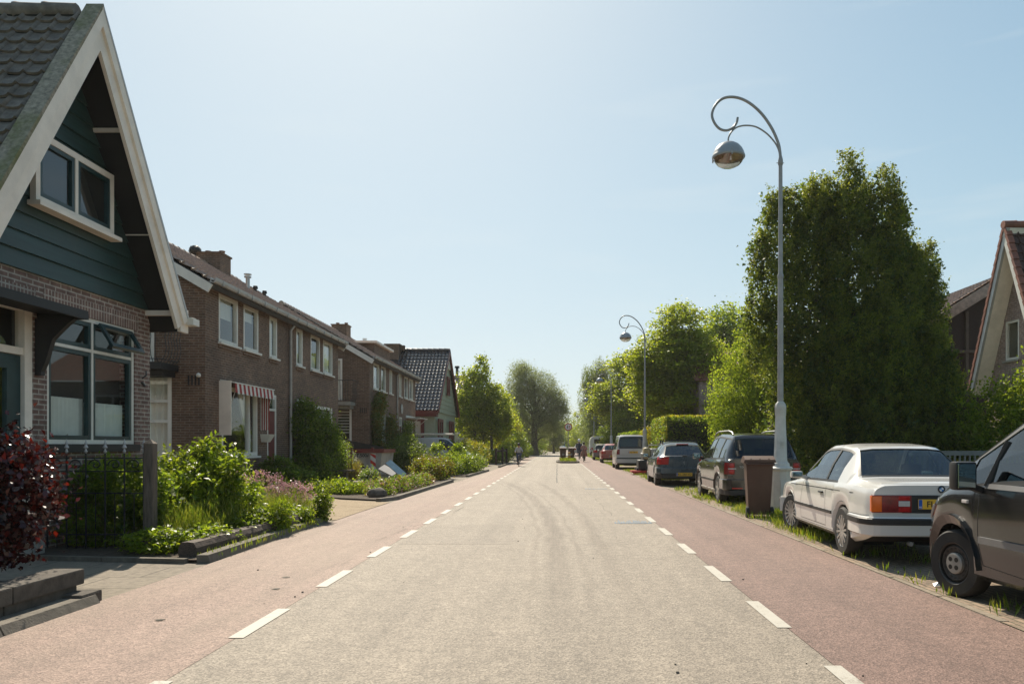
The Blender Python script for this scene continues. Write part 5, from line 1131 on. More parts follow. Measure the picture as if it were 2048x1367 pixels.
# round badge on the boot lid
bd = Matrix.Translation((0, -.010, .865)); b = MB(); b.lathe([(.042, .012), (.042, 0), (.037, -.003), (0, -.004)], (0, 0, .865), axis='Y', n=28); bg_ = b.build('badge', M['ptext'], r_, world=False)
b = MB(); b.lathe([(.043, .008), (.044, -.004), (.0405, -.0045)], (0, 0, .865), axis='Y', n=28); b.build('badge_ring', M['steel'], bg_, world=False)
for k, m_ in enumerate(('wtext', 'badgeblue', 'wtext', 'badgeblue')):
    if m_ not in M: M[m_] = mk('badge blue', (.06, .22, .5), .3)
    q = MB(); pts = [(0, -.0055, .865)]+[(.024*math.cos(R(90*k+i*15)), -.0055, .865+.024*math.sin(R(90*k+i*15))) for i in range(7)]; q.add(pts, [tuple(range(8))]); q.build('badge_quarter', M[m_], bg_, world=False)
c.mirror(2.62, .88, P_white, wd=.17, ht=.10); c.handles([(1.78, .73)]); c.seats([1.75], z=.82); c.seats([1.05], z=.66, xs=(-.36, .36)); c.steering(2.35, .86); c.arch_lip(P_white, .03, .010)
b = MB(); b.tube([(-.35, .02, .26), (-.35, -.05, .26)], .024, 10); b.build('exhaust', M['steel'], r_, world=False)

# black people carrier
r_ = empty('parked_car', (4.62, 17.35, .0), R(-1.2), 'black people carrier with roof rails parked behind the brown bin and the nearest lamp', 'car', 'cars parked along the road')
c = Car(4.4, [(0, .80), (.12, .86), (.5, .89), (3.8, .89), (4.2, .84), (4.4, .66)], [(0, .38), (.3, .27), (.7, .22), (4.0, .22), (4.4, .3)], [(0, 1.02), (.3, 1.04), (3.2, .98), (4.1, .84), (4.4, .66)],
        [(0, 1.04), (.05, 1.10), (.22, 1.50), (.32, 1.60), (.8, 1.645), (1.8, 1.66), (2.5, 1.62), (3.3, 1.16), (3.45, 1.08), (4.2, .90), (4.4, .68)],
        [(0, .70), (.25, .63), (2.5, .63), (3.3, .76), (4.4, .6)], [(0, 1.03), (.05, 1.06), (.25, 1.46), (.35, 1.52), (1.8, 1.585), (2.5, 1.54), (3.3, 1.12), (4.4, .64)],
        (.88, 3.56), rw=.325, arch=.365, side=((.34, .92), (1.0, 1.86), (1.94, 3.2)), screens=((.035, .24), (2.56, 3.32)))
c.body(r_, P_black); c.glass('tglass', 'tglass'); c.wheel('alloy', .21); c.arch_lip(M['trim'], .05, .02)
b = MB()
for (y0, z0, y1, z1) in ((.96, 1.0, .96, .72), (.96, .72, 1.25, .4), (1.25, .4, 1.25, .26), (1.93, 1.0, 1.93, .26), (3.05, .98, 3.12, .3)): c.seam(b, y0, z0, y1, z1)
for s_ in (-1, 1): b.box(*sorted((s_*.70, s_*.706)), -.003, -.001, .5, 1.0)
b.box(-.7, .7, -.003, -.001, .50, .506); b.build('shut_line', M['ptext'], r_, world=False)
c.strip('sill', 'zinc', 1.25, 3.19, .235, .31, .012); c.strip('rub_strip', 'trim', 1.28, 3.16, .50, .55, .012)
c.bumper('bumper', P_black, .36, .60, .5, .05); c.bumper('bumper', M['trim'], .24, .36, .5, .055); c.bumper('bumper', P_black, .3, .6, .5, .05, front=True)
c.wrap('tail_light', 'dredlamp', .71, .97, .13, .655, .012)
for s_ in (-1, 1):
    for z_, m_ in ((.90, 'redlamp'), (.77, 'redlamp')):
        b = MB(); b.lathe([(.055, .01), (.055, -.008), (.02, -.014), (0, -.014)], (s_*.72, -.012, z_), axis='Y', n=18); b.build('lamp_ring', M[m_], r_, world=False)
    b = MB(); b.rbox(*sorted((s_*.62, s_*.8)), -.022, 0, .825, .845, .005); b.build('reversing_light', M['clear'], r_, world=False)
    b = MB(); b.rbox(*sorted((s_*.42, s_*.72)), -.062, -.03, .385, .415, .004); b.build('reflector', M['redlamp'], r_, world=False)
    b = MB(); x = .58; b.tube([(s_*x, .5, 1.60), (s_*x, .6, 1.66), (s_*x, 1.0, 1.70), (s_*x, 2.2, 1.70), (s_*x, 2.6, 1.66), (s_*x, 2.75, 1.58)], .017, 8); b.build('roof_rail', M['steel'], r_, world=False, smooth=60)
    b = MB(); b.rbox(*sorted((s_*.45, s_*.78)), 4.3, 4.36, .66, .78, .02); b.build('headlight', M['clear'], r_, world=False)
b = MB(); b.tube([(-.05, .0, 1.08), (-.32, .055, 1.12)], .012, 6); b.rbox(-.1, .02, -.03, .02, 1.05, 1.10, .01); b.build('wiper', M['trim'], r_, world=False)
b = MB(); b.tube([(0, .6, 1.65), (-.02, .35, 1.74)], .006, 5); b.build('aerial', M['trim'], r_, world=False)
c.plate('62-XHG-4', .66, -.008); text_mesh('model_lettering', 'TOURAN', .06, M['steel'], r_, Matrix.Translation((-.42, -.006, .87)) @ Matrix.Rotation(R(90), 4, 'X')); text_mesh('model_lettering', 'CROSS', .04, M['steel'], r_, Matrix.Translation((-.40, -.055, .575)) @ Matrix.Rotation(R(90), 4, 'X'))
c.mirror(3.05, 1.0, P_black, wd=.2, ht=.15); c.handles([(1.15, .86), (2.1, .85)]); c.seats([.95, 1.9], z=1.0)

# grey blue hatchback
r_ = empty('parked_car', (4.18, 25.6, .0), R(-1.5), 'grey blue hatchback with roof bars and bright red tail lights', 'car', 'cars parked along the road')
c = Car(4.28, [(0, .76), (.12, .85), (.5, .90), (3.7, .90), (4.1, .82), (4.28, .60)], [(0, .40), (.3, .27), (.7, .20), (3.9, .20), (4.28, .3)], [(0, .96), (.4, .97), (3.1, .90), (4.0, .74), (4.28, .56)],
        [(0, .97), (.04, 1.02), (.45, 1.36), (.6, 1.43), (1.2, 1.49), (1.8, 1.49), (2.4, 1.42), (3.35, .98), (3.5, .94), (4.1, .78), (4.28, .58)],
        [(0, .70), (.45, .58), (2.4, .58), (3.3, .74), (4.28, .55)], [(0, .955), (.06, .98), (.45, 1.29), (.6, 1.36), (1.3, 1.42), (1.8, 1.42), (2.4, 1.35), (3.35, .95), (4.28, .54)],
        (.86, 3.47), rw=.312, arch=.352, side=((.52, 1.0), (1.05, 1.78), (1.86, 3.15)), screens=((.05, .44), (2.46, 3.32)))
c.body(r_, P_blue); c.glass('cglass', 'cglass'); c.wheel('five', .2)
b = MB()
for (y0, z0, y1, z1) in ((1.02, .94, .98, .75), (1.82, .94, 1.82, .26), (3.0, .88, 3.05, .3), (1.22, .4, 1.22, .26)): c.seam(b, y0, z0, y1, z1)
b.box(-.62, .62, -.0035, -.0015, .605, .611); b.build('shut_line', M['ptext'], r_, world=False)
c.bumper('bumper', P_blue, .42, .62, .55, .05); c.bumper('bumper_insert', 'trim', .27, .42, .5, .045); c.bumper('bumper', P_blue, .25, .55, .5, .05, front=True)
c.wrap('tail_light', 'redlamp', .72, .97, .30, .50, .014, taper=.25); c.plate('KL-260-VD', .40, -.068); c.mirror(3.0, .92, P_blue); c.handles([(1.12, .8), (2.0, .79)]); c.seats([1.2, 2.0], z=.92)
b = MB(); b.rbox(-.2, .2, .44, .50, 1.375, 1.405, .01); b.build('brake_light', M['redlamp'], r_, world=False)
b = MB()
for y in (1.1, 1.9): b.tube([(-.60, y, 1.52), (.60, y, 1.52)], .018, 6); [b.box(*sorted((s_*.56, s_*.60)), y-.03, y+.03, 1.38, 1.52) for s_ in (-1, 1)]
b.build('roof_bar', M['trim'], r_, world=False)
b = MB(); b.tube([(.05, .02, 1.0), (.38, .07, 1.03)], .012, 6); b.rbox(-.05, .1, -.02, .04, .97, 1.02, .01); b.build('wiper', M['trim'], r_, world=False)
b = MB(); b.tube([(-.03, -.006, .78), (0, -.006, .83), (.02, -.006, .80), (-.005, -.006, .76), (.03, -.006, .73)], .007, 5); b.build('emblem', M['steel'], r_, world=False)

# white camper van
r_ = empty('parked_van', (4.20, 43.0, -.02), R(-1), 'white van with dark rear window parked behind the grey blue hatchback', 'van', 'cars parked along the road')
c = Car(4.9, [(0, .88), (.12, .93), (.4, .95), (4.2, .95), (4.6, .88), (4.9, .66)], [(0, .42), (.3, .30), (.7, .24), (4.4, .24), (4.9, .3)], [(0, 1.12), (3.6, 1.10), (4.4, 1.0), (4.9, .74)],
        [(0, 1.14), (.03, 1.2), (.13, 1.80), (.25, 1.92), (1.5, 1.97), (3.0, 1.95), (3.3, 1.85), (4.05, 1.18), (4.3, 1.10), (4.7, .92), (4.9, .76)],
        [(0, .84), (.15, .76), (3.2, .76), (4.0, .84), (4.9, .6)], [(0, 1.13), (.03, 1.16), (.15, 1.75), (.3, 1.85), (3.0, 1.88), (3.3, 1.78), (4.05, 1.15), (4.9, .72)],
        (1.0, 4.0), rw=.335, arch=.38, side=((.4, 1.5), (1.6, 2.7), (2.8, 3.9)), screens=((.035, .14), (3.35, 4.0)))
c.body(r_, P_silver); c.glass('tglass', 'tglass'); c.wheel('cover', .22); c.wrap('tail_light', 'dredlamp', .86, 1.14, .06, .76, .012); c.bumper('bumper', P_silver, .38, .62, .5, .05); c.bumper('bumper_strip', 'trim', .60, .68, .1, .05); c.bumper('bumper', P_silver, .3, .6, .5, .05, front=True)
c.plate('KJ-178-X', .98, -.01); c.mirror(3.6, 1.12, M['trim'], wd=.2, ht=.22); c.handles([(2.75, 1.0)])
b = MB(); c.seam(b, 1.55, 1.08, 1.55, .3); c.seam(b, 2.78, 1.08, 2.78, .3); b.box(-.8, .8, -.0035, -.0015, .84, .845); b.build('shut_line', M['ptext'], r_, world=False)
b = MB(); b.lathe([(.055, 0), (.055, -.012), (.04, -.012), (.04, 0)], (0, -.002, 1.08), axis='Y', n=20); b.build('emblem', M['steel'], r_, world=False)

# generic hatchback further along, two different colours
def far_hatch(xw, yw, m, label, group, text, estate=0):
    r_ = empty('parked_car', (xw, yw, 0), R(-1), label, 'car', group)
    c = Car(4.1, [(0, .76), (.12, .83), (.5, .87), (3.6, .87), (3.95, .8), (4.1, .6)], [(0, .4), (.3, .27), (3.8, .22), (4.1, .3)], [(0, .92), (3.0, .9), (3.9, .74), (4.1, .56)],
            [(0, .94), (.05, 1.0), (.42-.2*estate, 1.36), (.6, 1.44), (1.6, 1.47), (2.2, 1.42), (3.1, .98), (3.9, .8), (4.1, .58)], [(0, .68), (.45, .56), (2.3, .57), (3.1, .72), (4.1, .55)], [(0, .93), (.05, .96), (.42-.2*estate, 1.29), (.6, 1.37), (1.6, 1.40), (2.2, 1.35), (3.1, .95), (4.1, .54)],
            (.8, 3.3), rw=.30, arch=.34, side=((.5, 1.5), (1.6, 2.9)), screens=((.06, .40-.2*estate), (2.3, 3.05)), step=.12)
    c.body(r_, m); c.glass('cglass', 'tglass' if estate else 'cglass'); c.wheel('cover'); c.wrap('tail_light', 'redlamp', .70, .90, .2, .52, .012); c.bumper('bumper', m, .36, .58, .4, .05); c.bumper('bumper', m, .3, .55, .4, .05, front=True); c.plate(text, .52, -.075); c.mirror(2.85, .9, m); return r_
far_hatch(4.15, 58.2, P_red, 'red hatchback parked between the white van and the grey hatchback', 'cars parked along the road', 'ZT-18-NB')
far_hatch(4.05, 69, P_grey, 'dark grey hatchback parked just beyond the red hatchback', 'cars parked along the road', '14-RKS-9', 1)
rw_ = far_hatch(3.0, 104, P_silver, 'small white car far down the road beside the cyclists', 'cars parked along the road', '8-KTX-52')

# white high box trailer far off
r_ = empty('caravan', (5.05, 92, 0), 0, 'tall white caravan with rounded top far along the right side', 'caravan')
b = MB(); prof = [(-1.15, .45), (-1.15, 1.9), (-1.0, 2.25), (-.7, 2.4), (.7, 2.4), (1.0, 2.25), (1.15, 1.9), (1.15, .45)]; b.prism([(x, 0, z) for x, z in prof], (0, 4.6, 0)); b.build('body', P_vanw, r_, world=False, smooth=30)
b = MB(); b.rbox(-.7, .7, -.03, .0, 1.55, 2.05, .02); b.build('rear_window', M['tglass'], r_, world=False); b = MB(); b.box(-1.1, 1.1, -.06, 0, .4, .62); b.build('bumper', M['trim'], r_, world=False)
for s_ in (-1, 1):
    b = MB(); b.lathe([(.2, -.09), (.31, -.09), (.31, .09), (.2, .09)], axis='X', n=20, closed=True); w_ = b.build('wheel', M['rubber'], r_, world=False); w_.location = (s_*1.0, 2.3, .31); b = MB(); b.lathe([(.2, s_*.05), (0, s_*.08)], axis='X', n=20); b.build('rim', M['alloy'], w_, world=False)
    b = MB(); b.rbox(s_*.95-.09, s_*.95+.09, -.05, 0, .75, 1.05, .01); b.build('tail_light', M['redlamp'], r_, world=False)
# far blue van coming towards us
r_ = empty('van', (.75, 168, 0), R(180), 'pale blue van far away at the end of the road', 'van')
c = Car(4.6, [(0, .88), (.2, .92), (4.0, .92), (4.4, .85), (4.6, .66)], [(0, .4), (.7, .24), (4.2, .24), (4.6, .3)], [(0, 1.12), (3.4, 1.10), (4.2, 1.0), (4.6, .74)], [(0, 1.2), (.1, 1.9), (3.0, 1.95), (3.3, 1.8), (4.0, 1.15), (4.4, .95), (4.6, .76)], [(0, .8), (3.2, .76), (4.0, .84), (4.6, .6)], [(0, 1.13), (.12, 1.82), (3.0, 1.87), (3.3, 1.75), (4.0, 1.12), (4.6, .72)], (1.0, 3.7), rw=.33, arch=.37, side=((2.8, 3.8),), screens=((3.35, 3.95),), step=.15)
c.body(r_, P_fblue); c.glass('tglass', 'tglass', 'tglass'); c.wheel('cover', .2); c.bumper('bumper', 'trim', .3, .55, .4, .05, front=True); c.wrap('headlight', 'clear', .68, .82, .2, .5, .02, front=True)

# the dark compact van at the right edge, nose away from us
r_ = empty('parked_van', (4.50, 3.93, .0), R(2.0), 'dark grey compact van with black steel wheel cut off by the right edge, nearest vehicle', 'van', 'cars parked along the road')
c = Car(3.86, [(0, .80), (.12, .84), (2.9, .855), (3.3, .845), (3.55, .79), (3.75, .66), (3.86, .46)], [(0, .36), (.3, .25), (2.4, .22), (3.4, .22), (3.6, .25), (3.86, .36)], [(0, 1.10), (1.8, 1.07), (2.55, 1.03), (3.15, .98), (3.45, .88), (3.7, .74), (3.86, .52)],
        [(0, 1.12), (.03, 1.2), (.14, 1.62), (.3, 1.70), (1.2, 1.73), (2.1, 1.70), (2.35, 1.63), (3.10, 1.20), (3.22, 1.13), (3.5, .99), (3.72, .82), (3.86, .56)],
        [(0, .74), (.2, .64), (2.3, .62), (3.1, .74), (3.4, .66), (3.7, .5), (3.86, .34)], [(0, 1.11), (.15, 1.56), (.3, 1.62), (2.1, 1.62), (2.35, 1.55), (3.10, 1.13), (3.22, 1.08), (3.5, .94), (3.72, .77), (3.86, .53)],
        (.60, 3.10), rw=.305, arch=.365, side=((1.35, 2.86),), screens=((.04, .14), (2.42, 3.08)), step=.04)
c.body(r_, P_black2, smooth=36); c.glass(); c.wheel('steel', .18, steer=13, tr=.62)
c.arch_lip(P_black2, .075, .028)
b = MB()
for (y0, z0, y1, z1) in ((2.66, .95, 2.66, .55), (2.66, .55, 2.60, .36), (2.60, .36, 1.35, .30), (1.30, 1.05, 1.30, .30)): c.seam(b, y0, z0, y1, z1, .008)
b.build('shut_line', M['ptext'], r_, world=False)
M['stripgrey'] = mk('grey plastic strip', (.16, .155, .15), .45, vary=.1)
c.strip('rub_strip', 'stripgrey', 1.33, 2.62, .545, .60, .024); c.strip('rub_strip', 'trim', .95, 1.28, .545, .60, .024)
c.strip('window_trim', 'stripgrey', 1.36, 2.60, 1.005, 1.045, .010)
for s_ in (-1, 1):
    x = c.x_at(2.84, .84); b = MB(); b.rbox(*sorted((s_*(x-.01), s_*(x+.014))), 2.80, 2.88, .865, .895, .006); b.build('side_repeater', M['clear'], r_, world=False)
    # triangular quarter light frame and A pillar
c.bumper('bumper', P_black2, .28, .56, .42, .035, front=True); c.wrap('headlight', 'clear', .66, .80, .36, .30, .014, front=True, taper=.3); c.bumper('bumper', M['trim'], .3, .6, .4, .05)
c.wrap('tail_light', 'redlamp', .8, 1.08, .1, .62, .012); c.plate('VX-914-S', .72, -.01)
c.mirror(2.62, .99, M['trim'], wd=.19, ht=.24); c.handles([(1.5, .86)]); c.seats([1.55], z=1.02, head=True); c.steering(2.30, 1.0)
b = MB()
for s_ in (-1, 1): b.bar((s_*c.x_at(2.60, 1.02), 2.60, 1.02), (s_*(c.we(2.5)+.02), 2.52, 1.40), .035, .05)
b.build('quarter_pillar', M['trim'], r_, world=False)

# white works van in the drive beyond the second terrace, seen from its side
r_ = empty('parked_van', (-12.0, 49.0, .0), R(-90), 'white works van with roof rack of pale pipes parked beside the green gabled house', 'van')
r_.location = (-9.95, 47.9, .02)
c = Car(4.75, [(0, .86), (.12, .92), (4.1, .93), (4.5, .85), (4.75, .62)], [(0, .4), (.3, .28), (.7, .24), (4.3, .24), (4.75, .3)], [(0, 1.02), (3.4, 1.00), (4.2, .92), (4.75, .68)],
        [(0, 1.05), (.05, 1.7), (.15, 1.78), (2.9, 1.82), (3.3, 1.72), (4.0, 1.12), (4.5, .90), (4.75, .70)], [(0, .84), (.1, .78), (3.2, .76), (4.0, .82), (4.75, .55)], [(0, 1.03), (.05, 1.6), (.15, 1.70), (3.0, 1.74), (3.3, 1.66), (4.0, 1.07), (4.75, .66)],
        (.95, 3.8), rw=.32, arch=.365, side=((2.75, 3.75),), screens=((3.35, 3.97),), step=.12)
c.body(r_, P_vanw, trim_side=False); c.glass('tglass', 'tglass'); c.wheel('cover'); c.bumper('bumper', 'trim', .3, .55, .4, .05, front=True); c.bumper('bumper', 'trim', .34, .55, .3, .05); c.mirror(3.35, 1.0, M['trim']); c.wrap('tail_light', 'redlamp', .8, 1.2, .05, .76, .012); c.wrap('headlight', 'clear', .68, .8, .3, .4, .02, front=True)
M['pipe'] = mk('pale plastic pipe', (.68, .58, .44), .5)
b = MB()
for y in (.4, 1.6, 2.8): b.box(-.7, .7, y-.02, y+.02, 1.90, 1.93); [b.box(s_*.68-.015, s_*.68+.015, y-.02, y+.02, 1.72, 1.93) for s_ in (-1, 1)]
rk = b.build('roof_rack', M['steel'], r_, world=False); b = MB()
for i, x in enumerate((-.55, -.35, -.1, .2, .5)): b.tube([(x, -.1, 1.99+.02*(i % 2)), (x, 3.5, 1.99+.02*(i % 2))], .05, 8)
b.build('pipe', M['pipe'], rk, world=False, smooth=60)
# ---------------------------------------------------------------- street lamps: one built, the others copied
def spline(P, k=5):
    P = [Vector(p) for p in P]; Q = [P[0]*2-P[1]]+P+[P[-1]*2-P[-2]]; o = []
    for i in range(1, len(Q)-2):
        for j in range(k):
            t = j/k; a, b_, c_, d = Q[i-1:i+3]; o.append(.5*((2*b_)+(c_-a)*t+(2*a-5*b_+4*c_-d)*t*t+(3*b_-a-3*c_+d)*t**3))
    return o+[P[-1]]
lamp = empty('street_lamp', (4.46, 15.5, 0), 0, 'nearest curled street lamp with white cast iron foot, beside the brown bin', 'street lamp', 'curled arm street lamps along the road')
b = MB(); b.lathe([(.24, -.02), (.24, .06), (.215, .08), (.20, .82), (.205, .84), (.24, .88), (.245, .91), (.215, .935), (.185, .94), (.18, .99), (.172, 1.01), (.150, 1.02), (.135, 1.06), (.104, 1.94), (.112, 1.955), (.112, 2.03), (.116, 2.05), (.116, 2.14), (.10, 2.19), (.06, 2.235), (.05, 2.25)], n=10)
b.build('lamp_base', M['lampwhite'], lamp, world=False, smooth=24)
b = MB(); b.tube([(0, 0, 2.2), (0, 0, 4.70)], [.058, .052], 14); b.lathe([(.052, 4.68), (.060, 4.70), (.060, 4.76), (.044, 4.80)], n=14); b.tube([(0, 0, 4.76), (0, 0, 7.0)], [.044, .038], 14); b.lathe([(.038, 6.95), (.05, 6.97), (.05, 7.05), (.032, 7.13), (0, 7.14)], n=14); b.bar((-.08, 0, 7.0), (.07, 0, 7.0), .012, .012)
b.build('pole', M['lampgrey'], lamp, world=False, smooth=40)
b = MB(); b.rbox(-.06, .06, -.222, -.205, .30, .66, .004); b.box(-.012, .012, -.226, -.222, .46, .50); b.build('access_door', M['lampwhite'], lamp, world=False)
b = MB(); b.box(-.022, .022, -.142, -.128, 1.36, 1.43); b.build('number_tag', M['zinc'], lamp, world=False)
b = MB(); arc = [(0, 7.08), (-.015, 7.25), (-.053, 7.42), (-.17, 7.685), (-.356, 7.96), (-.566, 8.16), (-.777, 8.28), (-.988, 8.32), (-1.17, 8.28), (-1.304, 8.15), (-1.37, 7.975), (-1.33, 7.82), (-1.225, 7.69), (-1.09, 7.65), (-.96, 7.70), (-.88, 7.80), (-.856, 7.91)]
sp = spline([(x, 0, z) for x, z in arc]); b.tube(sp, [.030-.006*i/len(sp) for i in range(len(sp))], 10)
arc2 = [(-.01, 7.15), (-.045, 7.28), (-.12, 7.42), (-.277, 7.59), (-.487, 7.72), (-.70, 7.75), (-.88, 7.71), (-.99, 7.61), (-1.04, 7.50), (-1.045, 7.40)]; b.tube(spline([(x, 0, z) for x, z in arc2]), .017, 8)
b.build('curled_arm', M['lampgrey'], lamp, world=False, smooth=60)
b = MB(); b.lathe([(0, 7.43), (.05, 7.42), (.13, 7.395), (.21, 7.345), (.27, 7.275), (.305, 7.20), (.318, 7.15), (.325, 7.14), (.330, 7.12), (.318, 7.095), (.300, 7.09), (.28, 7.12), (.2, 7.25), (0, 7.3)], (-1.04, 0, 0), n=32)
for a in (-90, 30, 150): b.box(*(lambda x, y: (-1.04+x-.012, -1.04+x+.012, y-.012, y+.012))(.325*math.cos(R(a)), .325*math.sin(R(a))), 7.06, 7.17)
M['hood'] = mk('lamp hood grey', (.30, .315, .33), .35, vary=.08, dirt=((.16, .13, .10), .35)); hd = b.build('lamp_hood', M['hood'], lamp, world=False, smooth=40)
b = MB(); b.lathe([(.305, 7.10), (.27, 7.02), (.21, 6.955), (.12, 6.915), (0, 6.90)], (-1.04, 0, 0), n=32); b.build('lamp_bowl', M['lens'], hd, world=False, smooth=60)
b = MB(); b.lathe([(.28, 7.12), (.18, 7.2), (.1, 7.22), (.04, 7.20), (.04, 7.02), (0, 7.01)], (-1.04, 0, 0), n=20); M['reflect'] = mk('rusty lamp reflector', (.42, .30, .22), .5, vary=.25, scale=12); b.build('reflector', M['reflect'], hd, world=False, smooth=50)
for i, (x, y, lab) in enumerate(((4.70, 41.7, 'second curled street lamp, standing in front of the white camper van'), (4.85, 70, 'third curled street lamp, in front of the maple branches'), (4.70, 100, 'fourth curled street lamp, in front of the tall weeping tree'), (5.0, 128, 'fifth curled street lamp, small before the weeping tree'), (5.1, 158, 'farthest curled street lamp at the end of the row'))):
    o = copy_tree(lamp); o.location = (x, y, 0); o['label'] = lab

# ---------------------------------------------------------------- wheelie bins
def make_bin(root):
    b = MB(); H = 1.0; 
    pr = lambda z, e: (lambda k: [(-.235*k-e, -.28*k-e), (.235*k+e, -.28*k-e), (.235*k+e, .24*k+e), (-.235*k-e, .24*k+e)])(.80+.24*z)
    zs_ = [.06, .5, .93, .94, .985, .99]; ee = [0, 0, 0, .022, .022, .006]
    for z, e in zip(zs_, ee): b.v += [(x, y, z) for x, y in pr(z, e)]
    for i in range(5):
        for j in range(4): b.f.append([i*4+j, i*4+(j+1) % 4, i*4+4+(j+1) % 4, i*4+4+j]); b.m.append(0)
    b.f.append([3, 2, 1, 0]); b.m.append(0)
    b.box(-.17, .17, -.286, -.262, .30, .70); bo = b.build('bin_body', M['binbrown'], root, world=False)
    md = bo.modifiers.new('bevel', 'BEVEL'); md.width = .018; md.segments = 2; md.limit_method = 'ANGLE'
    b = MB(); n = 8
    for i in range(n):
        y0, y1 = -.33+.62*i/n, -.33+.62*(i+1)/n; z0, z1 = 1.0+.075*math.sin(math.pi*(i/n*.85+.1)), 1.0+.075*math.sin(math.pi*((i+1)/n*.85+.1)); b.hexa([(-.292, y0, .96), (.292, y0, .96), (.292, y1, .96), (-.292, y1, .96), (-.272, y0, z0), (.272, y0, z0), (.272, y1, z1), (-.272, y1, z1)])
    for x in (-.16, 0, .16): b.box(x-.012, x+.012, -.30, .27, 1.0, 1.03)
    b.build('lid', M['binbrown'], root, world=False)
    b = MB(); b.box(-.09, .09, -.2895, -.287, .42, .58); b.build('label_plate', M['conc'], root, world=False)
    b = MB(); b.tube([(-.25, .33, .93), (.25, .33, .93)], .018, 8); b.bar((-.24, .24, .94), (-.24, .33, .93), .03, .04); b.bar((.24, .24, .94), (.24, .33, .93), .03, .04); b.build('handle', M['binbrown'], root, world=False)
    for s_ in (-1, 1):
        b = MB(); b.lathe([(.02, -.025), (.095, -.025), (.10, 0), (.095, .025), (.02, .025)], axis='X', n=18, closed=True); w_ = b.build('wheel', M['rubber'], root, world=False); w_.location = (s_*.22, .22, .10)
wb = empty('wheelie_bin', (3.82, 14.75, 0), R(172), 'brown wheelie bin standing in the grass left of the nearest lamp', 'bin', 'brown wheelie bins'); make_bin(wb); wb.scale = (1.02, 1.02, 1.08)
for x, y, rz, lab in ((.44, 62.6, 3, 'brown wheelie bin on the traffic island, left of the yellow bollard'), (1.12, 62.9, -4, 'brown wheelie bin on the traffic island, right of the yellow bollard')):
    o = copy_tree(wb); o.location = (x, y, .1); o.rotation_euler = (0, 0, R(rz)); o['label'] = lab; o.scale = (1.05, 1.05, 1.0)
# ---------------------------------------------------------------- traffic island, sign, bollard
b = MB(); pts = []
for i in range(24):
    a = 2*math.pi*i/24; pts.append((.80+.92*math.copysign(abs(math.cos(a))**.6, math.cos(a)), 62.0+4.6*math.copysign(abs(math.sin(a))**.6, math.sin(a))))
b.prism([(x, y, .006) for x, y in pts], (0, 0, .11)); tag(b.build('traffic_island', M['kerb']), kind='structure')
b = MB(); b.prism([(.80+(x-.80)*.82, 62+(y-62)*.95, .10) for x, y in pts], (0, 0, .03)); tag(b.build('island_soil', M['soil']), kind='structure')
def isl(r_, n): p = np.zeros((n, 3)); p[:, 0] = .2+1.2*r_.random(n); p[:, 1] = 58+8*r_.random(n); p[:, 2] = .12; return p
tag(blades('island_grass', isl, 1600, .25, .03, M['l_grass'], None, 21), 'tufts of grass growing on the traffic island', 'grass', kind='stuff')
sg = empty('traffic_sign', (.86, 62.0, .12), 0, 'round red rimmed sign with two arrows on a pole on the island', 'road sign')
b = MB(); b.tube([(.86, 62.03, .1), (.86, 62.03, 3.1)], .03, 8); b.build('pole', M['steel'], sg)
b = MB(); b.lathe([(0, .0), (.305, .0), (.305, .012), (0, .012)], (.86, 61.985, 2.80), axis='Y', n=32); fc = b.build('sign_face', M['sign'], sg)
b = MB(); b.lathe([(.235, -.004), (.305, -.004), (.305, .006), (.235, .006)], (.86, 61.985, 2.80), axis='Y', n=32, closed=True); b.build('red_rim', M['red'], fc)
def arrow(x, up, m):
    b = MB(); s_ = 1 if up else -1; z = 2.80; P = [(x-.028, z-.14*s_), (x+.028, z-.14*s_), (x+.028, z+.03*s_), (x+.062, z+.03*s_), (x, z+.15*s_), (x-.062, z+.03*s_), (x-.028, z+.03*s_)]
    b.prism([(p, 61.984, q) for p, q in P], (0, -.006, 0)); b.build('arrow', M[m], fc)
arrow(.79, False, 'ptext'); arrow(.93, True, 'red')
bo = empty('bollard', (.93, 61.2, .12), 0, 'yellow bollard below the round sign on the island', 'bollard'); b = MB(); b.lathe([(0, 0), (.12, 0), (.12, .03), (.10, .05), (.095, .62), (.08, .68), (0, .70)], (.93, 61.2, .12), n=18); b.build('bollard_body', M['yellow'], bo, smooth=40)
b = MB(); b.lathe([(.099, .0), (.1, .08)], (.93, 61.2, .55), n=18); b.build('reflective_band', M['rwhite'], bo)

# ---------------------------------------------------------------- skip and the boards leaning by it
sk = empty('skip', (-7.85, 32.9, 0), 0, 'scuffed grey skip with a red rim and red and white warning stripes', 'skip')
SY0, SY1, SX0, SX1, SZ = 31.9, 34.2, -9.11, -7.22, 1.10
b = MB(); q = .32
outer = [(SX0-.0, SY0+q*0, .0), (SX1-.12, SY0, 0), (SX1-.12, SY1, 0), (SX0, SY1, 0)]; top = [(SX0, SY0, SZ), (SX1, SY0, SZ), (SX1, SY1, SZ), (SX0, SY1, SZ)]
for i in range(4): j = (i+1) % 4; b.quad(outer[i], outer[j], top[j], top[i])
b.quad((SX0, SY0, .15), (SX1, SY0, .15), (SX1, SY1, .15), (SX0, SY1, .15))
for x in (-7.74, -8.36): b.box(x-.03, x+.03, SY0-.04, SY0-.003, .05, SZ-.05)
b.build('skip_body', M['skip'], sk)
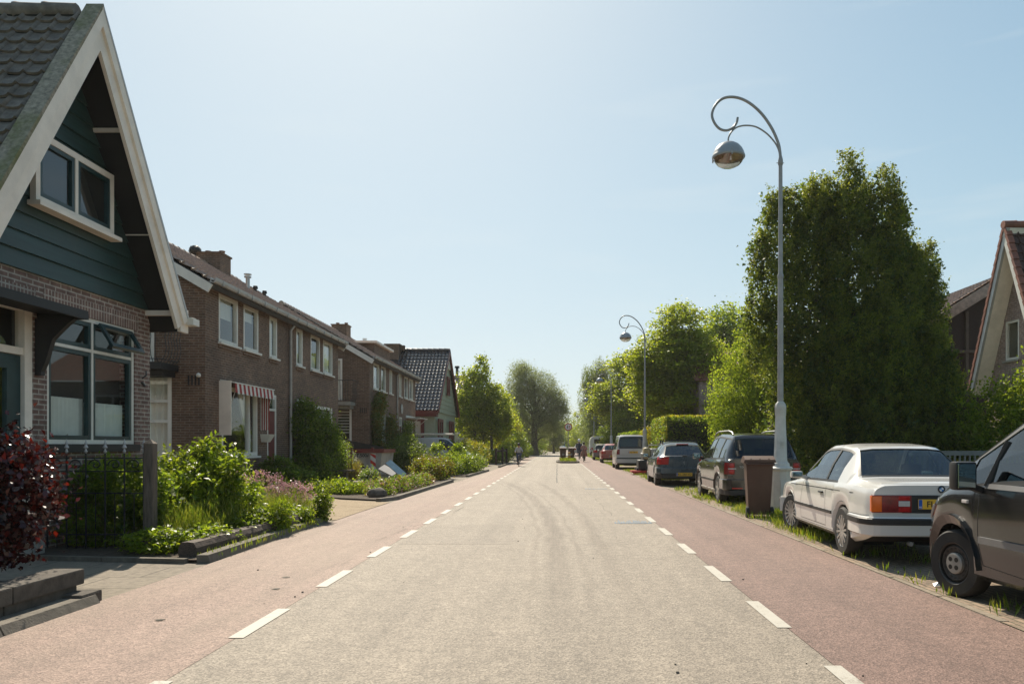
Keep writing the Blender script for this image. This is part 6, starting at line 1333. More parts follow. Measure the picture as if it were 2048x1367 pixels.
b = MB(); b.box(SX0-.05, SX1+.05, SY0-.07, SY0+.02, SZ-.06, SZ+.09); b.box(SX0-.05, SX1+.05, SY1-.02, SY1+.07, SZ-.06, SZ+.09); b.box(SX1-.02, SX1+.07, SY0+.02, SY1-.02, SZ-.06, SZ+.09); b.box(SX0-.05, SX0+.02, SY0+.02, SY1-.02, SZ-.06, SZ+.09); b.box(SX1-.42, SX1-.34, SY0-.1, SY0+.03, SZ+.0, SZ+.16); b.build('skip_rim', M['skipred'], sk)
b = MB(); b.hexa([(SX0-.3, SY1+.1, .2), (SX1-.5, SY1+.1, .2), (SX1-.5, SY1+.14, .2), (SX0-.3, SY1+.14, .2), (SX0-.3, SY1+.1, 1.60), (SX1-.5, SY1+.1, 1.28), (SX1-.5, SY1+.14, 1.28), (SX0-.3, SY1+.14, 1.60)]); b.build('loading_flap', M['trim'], sk)
b = MB(); b.quad((-7.70, SY0-.006, .1), (-7.48, SY0-.006, .1), (-7.48, SY0-.006, SZ-.07), (-7.70, SY0-.006, SZ-.07)); st = b.build('warning_stripes', M['rwhite'], sk); b = MB()
for z in (.12, .46, .80): b.quad((-7.70, SY0-.010, z+.16), (-7.48, SY0-.010, z), (-7.48, SY0-.010, z+.15), (-7.70, SY0-.010, z+.31) if z < .7 else (-7.70, SY0-.010, SZ-.08))
b.build('red_stripe', M['rred'], st)
text_mesh('skip_lettering', 'VKT.500A', .19, M['ptext'], sk, Matrix.Translation((-8.12+7.85, SY0-.012-32.9, .93)) @ Matrix.Rotation(R(90), 4, 'X'), bold=.004)
b = MB(); P = [(x-.4, z) for x, z in ((-7.75, .62), (-7.55, .60), (-7.60, .52), (-7.50, .42), (-7.66, .43), (-7.62, .5), (-7.80, .57))]; b.prism([(x, SY0-.006, z) for x, z in P], (0, -.004, 0)); b.build('scuff_mark', M['ptext'], sk)
for i, (a, c_, wd, mt_, lab) in enumerate((((-5.95, 27.2, .78), (-5.35, 27.0, .30), .40, 'sky', 'long pale blue and white board leaning in the flower bed beside the skip'), ((-6.5, 28.6, .55), (-5.9, 28.2, .30), .5, 'lo', 'grey plank lying under the leaning pale blue board'))):
    m_ = mk('board '+mt_, (.42, .52, .56) if i == 0 else (.26, .25, .26), .5); b = MB(); a, c_ = Vector(a), Vector(c_); b.bar(a, c_, .24 if i == 0 else .3, .04, up=(0, -.8, 1)); tag(b.build('board' if i == 0 else 'plank', m_), lab, 'board')
b = MB(); b.bar((-9.0, 27.8, .42), (-7.3, 27.6, .46), .5, .05); b.box(-8.9, -8.8, 27.6, 27.9, 0, .4); b.box(-7.6, -7.5, 27.5, 27.8, 0, .4); tag(b.build('garden_bench', M['wood']), 'low grey wooden bench in front of the skip', 'bench')

# ---------------------------------------------------------------- machine on the verge between the hatchback and the white van
mc = empty('mowing_machine', (4.35, 36.2, 0), 0, 'small tracked garden machine with red deck between the white van and the grey blue hatchback', 'machine')
b = MB(); b.prism([(3.38, 35.3, .12), (3.62, 35.3, .02), (4.75, 35.3, .02), (4.75, 35.3, .19), (3.38, 35.3, .19)], (0, .9, 0)); b.build('deck', M['red'], mc)
b = MB(); b.rbox(3.72, 4.18, 35.6, 36.6, .2, .68, .08); b.rbox(3.95, 4.3, 35.7, 36.6, .68, .95, .06); b.build('engine', M['trim'], mc)
b = MB(); b.rbox(3.98, 4.28, 35.6, 36.4, .7, 1.25, .1); b.build('fuel_tank', mk('sand yellow plastic', (.32, .27, .14), .5), mc)
b = MB(); b.rbox(4.3, 4.62, 35.7, 36.6, .25, 1.2, .05); b.build('body_panel', M['zinc'], mc)
b = MB(); b.rbox(4.15, 4.5, 35.5, 35.65, .2, .55, .04); b.build('guard', M['red'], mc)
b = MB(); b.tube([(4.15, 35.7, 1.2), (4.2, 35.6, 1.36), (4.7, 35.6, 1.36), (4.75, 35.7, 1.1)], .025, 6); b.tube([(4.55, 35.5, .2), (4.55, 35.5, 1.2)], .018, 6); b.build('handlebar', M['steel'], mc)
for y in (35.8, 36.4):
    b = MB(); b.lathe([(.05, -.06), (.17, -.06), (.17, .06), (.05, .06)], axis='X', n=16, closed=True); w_ = b.build('wheel', M['rubber'], mc, world=False); w_.location = (3.70-4.35, y-36.2, .17)

# ---------------------------------------------------------------- left front garden: fence, post, sleeper, wall
fe = empty('garden_fence', (-6.0, 9.95, 0), 0, 'black wrought iron garden fence with scrolls and silver spear finials', 'fence')
FY = 9.95; xs = [-6.55+.2475*i for i in range(6)]; b = MB()
for z in (1.20, 1.03, .75, .22): b.tube([(-6.62, FY, z), (-5.24, FY, z)], .009, 6)
for x in xs: b.tube([(x, FY, .04), (x, FY, 1.27)], .011, 6)
for i in range(11):
    x = -6.55+.12375*i
    if i % 2: b.tube([(x, FY, .04), (x, FY, .75)], .006, 5)
fr_ = b.build('fence_bars', M['iron'], fe, smooth=60)
b = MB()
for x in xs[:-1]+[xs[-1]]:
    cx, cz = x+.124-.02*0, 1.115
    if cx > -5.25: continue
    P = [(cx+(.014+.0105*t)*math.cos(t*1.05+2.2), FY, cz+(.014+.0088*t)*math.sin(t*1.05+2.2)) for t in [k*.22 for k in range(32)]]; P = [(min(max(p[0], x+.012), x+.236), p[1], min(max(p[2], 1.035), 1.195)) for p in P]; b.tube(P, .0085, 6)
b.build('scroll', M['iron'], fe, smooth=60)
for x in xs:
    b = MB(); b.lathe([(.004, 1.25), (.014, 1.27), (.022, 1.285), (.012, 1.30), (.010, 1.32), (.03, 1.335), (.018, 1.36), (.012, 1.375), (.020, 1.385), (.010, 1.41), (0, 1.45)], (x, FY, 0), n=8); b.build('finial', M['pewter'], fe, smooth=50)
ps = MB(); ps.rbox(-5.27, -5.15, 9.86, 9.98, -.02, 1.385, .006); ps.hexa([(-5.277, 9.853, 1.385), (-5.143, 9.853, 1.385), (-5.143, 9.987, 1.385), (-5.277, 9.987, 1.385), (-5.215, 9.915, 1.44), (-5.205, 9.915, 1.44), (-5.205, 9.925, 1.44), (-5.215, 9.925, 1.44)]); tag(ps.build('fence_post', M['wood']), 'weathered square wooden post at the right end of the iron fence', 'post')
b = MB(); r2 = random.Random(4); P = [(-4.42+.0, 9.25+i*.5, .11) for i in range(10)]; prev = None
for i, (x, y, z) in enumerate(P):
    ring = []
    for k in range(10):
        a = 2*math.pi*k/10+.3; rr = 1/max(abs(math.cos(a)), abs(math.sin(a)))*.105; rr = min(rr, .125)*r2.uniform(.9, 1.08); ring.append((x+.10*i/9+rr*math.cos(a)*1.1, y, max(z+rr*math.sin(a), .0)))
    if prev:
        for k in range(10): b.quad(prev[k], prev[(k+1) % 10], ring[(k+1) % 10], ring[k])
    else: b.add(ring, [tuple(range(10))])
    prev = ring
b.add(prev, [tuple(range(10))]); tag(b.build('sleeper', M['sleeper'], smooth=40), 'dark split railway sleeper edging the front garden beside the kerb', 'timber sleeper')
M['shadeblock'] = mk('shade toned weathered block', (.085, .070, .055), .9, vary=.35, scale=9, bmp=.6, dirt=((.16, .14, .11), .5))  # hedge's shade put into the colour, darker than the kerb concrete
lw = empty('low_wall', (-4.5, 5.0, 0), 0, 'low wall of stacked concrete blocks toned for shade under the copper beech hedge', 'garden wall')
for i in range(5):
    y1 = 6.82-.9*i; b = MB(); b.rbox(-4.44, -4.16, y1-.885, y1, .15, .285, .015); b.build('coping', M['shadeblock'], lw)
    b = MB(); b.rbox(-4.42, -4.19, y1-.885-.06, y1-.06, -.02, .148, .012); b.build('block', M['shadeblock'], lw)
b = MB(); b.rbox(-4.25, -4.02, 6.55, 6.85, -.02, .10, .02); b.build('block', M['shadeblock'], lw)
b = MB(); b.box(-8, -4.42, 3, 6.7, -.02, .2); tag(b.build('hedge_bed', M['soil']), kind='structure')
b = MB(); r2 = random.Random(9); bm = bmesh.new(); bmesh.ops.create_icosphere(bm, subdivisions=3, radius=.20)
for v in bm.verts: v.co *= 1+.16*math.sin(v.co.x*17+1)*math.sin(v.co.y*13)+.05*r2.uniform(-1, 1); v.co.z = v.co.z*.75+.12; v.co.x *= 1.2
b.add([(v.co.x-4.62, v.co.y+19.9, v.co.z) for v in bm.verts], [[v.index for v in f.verts] for f in bm.faces]); bm.free(); tag(b.build('boulder', M['stone'], smooth=60), 'brown boulder at the corner of the flower bed by the sandy drive', 'boulder')
b = MB()
for i in range(16): b.rbox(-8.6+i*.21, -8.41+i*.21, 23.6-.02*i, 23.7-.02*i, -.02, .16, .01)
tag(b.build('brick_edging', mk('edging brick', (.22, .08, .055), .85)), 'low upright red brick edging in front of the big wall shrub', 'edging')
b = MB(); b.box(-6.9, -5.1, 54.9, 56.6, -.02, .5); tag(b.build('planter_wall', M['brick_c']), 'low brown brick planter under the young maple on the left', 'planter')
# litter by the dark van
b = MB(); b.add([(3.61, 7.42, .015), (3.70, 7.40, .03), (3.69, 7.46, .02), (3.62, 7.48, .035), (3.655, 7.44, .055)], [(0, 1, 4), (1, 2, 4), (2, 3, 4), (3, 0, 4)]); tag(b.build('litter', M['sign']), 'crumpled white paper on the paving beside the black steel wheel', 'litter')
# dry leaves on the left bike path
b = MB()
for x, y in ((-2.85, 8.0), (-2.72, 7.35), (-3.15, 6.05)):
    for i in range(6): a0, a1 = i/6, (i+1)/6; z = lambda a: .008+.012*math.sin(a*math.pi); wd = lambda a: .020*math.sin(a*math.pi)+.001; b.quad((x+.09*a0, y-wd(a0), .006), (x+.09*a1, y-wd(a1), .006), (x+.09*a1, y+wd(a1), .007+.004*a1), (x+.09*a0, y+wd(a0), .007+.004*a0))
tag(b.build('fallen_leaves', mk('dry leaf', (.04, .035, .02), .8)), 'three dark dry leaves lying on the left bike path', 'leaves', kind='stuff')
# metal fence behind the white car, low wall bits
gf = empty('railing_fence', (11.5, 22.2, 0), 0, 'grey galvanised bar railing behind the white saloon at the foot of the conifer', 'fence'); b = MB(); b.box(7.5, 14.5, 17.0, 17.06, 1.14, 1.24); b.box(7.5, 14.5, 17.0, 17.06, .15, .22)
b.build('rail', M['crossgrey'], gf)
b = MB()
for i in range(64): b.box(7.5+i*.11, 7.53+i*.11, 17.005, 17.04, .22, 1.14)
b.build('bars', M['crossgrey'], gf)
gf = empty('garden_fence', (-7, 60, 0), 0, 'pale low rail fence behind the tree trunks on the left', 'fence'); b = MB(); b.box(-7.2, -4.6, 60, 60.08, .95, 1.03)
for x in (-7, -5.9, -4.8): b.box(x, x+.08, 60, 60.08, 0, 1.0)
b.build('rail', M['white'], gf)
gf = empty('garden_fence', (-5, 50, 0), 0, 'dark brown wooden posts and rail beside the left cyclist', 'fence'); b = MB()
for x, y, z in ((-4.2, 53, 1.15), (-3.9, 55, 1.2), (-3.75, 57, 1.1)): b.box(x-.07, x+.07, y-.07, y+.07, 0, z)
b.build('post', M['darkwood'], gf); b = MB(); b.bar((-4.2, 53, .95), (-3.75, 57, .95), .05, .12); b.build('rail', M['darkwood'], gf)
gf = empty('trellis', (-8.1, 28.9, 0), 0, 'small brown wooden trellis with blossom left of the skip', 'trellis'); b = MB()
for x in (-8.35, -8.0, -7.7): b.box(x-.03, x+.03, 28.9, 28.95, 0, 1.25)
for z in (.5, .85, 1.2): b.box(-8.38, -7.67, 28.88, 28.9, z-.03, z+.03)
b.build('lattice', M['dred'], gf)

# ---------------------------------------------------------------- cyclists
def skin_obj(name, chains, m, parent, sub=2, root=0):
    """chains = lists of (x,y,z,r); shared first points are welded"""
    vs_ = []; es = []; rs = []; key = {}
    for ch in chains:
        prev = None
        for (x, y, z, r) in ch:
            k = (round(x, 3), round(y, 3), round(z, 3))
            if k not in key: key[k] = len(vs_); vs_.append((x, y, z)); rs.append(r)
            i = key[k]
            if prev is not None and prev != i: es.append((prev, i))
            prev = i
    me = bpy.data.meshes.new(name); me.from_pydata(vs_, es, []); o = bpy.data.objects.new(name, me); C.objects.link(o)
    sk_ = o.modifiers.new('skin', 'SKIN'); sk_.use_smooth_shade = True
    if not me.skin_vertices: 
        bm = bmesh.new(); bm.from_mesh(me); bm.verts.layers.skin.verify(); bm.to_mesh(me); bm.free()
    for i, r in enumerate(rs): me.skin_vertices[0].data[i].radius = (r, r) if not hasattr(r, '__len__') else r
    me.skin_vertices[0].data[root].use_root = True
    o.modifiers.new('sub', 'SUBSURF').levels = sub; o.modifiers['sub'].render_levels = sub
    dg = bpy.context.evaluated_depsgraph_get(); dg.update(); me2 = bpy.data.meshes.new_from_object(o.evaluated_get(dg)); o.modifiers.clear(); o.data = me2; me2.materials.clear(); me2.materials.append(m); me2.polygons.foreach_set('use_smooth', [True]*len(me2.polygons))
    o.parent = parent; return o
def make_bike(root, m, step=0):
    fr_ = MB(); R_ = .34; F = Vector((0, .52, R_)); B = Vector((0, -.55, R_)); bb = Vector((0, -.08, .30)); st = Vector((0, -.22, .86)); hd = Vector((0, .34, .92)); hb = Vector((0, .40, .66))
    for a, c_, r in ((bb, st, .017), (bb, hb, .02), (st*.9+bb*.1, hb, .016), (bb, B, .012), (st, B, .010), (hb, F, .015), (hb, hd, .018), (hd, hd+Vector((0, -.02, .14)), .013)): fr_.tube([a, c_], r, 6)
    top = hd+Vector((0, -.02, .14)); fr_.tube([top+Vector((-.28, -.18, .03)), top+Vector((-.2, -.02, .02)), top, top+Vector((.2, -.02, .02)), top+Vector((.28, -.18, .03))], .012, 6)
    fr_.tube([bb+Vector((.09, 0, 0)), bb+Vector((.09, .12, -.12))], .01, 5); fr_.tube([bb+Vector((-.09, 0, 0)), bb+Vector((-.09, -.12, .12))], .01, 5); fr_.tube([bb-Vector((.09, 0, 0)), bb+Vector((.09, 0, 0))], .02, 6)
    fr_.build('frame', m, root, world=False, smooth=60)
    s_ = MB(); s_.rbox(-.08, .08, -.36, -.1, .88, .95, .03); s_.build('saddle', M['trim'], root, world=False); s_ = MB(); s_.rbox(-.07, .07, -.75, -.35, .70, .73, .008); s_.build('rear_rack', M['trim'], root, world=False)
    s_ = MB(); s_.lathe([(.035, .0), (.04, .03), (0, .04)], (0, .47, .86), axis='Y', n=10); s_.build('front_light', M['clear'], root, world=False)
    for c_ in (F, B):
        w_ = MB(); w_.tube([Vector((0, math.cos(a)*(R_-.02), math.sin(a)*(R_-.02))) for a in [2*math.pi*k/28 for k in range(29)]], .021, 6, cap=False)
        wo = w_.build('wheel', M['rubber'], root, world=False, smooth=60); wo.location = c_; sp_ = MB()
        for k in range(14): a = 2*math.pi*k/14; sp_.tube([(0, 0, 0), (0, math.cos(a)*(R_-.04), math.sin(a)*(R_-.04))], .003, 4)
        sp_.tube([(-.04, 0, 0), (.04, 0, 0)], .02, 8); sp_.build('spokes', M['steel'], wo, world=False)
def person(root, top_m, leg_m, coat=False, helmet=False, bag=False, hair='hair', lean=.18, shoe=True):
    hip = (0, -.24, .98); ch = (0, -.24+lean*.9, 1.36); nk = (0, -.24+lean*1.15, 1.50); hdz = (0, -.24+lean*1.5, 1.68)
    body = [[(*hip, .15), (0, hip[1]+lean*.4, 1.15, .135), (*ch, .15), (*nk, .055), (hdz[0], hdz[1], 1.60, .075), (*hdz, .098), (0, hdz[1], 1.76, .075)]]
    for s_ in (-1, 1):
        sh = (s_*.17, ch[1], 1.40); ft = (s_*.10, .02 if s_ > 0 else -.22, .20 if s_ > 0 else .44); kn = (s_*.11, .16 if s_ > 0 else .20, .66 if s_ > 0 else .86)
        body.append([(*ch, .15), (*sh, .062), (s_*.27, .02, 1.20, .045), (s_*.26, .19, 1.10, .032), (s_*.255, .25, 1.10, .028)])
        body.append([(*hip, .15), (s_*.10, -.18, .95, .095), (*kn, .062), (ft[0], ft[1]-.02, ft[2]+.10, .042), (ft[0], ft[1], ft[2], .04), (ft[0], ft[1]+.14, ft[2]-.04, .032)])
    bo = skin_obj('person_body', body, M['skin'], root)
    # fingers round the handlebar grips
    for s_ in (-1, 1):
        for k in range(4):
            x = s_*(.225+.020*k); r0 = (.0088, .0092, .0088, .0075)[k]; h = MB(); y0 = .27; h.tube([(x, y0, 1.11), (x, y0+.040, 1.105), (x, y0+.052, 1.085), (x, y0+.034, 1.068)], [r0, r0*.95, r0*.85, r0*.7], 6); h.build('finger', M['skin'], bo, world=False, smooth=60)
        h = MB(); h.tube([(s_*.222, .25, 1.09), (s_*.205, .275, 1.07), (s_*.21, .295, 1.06)], [.011, .010, .008], 6); h.build('thumb', M['skin'], bo, world=False, smooth=60)
    tops = [[(0, hip[1], .96, .165 if not coat else .2), (0, hip[1]+lean*.4, 1.15, .155), (*ch, .168), (0, nk[1]-.01, 1.47, .085)]]
    for s_ in (-1, 1): tops.append([(*ch, .168), (s_*.175, ch[1], 1.40, .078), (s_*.27, .02, 1.205, .062), (s_*.262, .17, 1.115, .048)])
    skin_obj('jacket' if not coat else 'coat', tops, M[top_m], bo)
    if coat:
        b = MB(); b.lathe([(.20, 1.05), (.26, .9), (.31, .7), (.34, .5), (.32, .5), (.24, .9), (.18, 1.05)], (0, -.26, 0), n=20); b.build('coat_skirt', M[top_m], bo, world=False, smooth=60)
    lg = []
    for s_ in (-1, 1):
        ft = (s_*.10, .02 if s_ > 0 else -.22, .20 if s_ > 0 else .44); kn = (s_*.11, .16 if s_ > 0 else .20, .66 if s_ > 0 else .86)
        lg.append([(*hip, .165), (s_*.10, -.18, .95, .115), (*kn, .080), (ft[0], ft[1]-.03, ft[2]+.10, .066)])
    skin_obj('trousers', lg, M[leg_m], bo)
    for s_ in (-1, 1):
        ft = (s_*.10, .02 if s_ > 0 else -.22, .20 if s_ > 0 else .44); h = MB(); h.rbox(ft[0]-.045, ft[0]+.045, ft[1]-.07, ft[1]+.19, ft[2]-.085, ft[2]+.03, .03); h.build('shoe', M['trim'], bo, world=False, smooth=60)
    h = MB(); hx, hy = 0, hdz[1]; prof = [(0, .135), (.07, .12), (.108, .06), (.114, 0), (.105, -.05), (.08, -.09)]
    h.lathe(prof, (hx, hy-.015, 1.69), n=18)
    if helmet: h.lathe([(.125, 0), (.125, .03), (.11, .09), (.06, .14), (0, .15)], (hx, hy-.01, 1.69), n=18)
    h.build('helmet' if helmet else 'hair', M['sign' if helmet else hair], bo, world=False, smooth=60)
    f_ = MB()
    for s_ in (-1, 1): f_.lathe([(0, .0), (.011, .003), (.011, .01), (0, .014)], (s_*.034, hy+.082, 1.685), axis='Y', n=8)
    f_.build('eyes', M['ptext'], bo, world=False); f_ = MB(); f_.hexa([(-.012, hy+.085, 1.645), (.012, hy+.085, 1.645), (.010, hy+.118, 1.648), (-.010, hy+.118, 1.648), (-.006, hy+.085, 1.69), (.006, hy+.085, 1.69), (.005, hy+.095, 1.69), (-.005, hy+.095, 1.69)]); f_.build('nose', M['skin'], bo, world=False); f_ = MB(); f_.rbox(-.025, .025, hy+.08, hy+.092, 1.615, 1.623, .002); f_.build('mouth', M['redlamp'], bo, world=False)
    return bo
def cyclist(x, y, rz, sc, plab, blab, top, leg, **kw):
    bk = empty('bicycle', (x, y, .0), R(rz), blab, 'bicycle', 'bicycles being ridden'); make_bike(bk, M['bike']); bk.scale = (sc,)*3
    pr = empty('person', (x, y, .0), R(rz), plab, 'person', 'people cycling'); person(pr, top, leg, **kw); pr.scale = (sc,)*3
cyclist(-2.47, 49.5, 182, .82, 'person in a pale shirt and blue trousers cycling towards us on the left bike path', 'dark bicycle ridden towards us on the left', 'shirt', 'jeans', lean=.30)
cyclist(2.12, 62.5, 0, .88, 'person in a dusty pink coat with dark hair cycling away on the right', 'dark bicycle under the rider in the pink coat', 'coat', 'jeans', coat=True, lean=.2)
cyclist(2.02, 72.5, 0, 1.05, 'person in a navy jacket and white helmet cycling away ahead of the pink coat', 'dark bicycle of the rider in the navy jacket', 'navy', 'jeans', helmet=True, lean=.12)
# ---------------------------------------------------------------- trees, hedges and garden plants, each a thing of its own
def plant(name, loc, label, cat, lobes, specs, group=None, trunk=None):
    """specs = list of (part name, lobes or None, clusters, leaves each, spread, leaf size, material, kwargs)"""
    h = empty(name, loc, 0, label, cat, group)
    if trunk: limbs(loc, trunk.get('lobes', lobes), trunk['r'], seed=trunk.get('seed', 1), n=trunk.get('n', 14), zf=trunk.get('zf', .35), parent=h, sub=trunk.get('sub', 2))
    for i, (pn, lb, nc, per, spd, sz, m, kw) in enumerate(specs): foliage(pn, lb or lobes, nc, per, spd, sz, M[m], h, seed=kw.pop('seed', 11+i+int(abs(loc[0])*10)), **kw)
    return h
# the big conifer: several upright leaders
Lc = [(6.25, 22, 3.0, .80, .9, 5.7), (5.85, 22.2, 3.6, .42, .5, 3.9), (5.95, 22, 3.2, .4, .4, 2.4), (6.75, 22.3, 2.0, .75, .8, 6.9), (7.35, 22, 1.0, 1.0, 1.2, 8.15), (7.9, 22.3, 1.5, .7, .8, 7.8), (8.3, 21.9, .3, 1.05, 1.3, 9.6), (8.9, 22.3, 1, .8, .9, 8.2),
      (9.4, 22.0, .2, 1.05, 1.3, 9.3), (9.85, 22.3, 1, .75, .9, 7.7), (10.3, 22.2, .3, .8, 1.0, 6.9), (10.7, 22.4, .2, .8, .9, 7.2), (11.0, 22.5, .2, .62, .8, 6.4), (9.0, 21.3, .0, 1.5, .9, 5.4), (10.6, 21.6, 0, 1.2, 1.0, 4.6), (7.8, 21.5, 0, 1.2, 1.0, 5.2), (11.2, 22, 0, .8, .9, 3.6), (6.8, 21.9, .6, .8, .8, 4.4)]
Lc = [(a-.06, b_, c_, d, e, f_*.965) for a, b_, c_, d, e, f_ in Lc]
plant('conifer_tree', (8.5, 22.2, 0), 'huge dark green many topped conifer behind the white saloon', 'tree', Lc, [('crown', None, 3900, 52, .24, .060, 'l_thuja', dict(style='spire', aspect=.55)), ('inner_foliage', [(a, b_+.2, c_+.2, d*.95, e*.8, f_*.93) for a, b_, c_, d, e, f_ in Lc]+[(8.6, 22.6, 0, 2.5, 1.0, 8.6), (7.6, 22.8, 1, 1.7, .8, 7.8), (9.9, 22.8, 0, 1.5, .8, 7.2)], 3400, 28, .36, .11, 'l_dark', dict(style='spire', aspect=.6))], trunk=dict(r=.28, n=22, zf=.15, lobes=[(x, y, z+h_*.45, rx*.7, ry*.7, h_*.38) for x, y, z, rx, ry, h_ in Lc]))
# weeping birch in front of the hedge
Lb = [(6.9, 27.5, 4.9, .8, .8, 1.2), (6.6, 27.5, 3.6, 1.3, 1.1, 1.7), (7.6, 27.8, 3.4, 1.3, 1.1, 1.9), (7.3, 27.5, 2.2, 1.3, 1.2, 1.3), (6.0, 27.4, 2.4, .75, .8, 1.1)]
plant('birch_tree', (6.95, 27.5, 0), 'bright green weeping birch left of the huge conifer', 'tree', Lb, [('crown', None, 1500, 26, .28, .062, 'l_birch', dict(style='weep', lo=.3, hi=1.05, aspect=.75))], trunk=dict(r=.11, n=18, zf=.3))
# big maple by the second lamp
Lm = [(7.9, 50, 8.6, 1.6, 1.8, 1.8), (7.2, 50, 6.8, 2.4, 2.6, 1.9), (8.6, 50, 6.4, 2.4, 2.4, 2.2), (8.2, 49.5, 4.4, 3.0, 2.6, 1.9), (5.9, 50, 6.4, 1.2, 1.5, 1.3), (6.0, 50, 4.6, 1.4, 1.5, 1.2), (10.2, 50, 5.4, 1.6, 1.8, 1.8), (9.6, 50, 3.6, 1.9, 1.8, 1.4)]
plant('maple_tree', (7.6, 50, 0), 'broad bright green maple spreading over the parked cars behind the second lamp', 'tree', Lm, [('crown', None, 1900, 28, .46, .175, 'l_maple', dict(style='layer', lo=.45, hi=1.05, aspect=.8))], trunk=dict(r=.26, n=26, zf=.25))
Lf = [(8.6, 77, 7.8, 2.9, 2.9, 1.7), (7.0, 76.5, 9.1, 2.0, 2.1, 1.1), (6.4, 76, 5.7, 2.9, 2.7, 1.2), (7.2, 76, 4.0, 2.7, 2.4, 1.0), (4.9, 76, 6.8, 1.5, 1.5, .75), (9.5, 77, 5.5, 2.6, 2.5, 2.4), (4.2, 76, 4.9, 1.0, 1.3, .55)]
plant('maple_tree', (8.8, 77, 0), 'second green maple with layered branches reaching out behind the third lamp', 'tree', Lf, [('crown', None, 1000, 26, .6, .24, 'l_maple', dict(style='layer', lo=.45, hi=1.05, aspect=.8))], trunk=dict(r=.26, n=20, zf=.25))
Ly = [(14.0, 64, 11.0, 2.0, 2, 1.8), (13.0, 64, 9.0, 2.3, 2, 2.3), (15.5, 64, 8.4, 2.4, 2, 2.4), (14, 64, 6, 3.5, 2, 2.8), (17.5, 64, 6.5, 2.5, 2, 2.5)]
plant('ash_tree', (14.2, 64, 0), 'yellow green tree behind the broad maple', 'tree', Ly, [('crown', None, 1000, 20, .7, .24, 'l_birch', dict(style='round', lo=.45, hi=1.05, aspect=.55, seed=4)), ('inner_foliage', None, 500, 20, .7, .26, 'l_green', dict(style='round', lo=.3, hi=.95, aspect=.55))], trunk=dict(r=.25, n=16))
# tall weeping tree far right of the road
Lw = [(6.2, 118, 12.6, 1.5, 2, 2.4), (7.6, 118, 11.4, 2.0, 2, 3.0), (5.4, 118, 8.5, 2.2, 2.5, 3.6), (8.0, 118, 7.5, 2.6, 2.5, 4.2), (6.0, 118, 4.2, 2.6, 2.5, 3.0), (8.8, 118, 4.0, 2.2, 2, 3.6), (4.6, 118, 11.6, 1.1, 1.3, 2.2)]
plant('weeping_tree', (6.6, 118, 0), 'tall grey green weeping tree behind the small far street lamps', 'tree', Lw, [('crown', None, 1500, 26, .85, .22, 'l_willow', dict(style='weep', lo=.35, hi=1.05, aspect=.32, seed=8)), ('inner_foliage', None, 600, 18, 1.0, .3, 'l_green', dict(style='weep', lo=.1, hi=.7, aspect=.5))], trunk=dict(r=.35, n=20, zf=.3))
# big willow left of the road
Lv = [(-4.4, 102, 9.6, 2.2, 2.4, 2.3), (-2.4, 102, 8.6, 2.2, 2.4, 2.2), (-.5, 102, 7.6, 1.7, 2, 2.0), (-3.2, 102, 6.4, 3.0, 2.6, 2.4), (-.2, 102, 5.0, 1.7, 2, 2.2), (-1.8, 102, 4.4, 2.4, 2.4, 1.9), (-5.4, 102, 7.6, 1.5, 1.8, 2.2), (.6, 102, 6.2, .9, 1.2, 1.3), (-4.9, 102, 11.0, 1.2, 1.4, 1.3), (-5.2, 102, 4.6, 1.6, 1.8, 1.8), (-4.4, 102, 2.6, 1.7, 1.6, 1.5), (-2.2, 103, 2.9, 1.4, 1.4, 1.2)]
plant('willow_tree', (-3.1, 102, 0), 'large grey green willow with a thick trunk left of the road end', 'tree', Lv, [('crown', None, 1600, 34, .62, .20, 'l_willow', dict(style='round', lo=.5, hi=1.08, aspect=.28, seed=5)), ('inner_foliage', None, 600, 20, .6, .22, 'l_willow', dict(style='round', lo=.1, hi=.7, aspect=.3))], trunk=dict(r=.55, n=26, zf=.18))
plant('shrub', (-4.6, 97, 0), 'green undergrowth round the foot of the willow trunk', 'shrub', [(-4.9, 97, 1.3, 1.3, 1.2, 1.5), (-6.3, 96, 1.8, 1.4, 1.2, 1.8), (-2.6, 107, 1.1, 1.2, 1.2, 1.3)], [('foliage', None, 420, 20, .4, .16, 'l_green', {}), ('young_leaves', None, 200, 16, .35, .15, 'l_birch', dict(lo=.8))])
plant('roadside_tree', (-.6, 128, 0), 'rounded green tree just right of the willow, behind the round sign', 'tree', [(-.9, 128, 3.6, 1.9, 1.8, 2.6), (.1, 128, 2.6, 1.4, 1.5, 2.0), (-2.6, 128, 4.4, 1.7, 1.6, 2.8)], [('crown', None, 520, 20, .5, .2, 'l_willow', dict(lo=.3))], 'trees closing the far end of the road', trunk=dict(r=.2, n=8))
# young maple on the left
Ll = [(-5.95, 61, 7.3, .65, .7, 1.1), (-6.9, 61, 6.2, .75, .8, 1.1), (-5.9, 61, 5.2, 1.35, 1.4, 1.6), (-6.7, 61, 3.7, 1.5, 1.5, 1.7), (-4.9, 61, 4.2, 1.25, 1.3, 1.7), (-5.7, 61, 2.6, 2.1, 1.7, 1.2), (-4.3, 61, 3.0, .9, 1, 1.1), (-7.5, 61, 4.6, .75, .9, 1.2)]
plant('maple_tree', (-5.8, 61, 0), 'upright green young maple on the left with bare lower trunk in a brick planter', 'tree', Ll, [('crown', None, 780, 26, .36, .15, 'l_maple', dict(style='round', lo=.45, hi=1.1, aspect=.8, seed=6, zmin=1.3)), ('inner_foliage', None, 130, 18, .4, .16, 'l_green', dict(style='round', lo=.1, hi=.7, aspect=.8, zmin=1.4))], trunk=dict(r=.16, n=16, zf=.25))
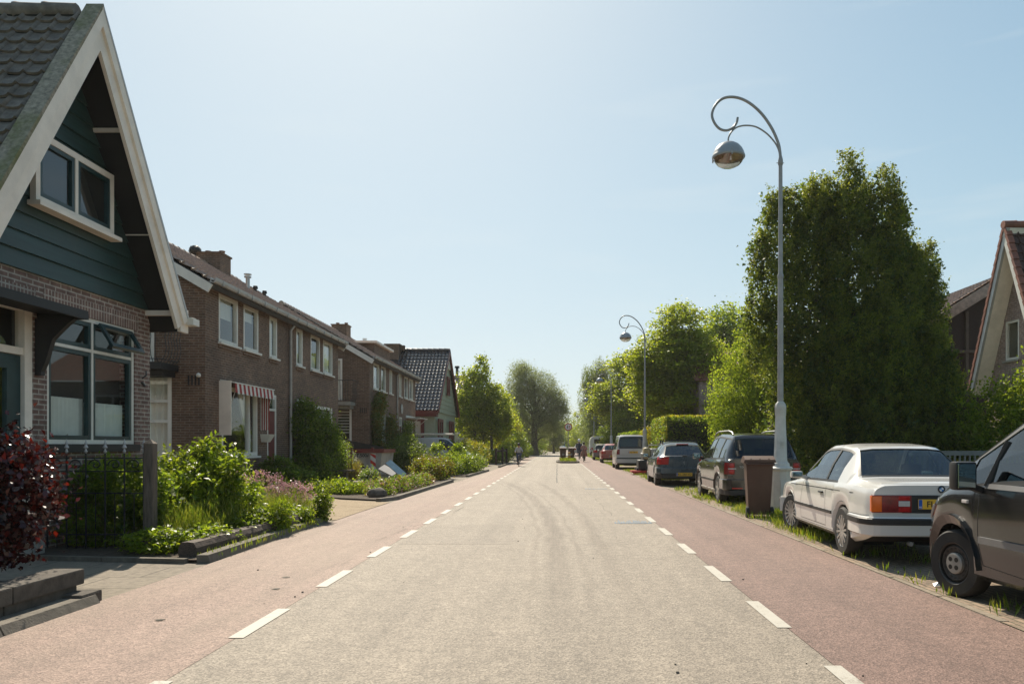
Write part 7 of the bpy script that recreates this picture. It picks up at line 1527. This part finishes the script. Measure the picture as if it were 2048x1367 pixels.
for x, y in ((-5.15, 60), (-6.5, 60.5)):
    b = MB(); b.tube([(x, y, -.05), (x+.05, y, 1.2), (x+.02, y, 2.6)], [.13, .11, .09], 8); tag(b.build('tree_trunk', M['trunk'], smooth=60), 'slim bare trunk '+('right' if x > -6 else 'left')+' of the young maple trunk', 'tree')
# garden shrubs and trees on the left beyond the maple
sh = [('garden_tree', (-5.2, 74, 0), 'airy yellow green garden tree between the young maple and the willow', [(-5.2, 74, 3.6, 1.3, 1.3, 1.3), (-4.4, 74, 2.4, 1.1, 1.1, 1.2), (-6.2, 74, 4.2, 1.0, 1, 1.2), (-5.8, 74, 1.6, 1.5, 1.2, 1.2)], 520, 20, .42, .15, 'l_yellow', 'l_maple'),
      ('shrub', (-3.95, 72, 0), 'tall rounded green shrub behind the left cyclist', [(-3.9, 72, 1.6, .95, 1.4, 1.1), (-3.7, 73, 1.0, .9, 1.4, .9), (-4.4, 70, 1.2, .8, 1.2, 1.0)], 420, 22, .26, .10, 'l_green', 'l_lime'),
      ('shrub', (-3.75, 84, 0), 'clipped green hedge block before the willow trunk', [(-3.7, 84, .75, .95, 1.5, .75)], 260, 22, .22, .10, 'l_green', 'l_dark'),
      ('garden_tree', (-7.0, 88, 0), 'dark green tree left of the willow trunk', [(-6.6, 88, 5.2, 1.7, 1.7, 2.0), (-7.6, 88, 3.0, 1.8, 1.7, 2.0), (-5.4, 88, 2.6, 1.5, 1.5, 1.9)], 520, 20, .5, .18, 'l_green', 'l_maple')]
for nm, loc, lab, lb, nc, per, spd, sz, m1, m2 in sh: plant(nm, loc, lab, 'tree' if 'tree' in nm else 'shrub', lb, [('foliage', None, int(nc*.6), per, spd, sz, m1, {}), ('young_leaves', None, int(nc*.4), per, spd, sz, m2, dict(lo=.8, hi=1.1))], trunk=dict(r=.09, n=8, zf=.2) if 'tree' in nm else None)
# far end of the road, closed off by trees
for i, (x, y, z, rx, rz, m1, lab) in enumerate(((-1.5, 205, 3.5, 3.5, 4.0, 'l_green', 'dark tree closing the road end, left of the blue van'), (4.5, 215, 4.0, 4.0, 4.5, 'l_green', 'dark tree closing the road end, right of the blue van'), (1.2, 300, 5.0, 5.5, 6.0, 'l_willow', 'hazy tree straight behind the blue van'), (-1.2, 150, 2.0, 1.5, 2.0, 'l_yellow', 'small bright yellow green tree right of the willow trunk'), (5.2, 165, 4.5, 2.6, 4.2, 'l_maple', 'green tree behind the farthest lamp'), (10, 150, 6, 4.5, 6.0, 'l_green', 'dark tree behind the tall weeping tree'), (-9, 140, 5, 5, 5, 'l_green', 'dark tree behind the willow on the left'))):
    lb = [(x, y, z, rx, rx, rz), (x+rx*.5, y, z*.6, rx*.7, rx*.7, rz*.7), (x-rx*.5, y, z*.7, rx*.7, rx*.7, rz*.6), (x, y, z*.35, rx*.95, rx*.8, rz*.45)]
    plant('roadside_tree', (x, y, 0), lab, 'tree', lb, [('crown', None, 420, 18, rx*.22, rx*.10, m1, dict(lo=.4, hi=1.08, seed=40+i))], 'trees closing the far end of the road', trunk=dict(r=.25, n=8))
r9 = np.random.default_rng(2); lbs = [(x, 330+r9.uniform(-20, 60), 3, 9, 8, r9.uniform(4, 8)) for x in list(range(-220, -14, 9))+list(range(14, 260, 9))]
tag(foliage('far_woodland', lbs, 2600, 9, 3, 1.6, M['l_green'], None, seed=3, lo=.5), 'far belt of trees along the horizon', 'woodland', kind='stuff')
# right side hedges and shrubs
def box_hedge(name, x0, x1, y0, y1, h_, label, m1='l_green', m2='l_yellow', n=9000, sz=.075, seed=1, topm=True):
    hd = empty(name, ((x0+x1)/2, (y0+y1)/2, 0), 0, label, 'hedge'); r_ = np.random.default_rng(seed); A = np.array([(x1-x0)*h_*2, (y1-y0)*h_*2, (x1-x0)*(y1-y0)]); k = r_.choice(3, n, p=A/A.sum()); p = np.empty((n, 3)); u, v = r_.random(n), r_.random(n); sgn = r_.integers(0, 2, n)
    p[:, 0] = np.where(k == 1, np.where(sgn, x0, x1), x0+(x1-x0)*u); p[:, 1] = np.where(k == 0, np.where(sgn, y0, y1), y0+(y1-y0)*np.where(k == 1, u, v)); p[:, 2] = np.where(k == 2, h_, h_*v)
    p += r_.normal(size=(n, 3))*.055; p[:, 2] = np.maximum(p[:, 2], .02); d = rdir(n, r_); s_ = sz*(.6+.8*r_.random(n)); leaf_object('foliage', p, d, rdir(n, r_)+np.array([0, 0, .5]), s_, s_*.7, M[m1], hd)
    if topm:
        n2 = n//3; p = np.empty((n2, 3)); e = r_.random(n2); p[:, 0] = x0+(x1-x0)*r_.random(n2); p[:, 1] = y0+(y1-y0)*r_.random(n2); p[:, 2] = h_+.06+.10*r_.random(n2)**2
        q = r_.random(n2) < .3; p[q, 0] = x0-.03; p[q, 2] = h_*r_.random(q.sum())**.5; leaf_object('sunlit_shoots', p, rdir(n2, r_)+np.array([0, 0, .8]), rdir(n2, r_), np.full(n2, sz*.95), np.full(n2, sz*.6), M[m2], hd)  # paler leaves on top and road side put the sunlight into the colour
    b = MB(); b.box(x0+.14, x1-.14, y0+.14, y1-.14, 0, h_-.16); b.build('branches', mk('hedge twigs', (.02, .022, .012), .95), hd); return hd
box_hedge('clipped_hedge', 5.5, 9.3, 38.7, 45.0, 2.72, 'big clipped box shaped hedge behind the grey blue hatchback', n=30000, sz=.095)
box_hedge('clipped_hedge', 5.3, 8.5, 55, 68, 2.2, 'long lower hedge behind the white van, beyond the big clipped hedge', m2='l_lime', n=14000, sz=.14, seed=5)
plant('golden_shrub', (6.2, 52.5, 0), 'golden yellow shrub between the big clipped hedge and the white van', 'shrub', [(6.3, 52.5, 1.3, .9, .9, 1.2)], [('foliage', None, 240, 22, .25, .10, 'l_yellow', {})])
plant('shrub', (5.9, 74, 0), 'round green shrub above the red hatchback', 'shrub', [(5.9, 74, 2.6, 1.7, 1.7, 2.2), (7.2, 75, 2.0, 1.6, 1.6, 2.0), (4.9, 73, 1.3, .9, 1, 1.3)], [('foliage', None, 520, 22, .42, .15, 'l_maple', {}), ('inner_foliage', None, 260, 20, .4, .16, 'l_green', dict(lo=.2, hi=.8))])
plant('shrub', (7, 88, 0), 'dark shrub mass beside the caravan', 'shrub', [(7.6, 88, 2.4, 2.0, 1.7, 2.2), (6.6, 100, 2.0, 1.3, 1.6, 2.0)], [('foliage', None, 420, 20, .5, .19, 'l_green', {})])
plant('garden_shrub', (12.4, 21, 0), 'leafy light green shrub between the conifer and the tall brick gable', 'shrub', [(11.6, 20.8, 1.9, .9, .8, 1.3), (12.3, 20.5, 2.1, .75, .8, 1.2), (12.5, 20.2, 2.9, .35, .4, 1.1), (13.0, 20.2, 1.6, .8, .8, 1.1), (11.9, 20.4, 1.0, 1.2, .9, .9)], [('foliage', None, 560, 20, .24, .085, 'l_birch', dict(lo=.3)), ('inner_foliage', None, 240, 18, .28, .10, 'l_green', dict(lo=.1, hi=.8))])
box_hedge('garden_hedge', 12.6, 20, 16.4, 17.4, 1.55, 'low dark hedge right of the bar railing, behind the dark van', m1='l_dark', m2='l_green', n=9000, sz=.07, seed=9)
plant('ivy_shrub', (7.15, 24.0, 0), 'climbing leaves at the left foot of the huge conifer, by the white window', 'shrub', [(7.2, 23.9, 1.2, .35, .4, 1.2), (7.9, 23.6, 2.4, .9, .5, .7)], [('foliage', None, 200, 20, .18, .07, 'l_birch', {})])

# ---------------------------------------------------------------- left side, near to far
# copper beech hedge
Lh = [(-4.90, 6.85, .95, .38, .50, .52), (-5.35, 6.3, 1.0, .55, .8, .62), (-5.0, 5.9, .85, .42, .6, .6), (-5.3, 7.0, .7, .40, .4, .5), (-5.6, 5.4, 1.0, .6, .9, .65), (-5.05, 6.6, .5, .38, .5, .38)]
plant('copper_beech_hedge', (-5.3, 6.2, .2), 'purple red copper beech hedge at the lower left on the block wall', 'hedge', Lh, [('foliage', None, 2600, 12, .13, .058, 'l_copper', dict(lo=.45, hi=1.03, aspect=.62, zmin=.3, seed=3)), ('shoots', None, 120, 12, .22, .05, 'l_copper', dict(style='round', lo=.98, hi=1.16, aspect=.6, zmin=.3, seed=9))], trunk=dict(r=.045, n=24, zf=.1, sub=3))
# big lime garden shrub and what grows round it
plant('garden_shrub', (-5.3, 11.5, 0), 'tall lime green garden shrub right of the wooden fence post', 'shrub', [(-5.35, 11.8, 1.08, .34, .38, .40), (-5.0, 11.6, .85, .45, .45, .45), (-5.8, 11.7, .8, .5, .45, .5), (-4.95, 12.1, .45, .34, .45, .34), (-5.3, 11.2, .6, .6, .4, .5)], [('foliage', None, 520, 13, .11, .085, 'l_lime', dict(lo=.5, hi=1.06, aspect=.42, nup=1.2, seed=2)), ('inner_foliage', None, 200, 13, .12, .085, 'l_green', dict(lo=.1, hi=.7, aspect=.42))], trunk=dict(r=.03, n=16, zf=.05))
plant('garden_shrub', (-6.0, 10.7, 0), 'dark leafy shrub row growing behind the black iron fence', 'shrub', [(-6.25, 10.5, .62, .4, .35, .5), (-5.75, 10.45, .72, .4, .35, .48), (-5.5, 10.5, .5, .35, .35, .45), (-6.3, 11, .8, .35, .4, .35), (-5.9, 10.2, .3, .6, .2, .3)], [('foliage', None, 420, 14, .11, .085, 'l_green', dict(lo=.3, hi=1.05, aspect=.42, nup=1.2)), ('young_leaves', None, 150, 12, .10, .08, 'l_lime', dict(lo=.85, hi=1.08, aspect=.42, seed=6))])
tag(foliage('pink_flowers', [(-5.35, 13.9, .60, .5, .6, .28), (-4.85, 14.3, .48, .35, .5, .22), (-5.8, 13.8, .74, .35, .4, .22)], 420, 14, .055, .028, M['f_pink'], None, seed=2, aspect=.8), 'mass of small pale pink flowers right of the tall lime shrub', 'flowers', kind='stuff')
tag(foliage('flower_stems', [(-5.35, 14.2, .4, .55, .6, .35), (-5.0, 14.6, .3, .4, .5, .3)], 240, 14, .16, .07, M['l_green'], None, seed=2, style='stem', aspect=.12), 'thin green stems carrying the pale pink flowers', 'plants', kind='stuff')
tag(foliage('horsetail', [(-4.85, 11.0, .26, .35, .9, .26), (-4.75, 12.6, .24, .32, 1.0, .22), (-4.8, 13.8, .2, .4, .6, .2), (-5.0, 10.3, .25, .3, .4, .22)], 1500, 14, .16, .10, M['l_grass'], None, seed=5, style='stem', aspect=.05), 'feathery bright green horsetail growing behind the sleeper', 'plants', kind='stuff')
tag(foliage('strawberry_plants', [(-4.62, 10.2, .16, .28, .6, .17), (-4.55, 11.6, .2, .22, .8, .2), (-4.5, 13.0, .18, .2, .9, .17), (-5.0, 9.7, .15, .4, .35, .18)], 520, 12, .09, .055, M['l_lime'], None, seed=8, style='layer', aspect=.75), 'low toothed green leaves spilling over the sleeper', 'plants', kind='stuff')
plant('weed', (-4.15, 13.7, 0), 'tall green weed at the far end of the sleeper beside the kerb', 'weed', [(-4.16, 13.7, .28, .13, .26, .32), (-4.22, 13.0, .15, .12, .25, .15)], [('foliage', None, 190, 13, .085, .06, 'l_lime', dict(lo=.2, aspect=.4, nup=1.2))])
plant('weed', (-4.2, 11.9, 0), 'leafy weed hanging over the middle of the sleeper', 'weed', [(-4.26, 11.9, .28, .15, .35, .26)], [('foliage', None, 110, 13, .085, .06, 'l_lime', dict(lo=.2, aspect=.45)), ('stems', None, 60, 12, .12, .09, 'l_grass', dict(style='stem', aspect=.08))])
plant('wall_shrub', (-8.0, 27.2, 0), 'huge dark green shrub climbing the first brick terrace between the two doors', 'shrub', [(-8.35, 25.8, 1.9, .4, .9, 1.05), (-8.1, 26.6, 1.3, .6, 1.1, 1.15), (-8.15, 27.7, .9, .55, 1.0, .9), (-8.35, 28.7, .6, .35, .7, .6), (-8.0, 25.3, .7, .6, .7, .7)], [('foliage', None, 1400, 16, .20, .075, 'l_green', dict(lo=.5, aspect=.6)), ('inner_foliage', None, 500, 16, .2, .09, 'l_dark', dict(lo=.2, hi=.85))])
plant('garden_shrub', (-8.1, 22.6, 0), 'small green hydrangea like shrub under the big curtained window', 'shrub', [(-8.1, 22.5, .55, .45, .75, .5), (-7.8, 23.2, .35, .45, .5, .35)], [('foliage', None, 330, 14, .14, .085, 'l_green', dict(lo=.4, aspect=.65, style='layer'))])
plant('low_hedge', (-6.2, 21.3, 0), 'low bushy green border between the sandy drive and the skip', 'shrub', [(-6.7, 21.6, .14, .5, .5, .17), (-6.1, 21.4, .17, .45, .5, .19), (-5.6, 21.2, .14, .4, .5, .16), (-7.2, 21.9, .12, .4, .5, .15)], [('foliage', None, 480, 13, .12, .065, 'l_lime', dict(lo=.4, aspect=.6)), ('grass', None, 110, 12, .12, .12, 'l_grass', dict(style='stem', aspect=.06))])
plant('flower_border', (-4.9, 22.8, 0), 'mixed border of pink flowers and low leaves along the kerb', 'flower bed', [(-4.7, 20.6, .16, .35, .6, .18), (-4.6, 22.2, .18, .38, .9, .22), (-4.5, 24.2, .20, .38, 1.0, .22), (-5.2, 22.6, .18, .5, .9, .2), (-4.5, 26, .18, .35, .8, .22)], [('foliage', None, 620, 13, .12, .07, 'l_green', dict(lo=.3, aspect=.4)), ('young_leaves', None, 200, 12, .10, .06, 'l_brown', dict(lo=.7)), ('blossom', None, 300, 9, .06, .03, 'f_pink', dict(lo=.95, hi=1.12, aspect=.8))])
plant('cream_flower_bush', (-6.3, 25.5, 0), 'small bush with cream blossom before the skip', 'shrub', [(-5.95, 24.5, .30, .25, .35, .28)], [('foliage', None, 120, 12, .12, .07, 'l_green', {}), ('blossom', None, 90, 8, .07, .045, 'f_white', dict(lo=.85, hi=1.08))])
plant('garden_shrub', (-4.85, 30.3, 0), 'bronze and green mixed shrub along the kerb beyond the pink flowers', 'shrub', [(-5.2, 30.5, .46, .5, .8, .42), (-4.7, 29.6, .38, .42, .8, .40), (-4.6, 31, .42, .4, .8, .42)], [('foliage', None, 620, 14, .17, .07, 'l_brown', dict(lo=.4, aspect=.5)), ('young_leaves', None, 300, 12, .15, .07, 'l_lime', dict(lo=.6))])
plant('garden_shrub', (-4.7, 35.5, 0), 'dense dark shrub with bright tips where the bronze shrub ends', 'shrub', [(-4.9, 34.6, .44, .6, 1.0, .40), (-4.4, 36.5, .42, .5, 1.2, .42), (-4.2, 38.8, .4, .4, 1.0, .4), (-4.9, 37.2, .42, .5, 1.2, .42)], [('foliage', None, 620, 14, .20, .085, 'l_green', dict(lo=.4)), ('young_leaves', None, 320, 12, .18, .085, 'l_lime', dict(lo=.8, hi=1.08))])
plant('sapling', (-5.6, 35.4, 0), 'little leafy sapling in front of the white works van', 'sapling', [(-5.5, 35.4, 1.2, .26, .3, .28)], [('foliage', None, 45, 12, .12, .09, 'l_birch', {})], trunk=dict(r=.025, n=6, zf=.5))
plant('sapling', (-5.0, 39, 0), 'second leafy sapling right of the white works van', 'sapling', [(-5.0, 39, .95, .32, .4, .42)], [('foliage', None, 120, 12, .18, .11, 'l_lime', {})], trunk=dict(r=.025, n=6, zf=.5))
plant('rhododendron', (-7.9, 38.0, 0), 'big dark rhododendron in front of the second terrace', 'shrub', [(-7.7, 37.0, .8, .7, .9, .85), (-7.5, 38.6, .95, .75, 1.1, .9), (-8.1, 40.2, 1.0, .5, 1.2, .9), (-6.8, 37.6, .7, .6, .9, .7)], [('foliage', None, 620, 14, .22, .11, 'l_dark', dict(lo=.5, aspect=.4)), ('young_leaves', None, 160, 10, .18, .10, 'l_green', dict(lo=.9))])
plant('cream_flower_bush', (-6.5, 39.4, 0), 'larger bush with cream flowers right of the dark rhododendron', 'shrub', [(-7.3, 39.6, .75, .35, .6, .5)], [('foliage', None, 130, 12, .18, .10, 'l_green', {}), ('blossom', None, 120, 8, .10, .075, 'f_white', dict(lo=.8, hi=1.08))])
plant('wall_creeper', (-8.5, 37.2, 0), 'brown green creeper covering the corner of the second terrace', 'creeper', [(-8.55, 36.6, 2.6, .16, .7, 1.1), (-8.55, 37.3, 3.3, .15, .8, .6), (-8.5, 36.6, 1.2, .25, .6, 1.2), (-8.5, 39.6, 2.0, .18, .9, .9)], [('foliage', None, 420, 14, .2, .09, 'l_brown', dict(aspect=.7, lo=.2)), ('inner_foliage', None, 420, 14, .2, .09, 'l_dark', dict(aspect=.7, lo=.1, hi=.95))])
plant('porch_climber', (-8.3, 43.8, 0), 'green climber beside the glass canopy of the second terrace', 'creeper', [(-8.4, 43.6, 1.4, .3, .6, 1.4)], [('foliage', None, 220, 14, .2, .10, 'l_green', {})])
tag(blades('ornamental_grass', lambda r_, n: np.array([-7.55, 28.6, .05])+r_.normal(size=(n, 3))*np.array([.09, .09, 0]), 420, .78, .014, M['l_straw'], None, 31, lean=.55), 'fountain of straw coloured ornamental grass left of the skip', 'grass')
plant('blossom_bush', (-8.0, 29.2, 0), 'pale blossom growing on the brown trellis', 'shrub', [(-8.0, 29.0, 1.15, .28, .25, .3), (-7.8, 29.0, .7, .3, .25, .4)], [('foliage', None, 80, 10, .12, .06, 'l_lime', {}), ('blossom', None, 70, 8, .08, .045, 'f_white', dict(lo=.8, hi=1.1))])
plant('golden_hedge', (-5.3, 50, 0), 'golden orange topped rounded hedge left of the tree trunks', 'hedge', [(-5.7, 49, .8, .9, 1.2, .78), (-5.1, 50.5, .7, .6, 1.2, .7)], [('foliage', None, 330, 14, .2, .09, 'l_green', {}), ('golden_tips', None, 260, 12, .16, .09, 'l_yellow', dict(lo=.95, hi=1.08))])
plant('cream_flower_bush', (-4.2, 42.8, 0), 'pale cream flowering clump near the far kerb end', 'flower clump', [(-4.25, 42.8, .4, .32, .5, .34)], [('foliage', None, 90, 12, .14, .08, 'l_lime', {}), ('blossom', None, 90, 8, .08, .05, 'f_white', dict(lo=.6, hi=1.08))])
plant('shrub', (-4.4, 58, 0), 'spreading green ground shrub beside the brick planter', 'shrub', [(-4.6, 57, .45, .6, 1.2, .45), (-4.1, 60, .6, .45, 1.5, .6), (-5.8, 55.6, .55, .9, .7, .3)], [('foliage', None, 330, 14, .22, .10, 'l_green', {}), ('young_leaves', None, 200, 12, .2, .10, 'l_lime', dict(lo=.7))])
# ---------------------------------------------------------------- the air: a little summer haze down the street
hz = MB(); hz.box(-905, 905, -65, 1805, -1.1, 15.5); hm = bpy.data.materials.new('haze'); hm.use_nodes = True; ht = hm.node_tree; ht.nodes.remove(ht.nodes['Principled BSDF'])
pv = ht.nodes.new('ShaderNodeVolumePrincipled'); pv.inputs['Density'].default_value = .0003; pv.inputs['Color'].default_value = (1, .97, .92, 1); pv.inputs['Anisotropy'].default_value = .3
ht.links.new(pv.outputs[0], ht.nodes['Material Output'].inputs['Volume']); tag(hz.build('haze', hm), kind='stuff', label='thin pale summer haze filling the street', cat='haze')
